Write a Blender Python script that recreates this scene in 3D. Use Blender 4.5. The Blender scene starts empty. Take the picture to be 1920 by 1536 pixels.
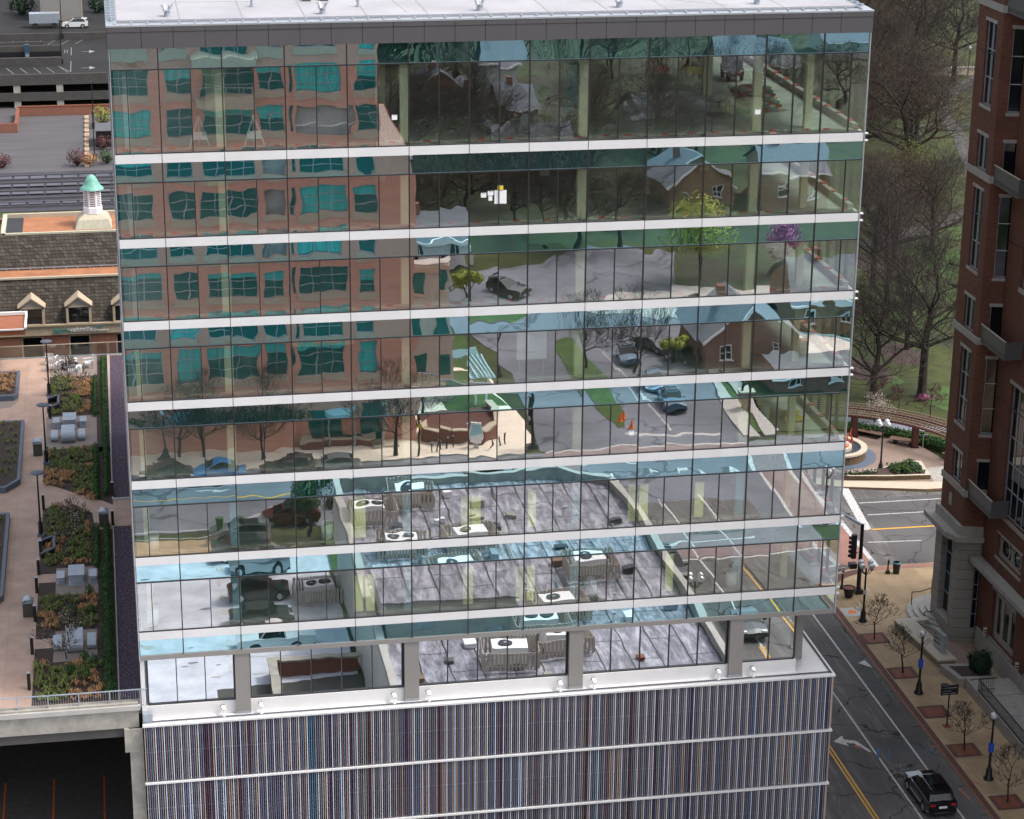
import bpy, math, random
from mathutils import Vector, Matrix
S = bpy.context.scene
# ---------------------------------------------------------------- camera
cam_d = bpy.data.cameras.new('camera'); cam = bpy.data.objects.new('camera', cam_d)
S.collection.objects.link(cam); S.camera = cam
YAW, PITCH, ROLL, FPX = .1834, .3363, .0097, 4178.9
f_ = Vector((math.sin(YAW)*math.cos(PITCH), math.cos(YAW)*math.cos(PITCH), -math.sin(PITCH)))
r_ = Vector((math.cos(YAW), -math.sin(YAW), 0)); u_ = r_.cross(f_)
r2 = math.cos(ROLL)*r_+math.sin(ROLL)*u_; u2 = -math.sin(ROLL)*r_+math.cos(ROLL)*u_
m = Matrix((r2, u2, -f_)).transposed().to_4x4(); m.translation = Vector((-2.5557, -108.4568, 24.3449))
cam.matrix_world = m
cam_d.sensor_width = 36; cam_d.lens = FPX/1920*36; cam_d.clip_start = 1; cam_d.clip_end = 5000
S.render.resolution_x, S.render.resolution_y = 1024, 819
# ---------------------------------------------------------------- world, sun, exposure
SUN_EL, SUN_AZ = math.radians(56), math.radians(112)   # azimuth measured from +Y towards +X
w = bpy.data.worlds.new("World"); S.world = w; w.use_nodes = True
nt = w.node_tree; sky = nt.nodes.new('ShaderNodeTexSky'); sky.sky_type = 'NISHITA'; sky.sun_disc = False
sky.sun_elevation = SUN_EL; sky.sun_rotation = SUN_AZ; sky.air_density = 1.0; sky.dust_density = 4.0; sky.ozone_density = .6
bg = nt.nodes['Background']; bg.inputs[1].default_value = .15; hs = nt.nodes.new('ShaderNodeHueSaturation'); hs.inputs['Saturation'].default_value = .5; nt.links.new(sky.outputs[0], hs.inputs['Color']); nt.links.new(hs.outputs[0], bg.inputs[0])
sd = bpy.data.lights.new('sun', 'SUN'); sd.energy = 1.25; sd.angle = math.radians(11); sd.color = (1, .95, .88)
so = bpy.data.objects.new('sun', sd); S.collection.objects.link(so)
sv = Vector((math.sin(SUN_AZ)*math.cos(SUN_EL), math.cos(SUN_AZ)*math.cos(SUN_EL), math.sin(SUN_EL)))
so.rotation_euler = (-sv).to_track_quat('-Z', 'Y').to_euler(); so.location = (0, -60, 90)
S.view_settings.view_transform = 'Standard'; S.view_settings.look = 'None'; S.view_settings.exposure = 1.0
S.view_settings.gamma = 1
S.cycles.max_bounces = 8; S.cycles.transparent_max_bounces = 16
R = random.Random(7)
GZ = -44.0; H = 4.264; BW = 3.05
XL, XR = -2.28, 35.93
# ---------------------------------------------------------------- materials
def col4(c): return (c[0], c[1], c[2], 1)
def newmat(n):
    m = bpy.data.materials.new(n); m.use_nodes = True
    return m, m.node_tree, m.node_tree.nodes['Principled BSDF']
def N(nt, t, **k):
    n = nt.nodes.new(t)
    for a, b in k.items(): setattr(n, a, b)
    return n
def ramp(nt, fac, stops):
    r = N(nt, 'ShaderNodeValToRGB'); e = r.color_ramp.elements
    while len(e) < len(stops): e.new(.5)
    for i, (p, c) in enumerate(stops): e[i].position = p; e[i].color = col4(c)
    nt.links.new(fac, r.inputs[0]); return r.outputs[0]
def mix(nt, fac, a, b, mode='MIX'):
    x = N(nt, 'ShaderNodeMix', data_type='RGBA', blend_type=mode)
    for s, v in ((0, fac), (6, a), (7, b)):
        if hasattr(v, 'links'): nt.links.new(v, x.inputs[s])
        else: x.inputs[s].default_value = v if s == 0 else col4(v)
    return x.outputs[2]
def coords(nt, sc=(1, 1, 1), wall=False):
    tc = N(nt, 'ShaderNodeNewGeometry'); o = tc.outputs['Position']
    if wall:
        s = N(nt, 'ShaderNodeSeparateXYZ'); nt.links.new(o, s.inputs[0])
        a = N(nt, 'ShaderNodeMath', operation='ADD'); nt.links.new(s.outputs[0], a.inputs[0]); nt.links.new(s.outputs[1], a.inputs[1])
        c = N(nt, 'ShaderNodeCombineXYZ'); nt.links.new(a.outputs[0], c.inputs[0]); nt.links.new(s.outputs[2], c.inputs[1]); o = c.outputs[0]
    mp = N(nt, 'ShaderNodeMapping'); mp.inputs['Scale'].default_value = sc; nt.links.new(o, mp.inputs[0])
    return mp.outputs[0]
def noise(nt, v, s, d=4, r=.6):
    n = N(nt, 'ShaderNodeTexNoise'); n.inputs['Scale'].default_value = s; n.inputs['Detail'].default_value = d
    n.inputs['Roughness'].default_value = r; nt.links.new(v, n.inputs['Vector']); return n.outputs['Fac']
def bump(nt, b, h, st, dist=.02):
    n = N(nt, 'ShaderNodeBump'); n.inputs['Strength'].default_value = st; n.inputs['Distance'].default_value = dist
    nt.links.new(h, n.inputs['Height']); nt.links.new(n.outputs[0], b.inputs['Normal'])
def P(n, c, rough=.6, metal=0, var=.12, sc=3, b=0, c2=None, stops=None, spec=None, stretch=(1, 1, 1)):
    m, nt, p = newmat(n); v = coords(nt, stretch)
    f = noise(nt, v, sc, 6, .65)
    c2 = c2 or tuple(min(1, x*(1+var)) for x in c); c1 = c if c2 and stops is None else c
    lo = tuple(x*(1-var) for x in c)
    nt.links.new(ramp(nt, f, stops or [(.3, lo), (.7, c2)]), p.inputs['Base Color'])
    p.inputs['Roughness'].default_value = rough; p.inputs['Metallic'].default_value = metal
    if spec is not None: p.inputs['Specular IOR Level'].default_value = spec
    if b: bump(nt, p, f, b)
    return m
def brick(n, c1, c2, mortar, w=.22, h=.075, var=.5, rough=.85, wall=True, off=.5, mw=.012, sc=(1, 1, 1)):
    m, nt, p = newmat(n); v = coords(nt, sc, wall)
    t = N(nt, 'ShaderNodeTexBrick'); t.offset = off
    for k, x in (('Color1', col4(c1)), ('Color2', col4(c2)), ('Mortar', col4(mortar))): t.inputs[k].default_value = x
    t.inputs['Scale'].default_value = 1; t.inputs['Brick Width'].default_value = w; t.inputs['Row Height'].default_value = h
    t.inputs['Mortar Size'].default_value = mw; t.inputs['Bias'].default_value = -.1
    nt.links.new(v, t.inputs['Vector'])
    g = N(nt, 'ShaderNodeNewGeometry'); f = noise(nt, g.outputs['Position'], .5, 5)
    k = ramp(nt, f, [(.3, (1-var*.5,)*3), (.7, (1,)*3)])
    nt.links.new(mix(nt, 1.0, t.outputs['Color'], k, 'MULTIPLY'), p.inputs['Base Color']); p.inputs['Roughness'].default_value = rough
    p.inputs['Specular IOR Level'].default_value = .25
    return m
def asphalt(n, c, crack=.5, c2=None, patch=.12, sc=.14):
    m, nt, p = newmat(n); v = coords(nt)
    big = noise(nt, v, .12, 3); fine = noise(nt, v, 7, 5, .8); st = noise(nt, coords(nt, (1.6, .12, 1)), 1.2, 4, .7)
    a = ramp(nt, big, [(.35, tuple(x*.8 for x in c)), (.65, c2 or tuple(x*1.25 for x in c))])
    a = mix(nt, .35, a, ramp(nt, fine, [(.3, (0, 0, 0)), (.7, (.25, .25, .25))]), 'OVERLAY')
    a = mix(nt, .5, a, ramp(nt, st, [(.48, (.35, .33, .33)), (.62, (1, 1, 1))]), 'MULTIPLY') if patch else a
    vo = N(nt, 'ShaderNodeTexVoronoi', feature='DISTANCE_TO_EDGE'); vo.inputs['Scale'].default_value = sc
    wv = N(nt, 'ShaderNodeVectorMath', operation='ADD'); nz = N(nt, 'ShaderNodeTexNoise'); nz.inputs['Scale'].default_value = .6
    nt.links.new(v, nz.inputs['Vector']); sc2 = N(nt, 'ShaderNodeVectorMath', operation='SCALE'); sc2.inputs['Scale'].default_value = 2.2
    nt.links.new(nz.outputs['Color'], sc2.inputs[0]); nt.links.new(v, wv.inputs[0]); nt.links.new(sc2.outputs[0], wv.inputs[1]); nt.links.new(wv.outputs[0], vo.inputs['Vector'])
    cr = ramp(nt, vo.outputs['Distance'], [(.006, (1-crack,)*3), (.014, (1, 1, 1))])
    a = mix(nt, 1.0, a, cr, 'MULTIPLY')
    nt.links.new(a, p.inputs['Base Color']); p.inputs['Roughness'].default_value = .8; p.inputs['Specular IOR Level'].default_value = .3
    bump(nt, p, fine, .2, .01); return m
def paver(n, c1, c2, mortar, w, h, rot=0, mw=.012):
    m, nt, p = newmat(n); v = coords(nt)
    mp = N(nt, 'ShaderNodeMapping'); mp.inputs['Rotation'].default_value = (0, 0, rot); nt.links.new(v, mp.inputs[0])
    t = N(nt, 'ShaderNodeTexBrick'); t.offset = 0
    for k, x in (('Color1', col4(c1)), ('Color2', col4(c2)), ('Mortar', col4(mortar))): t.inputs[k].default_value = x
    t.inputs['Scale'].default_value = 1; t.inputs['Brick Width'].default_value = w; t.inputs['Row Height'].default_value = h; t.inputs['Mortar Size'].default_value = mw
    nt.links.new(mp.outputs[0], t.inputs['Vector']); f = noise(nt, v, .7, 5)
    nt.links.new(mix(nt, 1.0, t.outputs['Color'], ramp(nt, f, [(.3, (.72, .7, .68)), (.7, (1, 1, 1))]), 'MULTIPLY'), p.inputs['Base Color'])
    p.inputs['Roughness'].default_value = .75; return m
def glass(n, refl, tint, fac, solid=None):
    m = bpy.data.materials.new(n); m.use_nodes = True; nt = m.node_tree; nt.nodes.clear()
    o = N(nt, 'ShaderNodeOutputMaterial'); g = N(nt, 'ShaderNodeBsdfGlossy'); g.inputs['Roughness'].default_value = 0; g.inputs['Color'].default_value = col4(refl)
    if solid: t = N(nt, 'ShaderNodeBsdfDiffuse'); t.inputs['Color'].default_value = col4(solid)
    else: t = N(nt, 'ShaderNodeBsdfTransparent'); t.inputs['Color'].default_value = col4(tint)
    x = N(nt, 'ShaderNodeMixShader'); x.inputs[0].default_value = fac
    nt.links.new(t.outputs[0], x.inputs[1]); nt.links.new(g.outputs[0], x.inputs[2]); nt.links.new(x.outputs[0], o.inputs[0]); return m
def gloss(n, c, rough=.1, metal=0, coat=0):
    m, nt, p = newmat(n); v = coords(nt); f = noise(nt, v, 5, 3)
    nt.links.new(ramp(nt, f, [(.3, tuple(x*.92 for x in c)), (.7, c)]), p.inputs['Base Color'])
    p.inputs['Roughness'].default_value = rough; p.inputs['Metallic'].default_value = metal; p.inputs['Coat Weight'].default_value = coat; p.inputs['Coat Roughness'].default_value = .03
    return m
def emit(n, c, s):
    m, nt, p = newmat(n); p.inputs['Base Color'].default_value = col4(c); p.inputs['Emission Color'].default_value = col4(c); p.inputs['Emission Strength'].default_value = s; return m
M = dict(
 vision=glass('vision_glass', (1, .99, .98), (.90, 1, .97), .52),
 spandrel=glass('spandrel_glass', (.58, .86, .93), None, .80, (.03, .09, .09)),
 lobbyglass=glass('lobby_glass', (.93, .97, .99), (.75, .9, .88), .76),
 sideglass=glass('side_glass', (.8, .9, .88), (.84, .94, .90), .12),
 darkglass=gloss('dark_window_glass', (.008, .010, .012), .04),
 tealglass=gloss('teal_window_glass', (.01, .14, .13), .05),
 tealcurt=P('teal_curtained_glass', (.06, .5, .47), .25, stretch=(6, 6, .3), sc=1.2, var=.35),
 white=P('white_metal_panel', (.69, .68, .675), .35, var=.05, sc=.6),
 fascia=P('grey_metal_fascia', (.085, .08, .085), .45, var=.06, sc=.5),
 mullion=P('dark_mullion', (.022, .02, .022), .4),
 alum=P('aluminium', (.5, .52, .55), .35, .6),
 colgrey=P('beige_grey_cladding', (.25, .235, .22), .5, var=.03),
 roofw=P('white_roof_membrane', (.35, .34, .36), .6, var=.14, sc=.35),
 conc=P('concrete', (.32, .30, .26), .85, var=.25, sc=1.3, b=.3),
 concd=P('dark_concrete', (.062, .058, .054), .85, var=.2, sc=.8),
 concl=P('light_concrete', (.40, .385, .36), .8, var=.12, sc=1),
 intfloor=P('interior_slab', (.36, .39, .33), .5, var=.3, sc=.5),
 intwall=P('interior_core', (.22, .25, .24), .8, var=.4, sc=.4),
 intceil=P('interior_ceiling', (.55, .56, .54), .9),
 cream=P('cream_column', (.86, .82, .55), .6, var=.05),
 yellowsheet=P('yellow_sheet', (.88, .86, .38), .6, var=.06),
 cyanfilm=P('pale_blue_film', (.35, .62, .68), .3, var=.06),
 red=P('red_paint', (.55, .05, .03), .5), orange=P('orange_paint', (.75, .16, .02), .5), yellow=P('yellow_paint', (.72, .55, .03), .5),
 bluem=P('utility_mark_blue', (.05, .10, .2), .8), orangem=P('utility_mark_orange', (.35, .12, .06), .8), blue=P('blue_paint', (.02, .09, .6), .5), tealp=P('teal_paint', (.03, .32, .34), .5), whitep=P('white_paint', (.8, .8, .8), .5, var=.04), green=P('sign_green', (.01, .28, .16), .5),
 black=P('black_metal', (.012, .012, .014), .4), rubber=P('rubber', (.012, .012, .012), .8), chrome=P('chrome', (.6, .6, .62), .15, 1),
 steel=P('galvanised_steel', (.36, .40, .45), .4, .4), slate=P('slate_blue_edging', (.10, .12, .16), .6),
 brickT=brick('brown_red_brick', (.72, .33, .24), (.65, .29, .21), (.68, .44, .35), var=.2),
 brickD=brick('dark_red_brick', (.17, .062, .038), (.115, .04, .026), (.12, .075, .06), w=.3, h=.11, var=.35),
 brickM=brick('orange_red_brick', (.26, .085, .05), (.19, .055, .036), (.27, .17, .13), var=.3),
 brickH=brick('house_brick', (.24, .09, .06), (.2, .07, .05), (.3, .22, .18)), bricktan=brick('tan_house_brick', (.33, .22, .13), (.28, .18, .1), (.35, .27, .2)),
 stone=brick('limestone_blocks', (.30, .275, .24), (.27, .245, .215), (.10, .085, .075), w=40, h=.75, var=.25, mw=.02),
 stonep=P('limestone', (.30, .275, .245), .8, var=.12, sc=1.5), trim=P('tan_stone_trim', (.44, .35, .25), .8, var=.1), tantrim=P('tan_lintel', (.50, .42, .32), .8, var=.08),
 shingle=brick('brown_shingles', (.045, .037, .03), (.105, .09, .075), (.015, .012, .01), w=.33, h=.24, var=.35, off=.37, mw=.02),
 orangegravel=P('orange_gravel', (.33, .14, .065), .9, var=.25, sc=.9, b=.3), darkfelt=P('dark_roofing_felt', (.03, .03, .036), .8, var=.25),
 deckpink=paver('pink_deck_concrete', (.50, .345, .27), (.475, .325, .25), (.36, .24, .19), 3.2, 2.6), patio=P('grey_patio_concrete', (.24, .19, .165), .8, var=.1),
 mulch=P('brown_mulch', (.055, .035, .028), .95, var=.6, sc=9, b=.8), purple=P('purple_gravel', (.10, .07, .10), .95, sc=7, b=.8, stops=[(.35, (.02, .012, .022)), (.52, (.07, .045, .07)), (.66, (.18, .14, .18)), (.74, (.5, .45, .5))]),
 plank=P('stained_cedar', (.30, .10, .045), .6, stretch=(.3, 6, 6), var=.35),
 road=asphalt('worn_road_asphalt', (.2, .187, .18), .8, sc=.2), road2=asphalt('side_road_asphalt', (.12, .115, .115), .4, patch=0), roadR=asphalt('front_road_asphalt', (.20, .21, .245), .5, patch=0, sc=.08),
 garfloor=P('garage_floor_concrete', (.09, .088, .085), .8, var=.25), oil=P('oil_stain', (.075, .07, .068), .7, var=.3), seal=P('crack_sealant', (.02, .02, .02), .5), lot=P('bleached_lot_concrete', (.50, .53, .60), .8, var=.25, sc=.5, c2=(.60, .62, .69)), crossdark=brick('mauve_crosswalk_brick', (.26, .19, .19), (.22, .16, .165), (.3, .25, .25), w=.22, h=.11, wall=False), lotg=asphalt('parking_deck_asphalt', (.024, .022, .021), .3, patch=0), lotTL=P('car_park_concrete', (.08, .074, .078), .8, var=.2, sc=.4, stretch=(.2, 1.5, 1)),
 white_line=P('worn_white_line', (.5, .49, .48), .7, var=.25, sc=5, stops=[(.36, (.16, .155, .15)), (.46, (.5, .49, .48))]), yellow_line=P('worn_yellow_line', (.62, .33, .03), .7, var=.2, sc=4),
 paveTan=paver('tan_sidewalk_concrete', (.44, .32, .185), (.38, .27, .155), (.2, .14, .09), 1.5, 1.5, .0), paveT2=P('pale_front_sidewalk', (.78, .69, .57), .8, var=.08),
 paveRed=brick('red_paver_band', (.17, .075, .06), (.12, .06, .055), (.1, .07, .06), w=.2, h=.1, wall=False), crossbrick=brick('crosswalk_brick', (.34, .17, .13), (.29, .14, .11), (.3, .2, .17), w=.22, h=.11, wall=False),
 grate=P('rusty_grate', (.20, .06, .03), .7, var=.3, sc=6), plaza=P('plaza_brown_concrete', (.23, .165, .13), .8, var=.12, sc=.8), plazaG=P('pale_flagstone', (.33, .31, .28), .8, var=.2),
 rockwall=brick('fieldstone', (.17, .115, .07), (.10, .07, .045), (.05, .04, .03), w=.4, h=.16, var=.5), cap=P('cream_cap_stone', (.46, .40, .31), .7, var=.08),
 pergola=P('rust_pergola_steel', (.075, .022, .016), .6, var=.2), pergtop=P('pale_pergola_batten', (.36, .27, .22), .6), wood=P('weathered_teak', (.19, .12, .08), .7, stretch=(1, 8, 8), var=.25),
 grass=P('park_grass', (.05, .075, .018), .95, sc=.12, stops=[(.3, (.011, .015, .004)), (.45, (.027, .036, .006)), (.6, (.05, .06, .01)), (.75, (.04, .026, .011))], b=.2), gardens=P('garden_lawn', (.04, .05, .02), .95, sc=.09, stops=[(.35, (.035, .028, .02)), (.5, (.036, .05, .022)), (.65, (.045, .075, .026))]), lawn=P('bright_lawn', (.045, .085, .016), .95, var=.35, sc=.8, b=.3),
 bark=P('dark_bark', (.026, .02, .016), .9, var=.3, sc=6), barkR=P('grey_twigs', (.034, .025, .021), .9, var=.3, sc=3), barkB=P('brown_twigs', (.042, .026, .018), .9, var=.3, sc=3),
 leafD=P('dark_boxwood', (.03, .085, .015), .8, var=.6, sc=6), leafG=P('ivy_green', (.035, .085, .025), .8, var=.6, sc=3), leafY=P('spring_green', (.26, .30, .04), .8, var=.4, sc=2), leafO=P('olive_buds', (.13, .11, .025), .8, var=.4), leafP=P('magenta_blossom', (.33, .09, .22), .8, var=.4), leafR=P('red_maple_buds', (.11, .035, .035), .8, var=.4), blossom=P('pale_blossom', (.75, .62, .55), .8), evergreen=P('evergreen', (.012, .035, .012), .9, var=.5, sc=3),
 tuftG=P('green_sedge', (.14, .17, .045), .8, var=.5, sc=3), tuftB=P('tawny_sedge', (.40, .22, .10), .8, var=.4, sc=3),
 clearglass=glass('clear_balustrade_glass', (.9, .95, .95), (.9, .95, .93), .07),
 globe=P('frosted_globe', (.62, .64, .66), .15), water=gloss('fountain_water', (.05, .06, .08), .05),
 roofing=None, greyroof=P('blue_grey_shingles', (.14, .16, .19), .85, var=.15, sc=2.5), whiteround=P('pale_gravel_patch', (.6, .56, .52), .9, var=.2, sc=3),
 beige=P('beige_stucco', (.45, .46, .42), .8, var=.06), hvac=P('pale_hvac_casing', (.82, .83, .84), .5, var=.05), slat=P('beige_screen_slat', (.5, .44, .38), .7, var=.15),
 teald=P('tile_teal', (.1, .25, .22), .6), cupwhite=P('white_cupola_paint', (.82, .80, .86), .5, var=.04), copper=P('verdigris_copper', (.16, .40, .33), .5, var=.3, sc=2), cupbase=P('cream_cupola_base', (.46, .46, .36), .7, var=.15),
 rail=P('dark_rail_bed', (.035, .032, .042), .6, var=.4, sc=1), railtop=P('rail_panel', (.07, .065, .085), .35, var=.4, sc=1.5, stretch=(.15, 2, 1)),
 fin_w=P('fin_pale_lavender', (.58, .62, .72), .5, var=.03), fin_b=P('fin_beige', (.42, .32, .26), .5, var=.03), fin_p=P('fin_mauve', (.15, .12, .16), .5), fin_u=P('fin_steel_blue', (.15, .19, .27), .5), fin_m=P('fin_maroon', (.09, .04, .07), .5), fin_t=P('fin_teal_blue', (.06, .16, .26), .5), fin_g=P('fin_grey_green', (.26, .29, .28), .5), finback=P('screen_backing', (.016, .017, .03), .6, var=.3, sc=2), backslat=P('garage_spandrel', (.08, .08, .10), .6),
 carblack=gloss('black_car_paint', (.006, .007, .008), .12, .3, 1), carwhite=gloss('white_car_paint', (.7, .7, .7), .2, 0, 1), carblue=gloss('blue_car_paint', (.07, .14, .22), .2, .4, 1), carsilver=gloss('silver_car_paint', (.33, .38, .4), .25, .7, 1), cargrey=gloss('grey_car_paint', (.06, .07, .07), .2, .5, 1), carmaroon=gloss('maroon_car_paint', (.10, .012, .015), .2, .3, 1), carbright=gloss('bright_blue_car_paint', (.03, .22, .5), .2, 0, 1),
 tail=gloss('tail_lamp', (.45, .02, .015), .15), head=gloss('head_lamp', (.7, .72, .75), .08))
def roofing():
    m, nt, p = newmat('lavender_roll_roofing'); v = coords(nt)
    nz = N(nt, 'ShaderNodeTexNoise'); nz.inputs['Scale'].default_value = .35; nt.links.new(v, nz.inputs['Vector'])
    s = N(nt, 'ShaderNodeVectorMath', operation='SCALE'); s.inputs['Scale'].default_value = .35; nt.links.new(nz.outputs['Color'], s.inputs[0])
    a = N(nt, 'ShaderNodeVectorMath', operation='ADD'); nt.links.new(v, a.inputs[0]); nt.links.new(s.outputs[0], a.inputs[1])
    mp = N(nt, 'ShaderNodeMapping'); mp.inputs['Rotation'].default_value = (0, 0, math.pi/2); nt.links.new(a.outputs[0], mp.inputs[0])
    t = N(nt, 'ShaderNodeTexBrick'); t.offset = .43
    for k, x in (('Color1', (.40, .395, .45, 1)), ('Color2', (.30, .295, .345, 1)), ('Mortar', (.03, .03, .035, 1))): t.inputs[k].default_value = x
    t.inputs['Scale'].default_value = 1; t.inputs['Brick Width'].default_value = 5; t.inputs['Row Height'].default_value = 1.9; t.inputs['Mortar Size'].default_value = .05
    nt.links.new(mp.outputs[0], t.inputs['Vector'])
    st = noise(nt, coords(nt, (2.2, .5, 1)), 1.0, 6, .75)
    nt.links.new(mix(nt, .85, t.outputs['Color'], ramp(nt, st, [(.36, (.14, .13, .14)), (.5, (.6, .58, .6)), (.62, (1.25, 1.25, 1.25))]), 'MULTIPLY'), p.inputs['Base Color'])
    p.inputs['Roughness'].default_value = .5; return m
M['roofing'] = roofing()
# ---------------------------------------------------------------- mesh builder
class MB:
    def __init__(s): s.v = []; s.f = []; s.m = []; s.ms = []; s.sm = False
    def mi(s, m):
        if m not in s.ms: s.ms.append(m)
        return s.ms.index(m)
    def face(s, pts, m='white'):
        n = len(s.v); s.v += [tuple(p) for p in pts]; s.f.append(tuple(range(n, n+len(pts)))); s.m.append(s.mi(m)); return s
    def box(s, x0, y0, z0, x1, y1, z1, m='white', skip=''):
        if x0 > x1: x0, x1 = x1, x0
        if y0 > y1: y0, y1 = y1, y0
        if z0 > z1: z0, z1 = z1, z0
        n = len(s.v); s.v += [(x0, y0, z0), (x1, y0, z0), (x1, y1, z0), (x0, y1, z0), (x0, y0, z1), (x1, y0, z1), (x1, y1, z1), (x0, y1, z1)]
        for k, q in zip('btfrkl', ((3, 2, 1, 0), (4, 5, 6, 7), (0, 1, 5, 4), (1, 2, 6, 5), (2, 3, 7, 6), (3, 0, 4, 7))):
            if k in skip: continue
            s.f.append(tuple(n+i for i in q)); s.m.append(s.mi(m))
        return s
    def bar(s, a, b, w, h, m='white', up=(0, 0, 1)):
        a = Vector(a); b = Vector(b); d = (b-a).normalized(); u = Vector(up)
        if abs(d.dot(u)) > .98: u = Vector((0, 1, 0))
        x = d.cross(u).normalized()*w/2; y = x.cross(d).normalized()*h/2
        n = len(s.v)
        for p in (a, b): s.v += [tuple(p-x-y), tuple(p+x-y), tuple(p+x+y), tuple(p-x+y)]
        for q in ((3, 2, 1, 0), (4, 5, 6, 7), (0, 1, 5, 4), (1, 2, 6, 5), (2, 3, 7, 6), (3, 0, 4, 7)): s.f.append(tuple(n+i for i in q)); s.m.append(s.mi(m))
        return s
    def cyl(s, a, b, r0, r1=None, n=8, m='white', caps=True):
        r1 = r0 if r1 is None else r1; a = Vector(a); b = Vector(b); d = (b-a).normalized()
        u = Vector((0, 0, 1)) if abs(d.z) < .95 else Vector((1, 0, 0)); x = d.cross(u).normalized(); y = d.cross(x)
        k = len(s.v)
        for p, r in ((a, r0), (b, r1)):
            for i in range(n):
                t = 2*math.pi*i/n; s.v.append(tuple(p+x*math.cos(t)*r+y*math.sin(t)*r))
        for i in range(n):
            j = (i+1) % n; s.f.append((k+j, k+i, k+n+i, k+n+j)); s.m.append(s.mi(m))
        if caps and n > 3:
            s.f.append(tuple(k+i for i in range(n))); s.m.append(s.mi(m)); s.f.append(tuple(k+n+i for i in reversed(range(n)))); s.m.append(s.mi(m))
        return s
    def lathe(s, prof, c=(0, 0), n=16, m='white', a0=0, a1=None, rx=1, ry=1):
        full = a1 is None; a1 = 2*math.pi if full else a1; k = len(s.v); q = n if full else n+1
        for r, z in prof:
            for i in range(q):
                t = a0+(a1-a0)*i/n; s.v.append((c[0]+r*rx*math.cos(t), c[1]+r*ry*math.sin(t), z))
        for j in range(len(prof)-1):
            for i in range(n):
                i2 = (i+1) % q; s.f.append((k+j*q+i, k+j*q+i2, k+(j+1)*q+i2, k+(j+1)*q+i)); s.m.append(s.mi(m))
        return s
    def prism(s, poly, z0, z1, m='white', side=None):
        n = len(poly); s.face([(x, y, z1) for x, y in poly], m)
        for i in range(n):
            a = poly[i]; b = poly[(i+1) % n]; s.face([(a[0], a[1], z0), (b[0], b[1], z0), (b[0], b[1], z1), (a[0], a[1], z1)], side or m)
        return s
    def sheet(s, poly, z, m): return s.face([(x, y, z) for x, y in poly], m)
    def build(s, name, parent=None, world=True, smooth=False):
        off = Vector((0, 0, 0)); p = parent
        while p is not None and world: off += p.location; p = p.parent
        me = bpy.data.meshes.new(name)
        me.from_pydata([(a-off.x, b-off.y, c-off.z) for a, b, c in s.v], [], s.f)
        for k in s.ms: me.materials.append(M[k])
        me.polygons.foreach_set('material_index', s.m)
        if smooth: me.polygons.foreach_set('use_smooth', [True]*len(s.f))
        me.update(); o = bpy.data.objects.new(name, me); S.collection.objects.link(o); o.parent = parent
        return o
def tag(o, label=None, cat=None, group=None, kind=None):
    if label: o['label'] = label
    if cat: o['category'] = cat
    if group: o['group'] = group
    if kind: o['kind'] = kind
    return o
def thing(name, loc, label, cat, group=None, rz=0):
    o = bpy.data.objects.new(name, None); S.collection.objects.link(o); o.location = loc; o.rotation_euler = (0, 0, rz)
    o.empty_display_size = .5; return tag(o, label, cat, group)
def struct(name, mb, smooth=False): return tag(mb.build(name, smooth=smooth), kind='structure')
def copy_tree(o, parent=None):
    c = o.copy(); S.collection.objects.link(c); c.parent = parent
    for ch in list(o.children): copy_tree(ch, c)
    return c
class Kind:
    """one prototype; the first placement uses it, later ones copy it part by part"""
    def __init__(s, fn): s.fn = fn; s.o = None; s.used = False
    def put(s, loc, label, cat, group=None, rz=0, sc=1):
        if s.o is None: s.o = s.fn()
        o = s.o if not s.used else copy_tree(s.o); s.used = True
        o.location = loc; o.rotation_euler = (0, 0, rz); o.scale = (sc, sc, sc); 
        if 'group' in o: del o['group']
        return tag(o, label, cat, group)
def wall(mb, fm, u0, u1, z0, z1, holes, mat, depth=.18, jamb=None):
    us = sorted({u0, u1} | {h[0] for h in holes} | {h[1] for h in holes}); zs = sorted({z0, z1} | {h[2] for h in holes} | {h[3] for h in holes})
    us = [u for u in us if u0 <= u <= u1]; zs = [z for z in zs if z0 <= z <= z1]
    for a, b in zip(us, us[1:]):
        run = None
        for c, d in zip(zs, zs[1:]):
            cu, cz = (a+b)/2, (c+d)/2
            if any(h[0] < cu < h[1] and h[2] < cz < h[3] for h in holes):
                if run: mb.face([fm(a, run[0], 0), fm(b, run[0], 0), fm(b, run[1], 0), fm(a, run[1], 0)], mat); run = None
            else: run = (run[0] if run else c, d)
        if run: mb.face([fm(a, run[0], 0), fm(b, run[0], 0), fm(b, run[1], 0), fm(a, run[1], 0)], mat)
    for h in holes:
        a, b, c, d = h[:4]; j = jamb or mat
        for p, q in (((a, c), (b, c)), ((b, c), (b, d)), ((b, d), (a, d)), ((a, d), (a, c))):
            mb.face([fm(p[0], p[1], 0), fm(q[0], q[1], 0), fm(q[0], q[1], depth), fm(p[0], p[1], depth)], j)
def fbar(mb, fm, a, b, c, d, d0, d1, mat):
    """solid bar on a facade: u a..b, z c..d, depth d0..d1 (negative = proud)"""
    p = [fm(u, z, k) for k in (d0, d1) for u, z in ((a, c), (b, c), (b, d), (a, d))]
    for q in ((0, 1, 2, 3), (7, 6, 5, 4), (0, 4, 5, 1), (1, 5, 6, 2), (2, 6, 7, 3), (3, 7, 4, 0)): mb.face([p[i] for i in q], mat)
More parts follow.
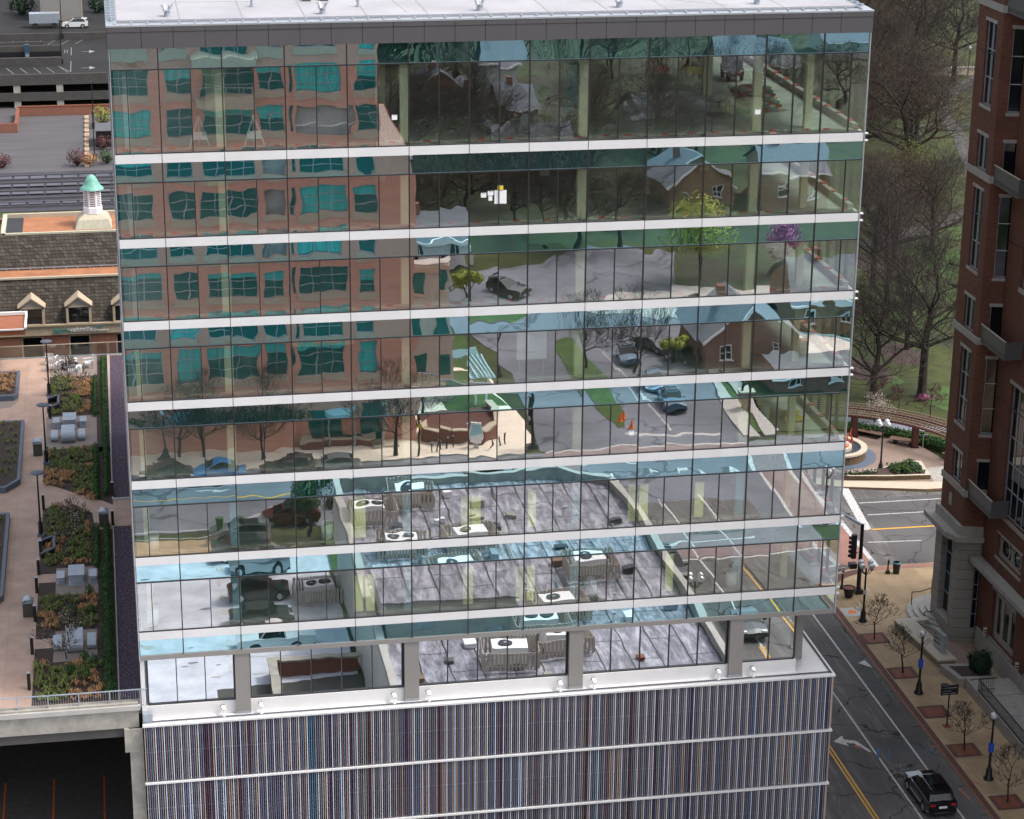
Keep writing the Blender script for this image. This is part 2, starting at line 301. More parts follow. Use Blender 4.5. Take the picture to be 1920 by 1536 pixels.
def window(parent, fm, r, nx, nz, frame, pane, depth=.16, fw=.05, sill=None, head=None, name='window', curt=None, cols=None):
    a, b, c, d = r; mb = MB()
    for (p, q, s, t) in ((a, a+fw, c, d), (b-fw, b, c, d), (a+fw, b-fw, c, c+fw), (a+fw, b-fw, d-fw, d)): fbar(mb, fm, p, q, s, t, depth-.06, depth+.03, frame)
    xs = cols or [a+(b-a)*i/nx for i in range(1, nx)]
    for u in xs: fbar(mb, fm, u-fw/2, u+fw/2, c+fw, d-fw, depth-.05, depth+.028, frame)
    for i in range(1, nz):
        z = c+(d-c)*i/nz; e = sorted([a+fw]+[u for u in xs]+[b-fw])
        for u, v in zip(e, e[1:]): fbar(mb, fm, u+fw/2, v-fw/2, z-fw/2, z+fw/2, depth-.045, depth+.025, frame)
    if sill: fbar(mb, fm, a-.12, b+.12, c-sill[1], c-.003, -.07, depth-.07, sill[0])
    if head: fbar(mb, fm, a-.12, b+.12, d+.003, d+head[1], -.05, depth-.07, head[0])
    o = mb.build(name, parent)
    g = MB()
    if curt:   # upper lites hung with pale curtains
        g.face([fm(a, c+(d-c)*curt, depth), fm(b, c+(d-c)*curt, depth), fm(b, d, depth), fm(a, d, depth)], 'tealcurt')
        g.face([fm(a, c, depth), fm(b, c, depth), fm(b, c+(d-c)*curt, depth), fm(a, c+(d-c)*curt, depth)], pane)
    else: g.face([fm(a, c, depth), fm(b, c, depth), fm(b, d, depth), fm(a, d, depth)], pane)
    g.build('pane', o); return o
# ================================================================ the glass office tower
T = thing('glass_office_tower', (16.8, 22, GZ), 'tall glass office tower with white bands between its floors, standing on the striped podium', 'building')
def lite(mb, x0, x1, z0, z1, mat, y=0.0, amp=1.0):
    nx = max(6, int((x1-x0)/.16)); nz = max(6, int((z1-z0)/.18)); W = x1-x0; Hh = z1-z0
    pil = R.choice((-1, 1, 1))*R.uniform(.2, .8)*.001*amp*min(1.4, W/1.5); pz = R.choice((-1, 1))*R.uniform(.1, .6)*.001*amp
    tx, tz = R.gauss(0, .0009)*amp, R.gauss(0, .0006)*amp
    wv = [(R.uniform(2.2, 6.5), R.uniform(1.2, 6), R.uniform(0, 6.3), R.uniform(.04, .16)*.001*amp) for _ in range(4)]
    n = len(mb.v); k = mb.mi(mat)
    for j in range(nz+1):
        for i in range(nx+1):
            u = i/nx; v = j/nz; x = x0+W*u; z = z0+Hh*v
            d = pil*(1-(2*u-1)**2)*(.5+.5*(1-(2*v-1)**4)) + pz*(1-(2*v-1)**2) + tx*(x-x0-W/2) + tz*(z-z0-Hh/2)
            for a, b, p, q in wv: d += q*math.sin(a*x+b*z+p)
            mb.v.append((x, y+d, z))
    for j in range(nz):
        for i in range(nx):
            a = n+j*(nx+1)+i; mb.f.append((a, a+1, a+nx+2, a+nx+1)); mb.m.append(k)
bays = [(XL, 0, -1.52)] + [(i*BW, (i+1)*BW, (i+.5)*BW) for i in range(11)] + [(33.55, XR, 35.05)]
for k in range(7):
    zt = 5.17 if k == 0 else -(k-1)*H-.45
    ztr = 4.15 if k == 0 else -(k-1)*H-1.43
    zb = 0.0 if k == 0 else -k*H
    for (a, b, c) in bays:
        mb = MB(); lite(mb, a+.02, b-.02, ztr, zt, 'spandrel'); lite(mb, a+.02, c-.015, zb, ztr-.0, 'vision'); lite(mb, c+.015, b-.02, zb, ztr-.0, 'vision')
        o = mb.build('window', T, smooth=True)
        fr = MB()
        fr.box(a-.028, -.07, zb+.05, a+.028, .1, zt, 'mullion'); fr.box(c-.022, -.06, zb+.05, c+.022, .1, ztr-.03, 'mullion')
        fr.box(a+.028, -.05, ztr-.03, b-.028, .09, ztr+.03, 'mullion'); fr.box(a+.028, -.05, zb-.0, b-.028, .09, zb+.05, 'mullion')
        fr.build('frame', o)
    band = MB()
    for (a, b, c) in bays: band.box(a+.018, -.07, zb-.45, b-.018, .12, zb-.004, 'white')
    band.box(XL, -.04, zb-.445, XR, .05, zb-.01, 'mullion')
    band.box(XR+.01, -.12, zb-.08, XR+.22, .1, zb-.02, 'white'); band.box(XR+.01, -.12, zb-.45, XR+.22, .1, zb-.39, 'white')
    band.build('spandrel_band', T)
    # slab, ceiling
    sl = MB(); sl.box(XL+.15, .18, zb-1.38, XR-.12, 40, zb-.01, 'intfloor', skip='b'); sl.face([(XL+.15, .18, zb-1.381), (XL+.15, 40, zb-1.381), (XR-.12, 40, zb-1.381), (XR-.12, .18, zb-1.381)], 'intceil')
    sl.box(XL+.2, .13, zb, XR-.3, .5, zb+.14, 'conc'); sl.build('floor_slab', T)
    co = MB(); hz = ztr-.02 if k else 4.1
    cm = 'cream' if k < 5 else 'cyanfilm'
    for x in (2.95, 12.1, 21.25, 30.4): co.box(x-.22, .8, zb, x+.22, 1.2, hz, cm)
    for x in (33.35,): co.box(x-.18, 1.4, zb, x+.18, 1.8, hz, 'cream')
    co.box(-1.75, .9, zb, -1.45, 1.3, hz, 'intceil' if k < 3 else 'cream')
    for x in (2.95, 12.1, 21.25, 30.4):
        for y in (10.5, 20): co.box(x-.25, y, zb, x+.25, y+.5, hz, 'cream')
    co.build('column', T)
    wl = MB(); wl.box(5, 25, zb, 29, 36, hz+.3, 'intwall'); wl.build('core_wall', T)
    # east side curtain wall seen from inside
    sg = MB(); sg.face([(XR, .05, zb), (XR, 44, zb), (XR, 44, zt), (XR, .05, zt)], 'sideglass'); sg.face([(XL, .05, zb), (XL, 44, zb), (XL, 44, zt), (XL, .05, zt)], 'sideglass')
    sg.face([(XL, 44, zb-.4), (XR, 44, zb-.4), (XR, 44, zt), (XL, 44, zt)], 'sideglass')
    y = 1.5
    while y < 44:
        sg.box(XR-.13, y-.03, zb, XR+.05, y+.03, zt, 'mullion'); sg.box(XL-.05, y-.03, zb, XL+.13, y+.03, zt, 'mullion'); y += 1.525
    sg.box(XR-.45, .5, zb, XR-.16, 40, zb+.35, 'conc'); sg.box(XR-.05, .13, zb-.45, XR+.06, 44, zb-.01, 'white'); sg.box(XL-.06, -.0, zb-.45, XL+.05, 44, zb-.01, 'white')
    for i in range(9): sg.box(XR-.42, 1.2+i*1.9, zb+.35, XR-.2, 1.5+i*1.9, zb+.43, 'red')
    sg.build('side_curtain_wall', T)
    rt = MB()
    if k < 3:
        for (a, b, c) in bays:
            for u in ((a+c)/2, (c+b)/2):
                if R.random() < .85: q = R.uniform(-.3, .3); rt.box(u+q-.16, .2, zb+.142, u+q+.16, .32, zb+.21, 'red')
        rt.build('bracket_cover', T)
# bottom strip under the last band
zz = -6*H-.45
for (a, b, c) in bays:
    mb = MB(); lite(mb, a+.02, b-.02, -26.93, zz, 'spandrel'); o = mb.build('lower_glass_strip', T, smooth=True)
    fr = MB(); fr.box(a-.028, -.07, -26.93, a+.028, .1, zz, 'mullion'); fr.build('frame', o)
mb = MB(); mb.box(XL, -.06, -27.2, XR, .1, -26.94, 'colgrey'); mb.box(XL, .1, -27.19, XR, 44, -26.95, 'colgrey'); mb.build('soffit', T)
MB().box(XL-.05, -.1, -27.2, XL-.0, .06, 5.2, 'alum').build('edge_trim', T); MB().box(XR, -.1, -27.2, XR+.06, .06, 5.2, 'alum').build('edge_trim', T)
# fascia and roof
mb = MB(); mb.box(XL-.08, -.05, 5.19, XR+.08, .3, 6.2, 'mullion'); x = XL-.1
xs = [XL-.1]+[1.525*i-.75 for i in range(0, 25) if XL+.4 < 1.525*i-.75 < XR-.3]+[XR+.1]
for a, b in zip(xs, xs[1:]): mb.box(a+.012, -.13, 5.19, b-.012, .04, 5.98, 'fascia'); mb.box(a+.012, -.15, 6.0, b-.012, .04, 6.24, 'fascia')
mb.box(XR+.06, .04, 5.19, XR+.11, 45, 6.24, 'fascia'); mb.box(XL-.11, .04, 5.19, XL-.06, 45, 6.24, 'fascia'); mb.build('fascia', T)
mb = MB(); mb.box(XL-.12, -.16, 6.243, XR+.12, .5, 6.32, 'alum'); mb.box(XL-.05, .5, 6.1, XR+.05, 1.25, 6.2, 'fascia'); mb.box(XL+.4, 1.25, 6.0, XR-.4, 44.5, 6.34, 'roofw')
mb.box(XL-.12, .5, 6.2, XL+.4, 45, 6.33, 'alum'); mb.box(XR-.4, .5, 6.2, XR+.12, 45, 6.33, 'alum')
for i in range(50): mb.box(XL+.3+i*.763, .05, 6.32, XL+.38+i*.763, .42, 6.40, 'alum')
for i in range(26): mb.box(XL-.1, 1.3+i*.8, 6.33, XL+.35, 1.42+i*.8, 6.5, 'steel'); mb.box(XR-.35, 1.3+i*.8, 6.33, XR+.05, 1.4+i*.8, 6.42, 'steel')
for x in (XL+.15, XR-.15): mb.cyl((x, .9, 6.42), (x, 40, 6.42), .04, m='steel', n=5)
mb.bar((XL+.4, .35, 6.44), (XR-.4, .35, 6.44), .04, .04, 'steel')
for i in range(12): mb.bar((XL+.4+i*3.05, 1.3, 6.343), (XL+.4+i*3.05, 30, 6.343), .05, .008, 'colgrey')
for a, b in (((1, 6.5, 6.345), (9, 6.4, 6.345)), ((12, 9, 6.345), (12.4, 2, 6.345)), ((22, 8, 6.345), (29, 2.2, 6.345))): mb.bar(a, b, .03, .01, 'conc')
mb.build('roof', T)
def roofvent():
    t = thing('roof_vent', (0, 0, 0), '', ''); MB().cyl((0, 0, 0), (0, 0, .28), .17, .15, 10, 'steel').build('pipe', t, False)
    c = MB(); c.cyl((0, 0, .28), (0, 0, .33), .24, .24, 10, 'alum')
    for i in range(4): q = i*math.pi/2+.4; c.bar((.15*math.cos(q), .15*math.sin(q), .3), (.3*math.cos(q), .3*math.sin(q), .58), .07, .04, 'steel')
    c.build('strainer', t, False); return t
K = Kind(roofvent)
for i, (x, y, lb) in enumerate(((.6, 2.2, 'nearest the left parapet corner'), (8.2, 2.0, 'second from the left along the front edge'), (16.1, 2.1, 'left of the thin wand on the membrane'), (23.3, 2.2, 'right of the thin wand on the membrane'), (30.6, 2.4, 'at the right end of the front row'))):
    K.put((x, y, 6.34), 'small grey crown-shaped roof drain vent, '+lb, 'roof vent', 'roof drain vents')
def pipe():
    t = thing('vent_pipe', (0, 0, 0), '', ''); MB().cyl((0, 0, 0), (0, 0, .42), .075, n=8, m='steel').cyl((0, 0, 0), (0, 0, .06), .15, n=8, m='steel').build('pipe', t, False); MB().cyl((0, 0, .42), (0, 0, .5), .1, n=8, m='black').build('cap', t, False); return t
K = Kind(pipe)
for x, y, lb in ((4.9, 4.6, 'near the dark roof boxes'), (10.2, 4.0, 'behind the second drain vent')): K.put((x, y, 6.34), 'short grey vent pipe with a dark cap '+lb, 'vent pipe', 'roof vent pipes')
t = thing('roof_box', (8, 6.2, 6.34), 'pair of small dark boxes standing on the white roof', 'roof box'); MB().box(7.6, 6, 6.35, 8, 6.4, 6.6, 'fascia').build('box', t); MB().box(8.5, 6, 6.35, 8.9, 6.4, 6.6, 'fascia').build('box', t)
# ---------------------------------------------------------------- things inside the tower
def put(name, loc, label, cat, parts, group=None, rz=0):
    t = thing(name, loc, label, cat, group, rz)
    for n, mb in parts: mb.build(n, t, False)
    return t
p_ = MB()
for j in range(7):
    for i in range(5): p_.box(i*.42, j*.2, j*.16, i*.42+.38, j*.2+1.2, j*.16+.13, ('teald', 'trim', 'grate')[(i+j) % 3])
put('tile_stack', (31.5, 5.2, .01), 'slanting stack of red and green striped boards on the top floor', 'material stack', [('boards', p_), ('pallet', MB().box(-.1, -.1, 0, 2.3, 2.5, .0-.0+.002, 'wood'))], rz=.35)
for i_, q_ in enumerate((([(10.0, 18.6), (10.65, 18.6), (10.15, 9.5), (9.7, 9.5)]), ([(11.3, 18.6), (11.85, 18.6), (11.35, 9.4), (10.8, 9.5)]), ([(11.1, 7.6), (12.0, 7.5), (11.8, .3), (11.15, .3)]))):
    g_ = MB(); A_, B_, C2, D_ = [Vector((a, b, .12)) for a, b in q_]
    for j in range(15): u = j/14; g_.bar(A_.lerp(D_, u), B_.lerp(C2, u), .07, .05, 'whitep')
    for j in range(5): u = j/4; g_.bar(A_.lerp(B_, u), D_.lerp(C2, u), .07, .05, 'whitep')
    t = thing('grid_panel', tuple(D_), 'long white grid panel lying on the top floor behind the glass, '+('leftmost of three', 'middle of three', 'rightmost, touching the glass')[i_], 'panel', 'white grid panels on the top floor'); g_.build('grid', t); MB().bar(A_-Vector((0, 0, .07)), D_-Vector((0, 0, .07)), .1, .08, 'cyanfilm').bar(B_-Vector((0, 0, .07)), C2-Vector((0, 0, .07)), .1, .08, 'cyanfilm').build('batten', t)
c = MB()
for x in (0, 1.1):
    for y in (0, .6): c.cyl((x, y, 0), (x, y, .95), .03, n=6, m='black')
put('tool_cart', (28.9, 4.6, .01), 'black tool cart with a white bucket behind the top floor glass', 'cart', [('frame', c), ('tray', MB().box(-.05, -.05, .12, 1.15, .65, .17, 'black').box(-.05, -.05, .8, 1.15, .65, .85, 'black')), ('bucket', MB().cyl((.5, .3, .85), (.5, .3, 1.25), .14, .18, 12, 'whitep'))])
def lift(col):
    b = MB().box(0, 0, .35, .9, 1.9, .75, col).box(.05, .1, .75, .85, 1.8, 1.9, 'black')
    for z in (.8, 1.2, 1.6): b.bar((.02, .1, z), (.02, 1.8, z+.35), .05, .05, col).bar((.88, .1, z+.35), (.88, 1.8, z), .05, .05, col)
    wv = [('wheel', MB().cyl((x-.06, y, .22), (x+.06, y, .22), .22, n=12, m='rubber')) for x in (.05, .85) for y in (.35, 1.55)]
    r = MB()
    for z in (2.05, 2.5, 2.95):
        r.bar((0, 0, z), (.9, 0, z), .04, .04, col).bar((0, 1.9, z), (.9, 1.9, z), .04, .04, col).bar((0, 0, z), (0, 1.9, z), .04, .04, col).bar((.9, 0, z), (.9, 1.9, z), .04, .04, col)
    return [('chassis', b)]+wv+[('guard_rail', r)]
put('scissor_lift', (28.5, 15.5, 0), 'dark red scissor lift parked deep inside the top floor', 'scissor lift', lift('red')); put('scissor_lift', (30.4, 15, 0), 'yellow scissor lift parked deep inside the top floor', 'scissor lift', lift('yellow')); put('scissor_lift', (32.6, 14, 0), 'black scissor lift nearest the right side glass on the top floor', 'scissor lift', lift('carmaroon'))
put('wall_panel', (19.6, 6, 0), 'tall pale green sheet panel standing beside the blue one on the top floor', 'panel', [('sheet', MB().box(0, 0, .15, 1.5, .08, 3.2, 'beige')), ('foot', MB().box(.1, -.3, .0, 1.4, .4, .12, 'wood'))])
put('wall_panel', (21.3, 6.1, 0), 'teal blue sheet panel standing on the top floor behind the glass', 'panel', [('sheet', MB().box(0, 0, .15, 1.3, .08, 3.1, 'tealp')), ('foot', MB().box(.1, -.3, .0, 1.2, .4, .12, 'wood'))])
def reel(r):
    def f():
        t = thing('cable_reel', (0, 0, 0), '', '')
        b = MB()
        for y in (-.3, .3): b.lathe([(r*.93, y), (r, y), (r, y+.04), (r*.93, y+.04), (r*.93, y)], n=20, m='black')
        for v in range(len(b.v)): x_, y_, z_ = b.v[v]; b.v[v] = (x_, z_, y_+r)
        for q in range(6):
            for y in (-.3, .34): b.bar((0, y, r), (r*.95*math.cos(q*1.047), y, r+r*.95*math.sin(q*1.047)), .03, .03, 'steel')
        b.build('flange', t, False); MB().cyl((0, -.3, r), (0, .34, r), r*.35, n=14, m='steel').build('drum', t, False); return t
    return f
for x, y, r, lb in ((16.6, 2.6, .55, 'leftmost of the three'), (18.5, 2.4, .75, 'middle one of the three'), (20.4, 2.6, .9, 'rightmost and largest')): Kind(reel(r)).put((x, y, 0), 'black spoked cable reel on the top floor behind the glass, '+lb, 'cable reel', 'cable reels on the top floor')
def tri(x, y, z, lb, w=.5):
    b = MB()
    for s in ((-w, -.3), (w, -.3), (0, .5)): b.bar((s[0], s[1], 0), (0, 0, 1.5), .05, .05, 'whitep')
    put('tripod', (x, y, z), 'white tripod easel '+lb, 'tripod', [('legs', b), ('board', MB().box(-.35, -.3, .35, .35, -.27, .75, 'whitep'))], 'white tripods')
tri(1.9, 1.5, .01, 'left of the first cream column on the top floor'); tri(4.6, 1.4, .01, 'right of the first cream column on the top floor')
def bin_():
    t = thing('white_drum', (0, 0, 0), '', ''); MB().lathe([(0, .02), (.24, .02), (.27, .3), (.28, .9), (.25, .92), (.25, .6), (0, .6)], n=16, m='whitep').build('body', t, False, True); MB().lathe([(.275, .88), (.3, .9), (.275, .94)], n=16, m='alum').build('rim', t, False, True); return t
K = Kind(bin_)
for x, k, lb in ((-1.3, 5, 'sixth floor, by the left edge'), (-1.5, 6, 'lowest banded floor, by the left edge'), (7.8, 5, 'sixth floor, third bay from the left'), (35.0, 5, 'sixth floor, by the right corner'), (30.1, 6, 'lowest banded floor, fourth bay from right'), (22.2, 6, 'lowest banded floor, by the blue column'), (34.9, 6, 'lowest banded floor, by the right corner')):
    K.put((x, .75, -k*H+.01), 'white plastic drum standing behind the glass on the '+lb, 'drum', 'white drums behind the glass', sc=1.15)
def sheetm(x, w, k, h, m, lb, z0=.3): put('hanging_sheet', (x, .17, -k*H), lb, 'sheet', [('sheet', MB().box(0, 0, z0, w, .04, z0+h, m)), ('rail', MB().box(-.05, -.02, z0+h+.01, w+.05, .06, z0+h+.06, 'alum'))], 'sheets hung behind the lower glass')
for x, w, k, h, m, lb in ((9.0, .8, 5, 2.3, 'yellowsheet', 'wide yellow sheet behind the sixth floor glass, leftmost of the yellow ones there'), (14.9, .5, 5, 2.0, 'yellowsheet', 'narrow yellow sheet left of a mullion on the sixth floor'), (15.45, .5, 5, 2.0, 'yellowsheet', 'narrow yellow sheet right of a mullion on the sixth floor'), (18.5, .45, 5, 2.1, 'yellowsheet', 'slim yellow sheet in mid facade on the sixth floor'), (24.0, .5, 5, 2.1, 'yellowsheet', 'slim yellow sheet over brick paving reflections on the sixth floor'), (24.6, .5, 5, 2.1, 'yellowsheet', 'slim yellow sheet beside the white card on the sixth floor'), (27.7, .5, 5, 2.0, 'yellowsheet', 'rightmost yellow sheet on the sixth floor'), (9.1, .5, 6, 2.1, 'yellowsheet', 'left one of the yellow pair on the lowest banded floor'), (9.75, .5, 6, 2.1, 'yellowsheet', 'right one of the yellow pair on the lowest banded floor'), (15.0, .55, 6, 2.2, 'yellowsheet', 'yellow sheet in front of the rooftop cooler reflection on the lowest banded floor'), (17.9, .45, 6, 2.0, 'yellowsheet', 'left one of two yellow sheets in mid facade on the lowest banded floor'), (18.5, .45, 6, 2.0, 'yellowsheet', 'right one of two yellow sheets in mid facade on the lowest banded floor'), (26.2, .45, 6, 2.2, 'yellowsheet', 'rightmost yellow sheet on the lowest banded floor')): sheetm(x, w, k, h, m, lb)
put('white_board', (18.0, 1.2, -3*H), 'large white board standing behind the fourth floor glass', 'board', [('board', MB().box(0, 0, .9, 1.6, .05, 2.6, 'whitep')), ('leg', MB().box(.1, 0, 0, .16, .05, .9, 'alum')), ('leg', MB().box(1.4, 0, 0, 1.46, .05, .9, 'alum'))])
put('light_beam', (6.4, 3, -3*H), 'long pale beam hanging behind the fourth floor glass at left', 'beam', [('beam', MB().box(0, 0, 1.6, 3.2, .3, 1.9, 'cream')), ('hanger', MB().box(.2, .1, 1.9, .24, .14, 2.8, 'alum').box(2.9, .1, 1.9, 2.94, .14, 2.8, 'alum'))])
def paper(x, k, z, w, h, m, lb): put('paper_notice', (x, -.012, -k*H+z), lb, 'notice', [('sheet', MB().box(0, -.004, 0, w, .0, h, m)), ('tape', MB().box(w*.3, -.008, h-.03, w*.7, -.0045, h+.02, 'alum'))], 'paper notices taped to the glass')
for a in ((16.55, 1, 1.15, .62, .7, 'whitep', 'large white notice under the yellow one on the second floor glass'), (16.7, 1, 1.87, .3, .22, 'yellow', 'small yellow notice on the second floor glass'), (16.2, 1, 1.6, .3, .22, 'whitep', 'small white notice left of the large one, upper of two'), (16.24, 1, 1.32, .2, .26, 'whitep', 'small white notice left of the large one, lower of two'), (15.85, 1, 1.5, .28, .24, 'whitep', 'leftmost small white notice on the second floor glass'), (11.35, 0, 1.35, .27, .25, 'whitep', 'square white notice on the top floor glass left of a cream column'), (30.05, 0, 1.1, .28, .25, 'whitep', 'square white notice low on the top floor glass near the tool cart'), (23.9, 4, 1.05, .27, .24, 'whitep', 'white notice on the fifth floor glass over the road reflection')): paper(*a)
pl = MB().box(0, 0, 0, 1.6, 1.2, .12, 'wood').box(0, 0, .12, .06, 1.2, .5, 'yellow').box(1.54, 0, .12, 1.6, 1.2, .5, 'yellow')
put('pallet_jack', (31.6, 3.6, -4*H), 'yellow framed trolley with red and dark gear on the fifth floor', 'trolley', [('deck', pl), ('gear', MB().cyl((.4, .5, .12), (.4, .5, 1.3), .2, n=10, m='black').cyl((1.1, .6, .12), (1.1, .6, .9), .25, n=10, m='whitep').box(.2, .7, .12, .9, 1.1, .7, 'grate'))])
put('pallet_jack', (33.6, 3.4, -4*H), 'yellow framed trolley with a white drum, nearer the right side glass on the fifth floor', 'trolley', [('deck', MB().box(0, 0, 0, 1.1, 1.0, .12, 'wood').box(0, 0, .12, 1.1, .06, .4, 'yellow').box(0, .94, .12, 1.1, 1.0, .4, 'yellow')), ('gear', MB().cyl((.5, .5, .12), (.5, .5, 1.2), .22, n=12, m='whitep').cyl((.5, .5, 1.2), (.5, .5, 1.5), .24, n=12, m='black'))])
# ================================================================ podium
PD = thing('parking_podium', (16.8, 20, GZ), 'garage podium clad in thin coloured vertical fins below the glass tower', 'garage')
levels = [-30.72, -34.15, -37.52, -40.9, -44.0]
fx = []; x = XL+.02; pat = ('fin_b', 'fin_w', 'fin_p', 'fin_u'); i = 0
while x < XR-.03:
    c = pat[i % 4]; q = math.sin(x*.55+.6)+.6*math.sin(x*1.7)
    if q > 1.46: c = ('fin_m', 'fin_m', 'fin_p', 'fin_m')[i % 4]
    elif q < -1.42: c = ('fin_t', 'fin_g', 'fin_t', 'fin_u')[i % 4]
    elif R.random() < .12: c = R.choice(('fin_g', 'fin_p', 'fin_u', 'fin_m'))
    fx.append((x, c)); x += .112; i += 1
for li in range(4):
    zt_, zb_ = levels[li], levels[li+1]
    edges = [XL]+[i*BW for i in range(0, 12)]+[XR]
    for a, b in zip(edges, edges[1:]):
        mb = MB()
        for x, c in fx:
            if a <= x < b:
                c2 = c if li % 2 == 0 else pat[(int(x*9.3)+li) % 4] if R.random() < .3 else c
                wd = .046 if c2 != 'fin_p' else .055
                mb.box(x, -.66, zb_+.1, x+wd, -.52, zt_-.07, c2, skip='bt')
        mb.build('louvre_screen', PD)
    bk = MB(); bk.box(XL, -.3, zt_-.95, XR, -.1, zt_-.02, 'backslat'); bk.face([(XL, -.12, zb_), (XR, -.12, zb_), (XR, -.12, zt_-.95), (XL, -.12, zt_-.95)], 'finback')
    for j in range(10): bk.box(XL, -.2, zb_+.12+j*.13, XR, -.17, zb_+.15+j*.13, 'backslat')
    bk.box(XL, -.42, (zt_+zb_)/2-.02, XR, -.38, (zt_+zb_)/2+.02, 'steel')
    for i in range(12): bk.box(i*BW-.06, -.45, zb_, i*BW+.02, -.32, zt_-.03, 'steel')
    bk.build('screen_backing', PD)
    cp = MB(); cp.box(XL-.05, -.74, zt_-.07, XR+.08, -.5, zt_+.03, 'white'); cp.box(XR-.05, -.5, zt_-.07, XR+.08, 40, zt_+.03, 'white'); cp.build('white_ledge_rail', PD)
    sd_ = MB(); y = -.5
    j = 0
    while y < 30: sd_.box(XR-.05, y, zb_+.1, XR+.06, y+.046, zt_-.08, pat[j % 4], skip='bt'); y += .16; j += 1
    sd_.build('side_louvre_screen', PD)
mb = MB(); mb.box(XL+.1, -.05, GZ, XR-.1, 42, -31.2, 'finback'); mb.build('garage_body', PD)
mb = MB(); mb.box(XL+.1, -.5, -30.95, XR-.12, 42, -30.75, 'white'); mb.box(XL+.2, .22, -30.75, 33.95, .55, -30.03, 'white'); mb.box(XR-.12, -.5, -30.9, XR-.04, 7, -30.66, 'fascia'); mb.box(XL+.1, -.5, -30.9, XR-.12, -.46, -30.7, 'fascia')
mb.box(XL-.0, -.35, -30.75, XL+.5, .1, -30.2, 'steel'); mb.box(XL-.03, .1, -31.0, XL+.2, .5, -27.2, 'white'); mb.build('ledge', PD)
lob = thing('lobby_storefront', (16, 1.5, -30.7), 'recessed lobby glazing between grey pillars under the tower overhang', 'storefront')
px = [(-1.93, 2.62), (3.5, 11.7), (12.55, 20.8), (21.65, 29.9), (30.85, 33.85)]
for a, b in px:
    mb = MB(); n = max(1, round((b-a)/1.525)); e = [a+(b-a)*i/n for i in range(n+1)]
    for u, v in zip(e, e[1:]): lite(mb, u+.02, v-.02, -29.97, -27.2, 'lobbyglass', .4)
    o = mb.build('storefront_window', lob, smooth=True); fr = MB()
    for u in e[1:-1]: fr.box(u-.025, .32, -29.97, u+.025, .48, -27.2, 'mullion')
    fr.box(a, .32, -27.26, b, .46, -27.202, 'mullion'); fr.box(a, .3, -30.03, b, .48, -29.965, 'mullion'); fr.box(e[0]-.05, .32, -29.97, e[0]+.03, .47, -27.2, 'mullion'); fr.box(e[-1]-.03, .32, -29.97, e[-1]+.05, .47, -27.2, 'mullion')
    fr.build('frame', o)
for a in (2.68, 11.8, 20.9, 30.0): MB().box(a, .0, -30.6, a+.78, .95, -27.2, 'colgrey').box(a-.02, -.02, -30.74, a+.8, 1.2, -30.6, 'alum').build('pillar', lob)
mb = MB(); mb.box(34.25, 1.6, -30.7, 34.75, 2.3, -27.2, 'colgrey'); mb.face([(33.92, .45, -30.7), (33.92, 30, -30.7), (33.92, 30, -27.2), (33.92, .45, -27.2)], 'sideglass'); mb.box(XL+.2, 14, -30.7, 34.2, 14.3, -27.2, 'intwall')
mb.box(XL+.3, .6, -30.7, 33.9, 14, -30.3, 'intfloor'); mb.box(5, 9, -30.66, 5.4, 9.4, -27.2, 'cream'); mb.box(15, 8, -30.66, 19, 9, -27.3, 'beige'); mb.build('lobby_side_wall', lob)
def flood():
    t = thing('floodlight', (0, 0, 0), '', ''); MB().lathe([(.14, 0), (.1, .05), (.05, .25), (.05, .42)], n=10, m='whitep').build('base', t, False, True)
    MB().bar((0, .0, .4), (.0, .1, .55), .12, .06, 'whitep').build('arm', t, False); h = MB(); h.bar((0, -.08, .5), (0, .22, .72), .26, .2, 'whitep'); h.bar((0, .2, .705), (0, .25, .74), .28, .22, 'black'); h.build('head', t, False); return t
K = Kind(flood)
for x, lb in ((2.0, 'left of the first grey pillar'), (4.0, 'right of the first grey pillar'), (11.2, 'left of the second grey pillar'), (13.1, 'right of the second grey pillar'), (20.4, 'left of the third grey pillar'), (22.3, 'right of the third grey pillar'), (29.4, 'left of the fourth grey pillar'), (31.4, 'right of the fourth grey pillar')):
    K.put((x, -.12, -30.75), 'small white floodlight on the podium ledge '+lb, 'floodlight', 'floodlights along the podium ledge', rz=.3, sc=.75)
# ================================================================ ground, roads, pavements
g = MB(); g.sheet([(-600, -700), (700, -700), (700, 1200), (-600, 1200)], GZ-.06, 'grass'); struct('ground', g)
rd = MB(); rd.sheet([(36.2, -59), (48.4, -59), (48.4, 39), (50, 43), (300, 43), (300, 57.6), (64, 57.6), (57, 59.6), (50, 62), (36, 62)], GZ-.02, 'road'); struct('street', rd)
rd = MB(); rd.sheet([(-200, -72), (36.2, -72), (36.2, -59.0), (-200, -56)], GZ-.02, 'roadR'); rd.sheet([(36.2, -72.5), (52, -72.5), (52, -59.0), (36.2, -59.0)], GZ-.02, 'roadR'); rd.sheet([(52, -73), (300, -73), (300, -52), (52, -52)], GZ-.02, 'roadR')
rd.sheet([(33.5, -72.5), (52.5, -72.5), (53.6, -93), (57.5, -119), (62, -136), (50, -140), (46, -134), (31, -128), (-30, -126), (-30, -112), (31, -114), (35.5, -95)], GZ-.018, 'roadR'); rd.sheet([(48.4, -59), (52, -59), (52, 0), (48.4, 0)], GZ-.022, 'roadR'); struct('front_road', rd)
def line(mb, a, b, w, m='white_line', z=GZ-.012):
    a = Vector((a[0], a[1], z)); b = Vector((b[0], b[1], z)); d = (b-a).normalized(); n = Vector((-d.y, d.x, 0))*w/2; mb.face([a-n, b-n, b+n, a+n], m)
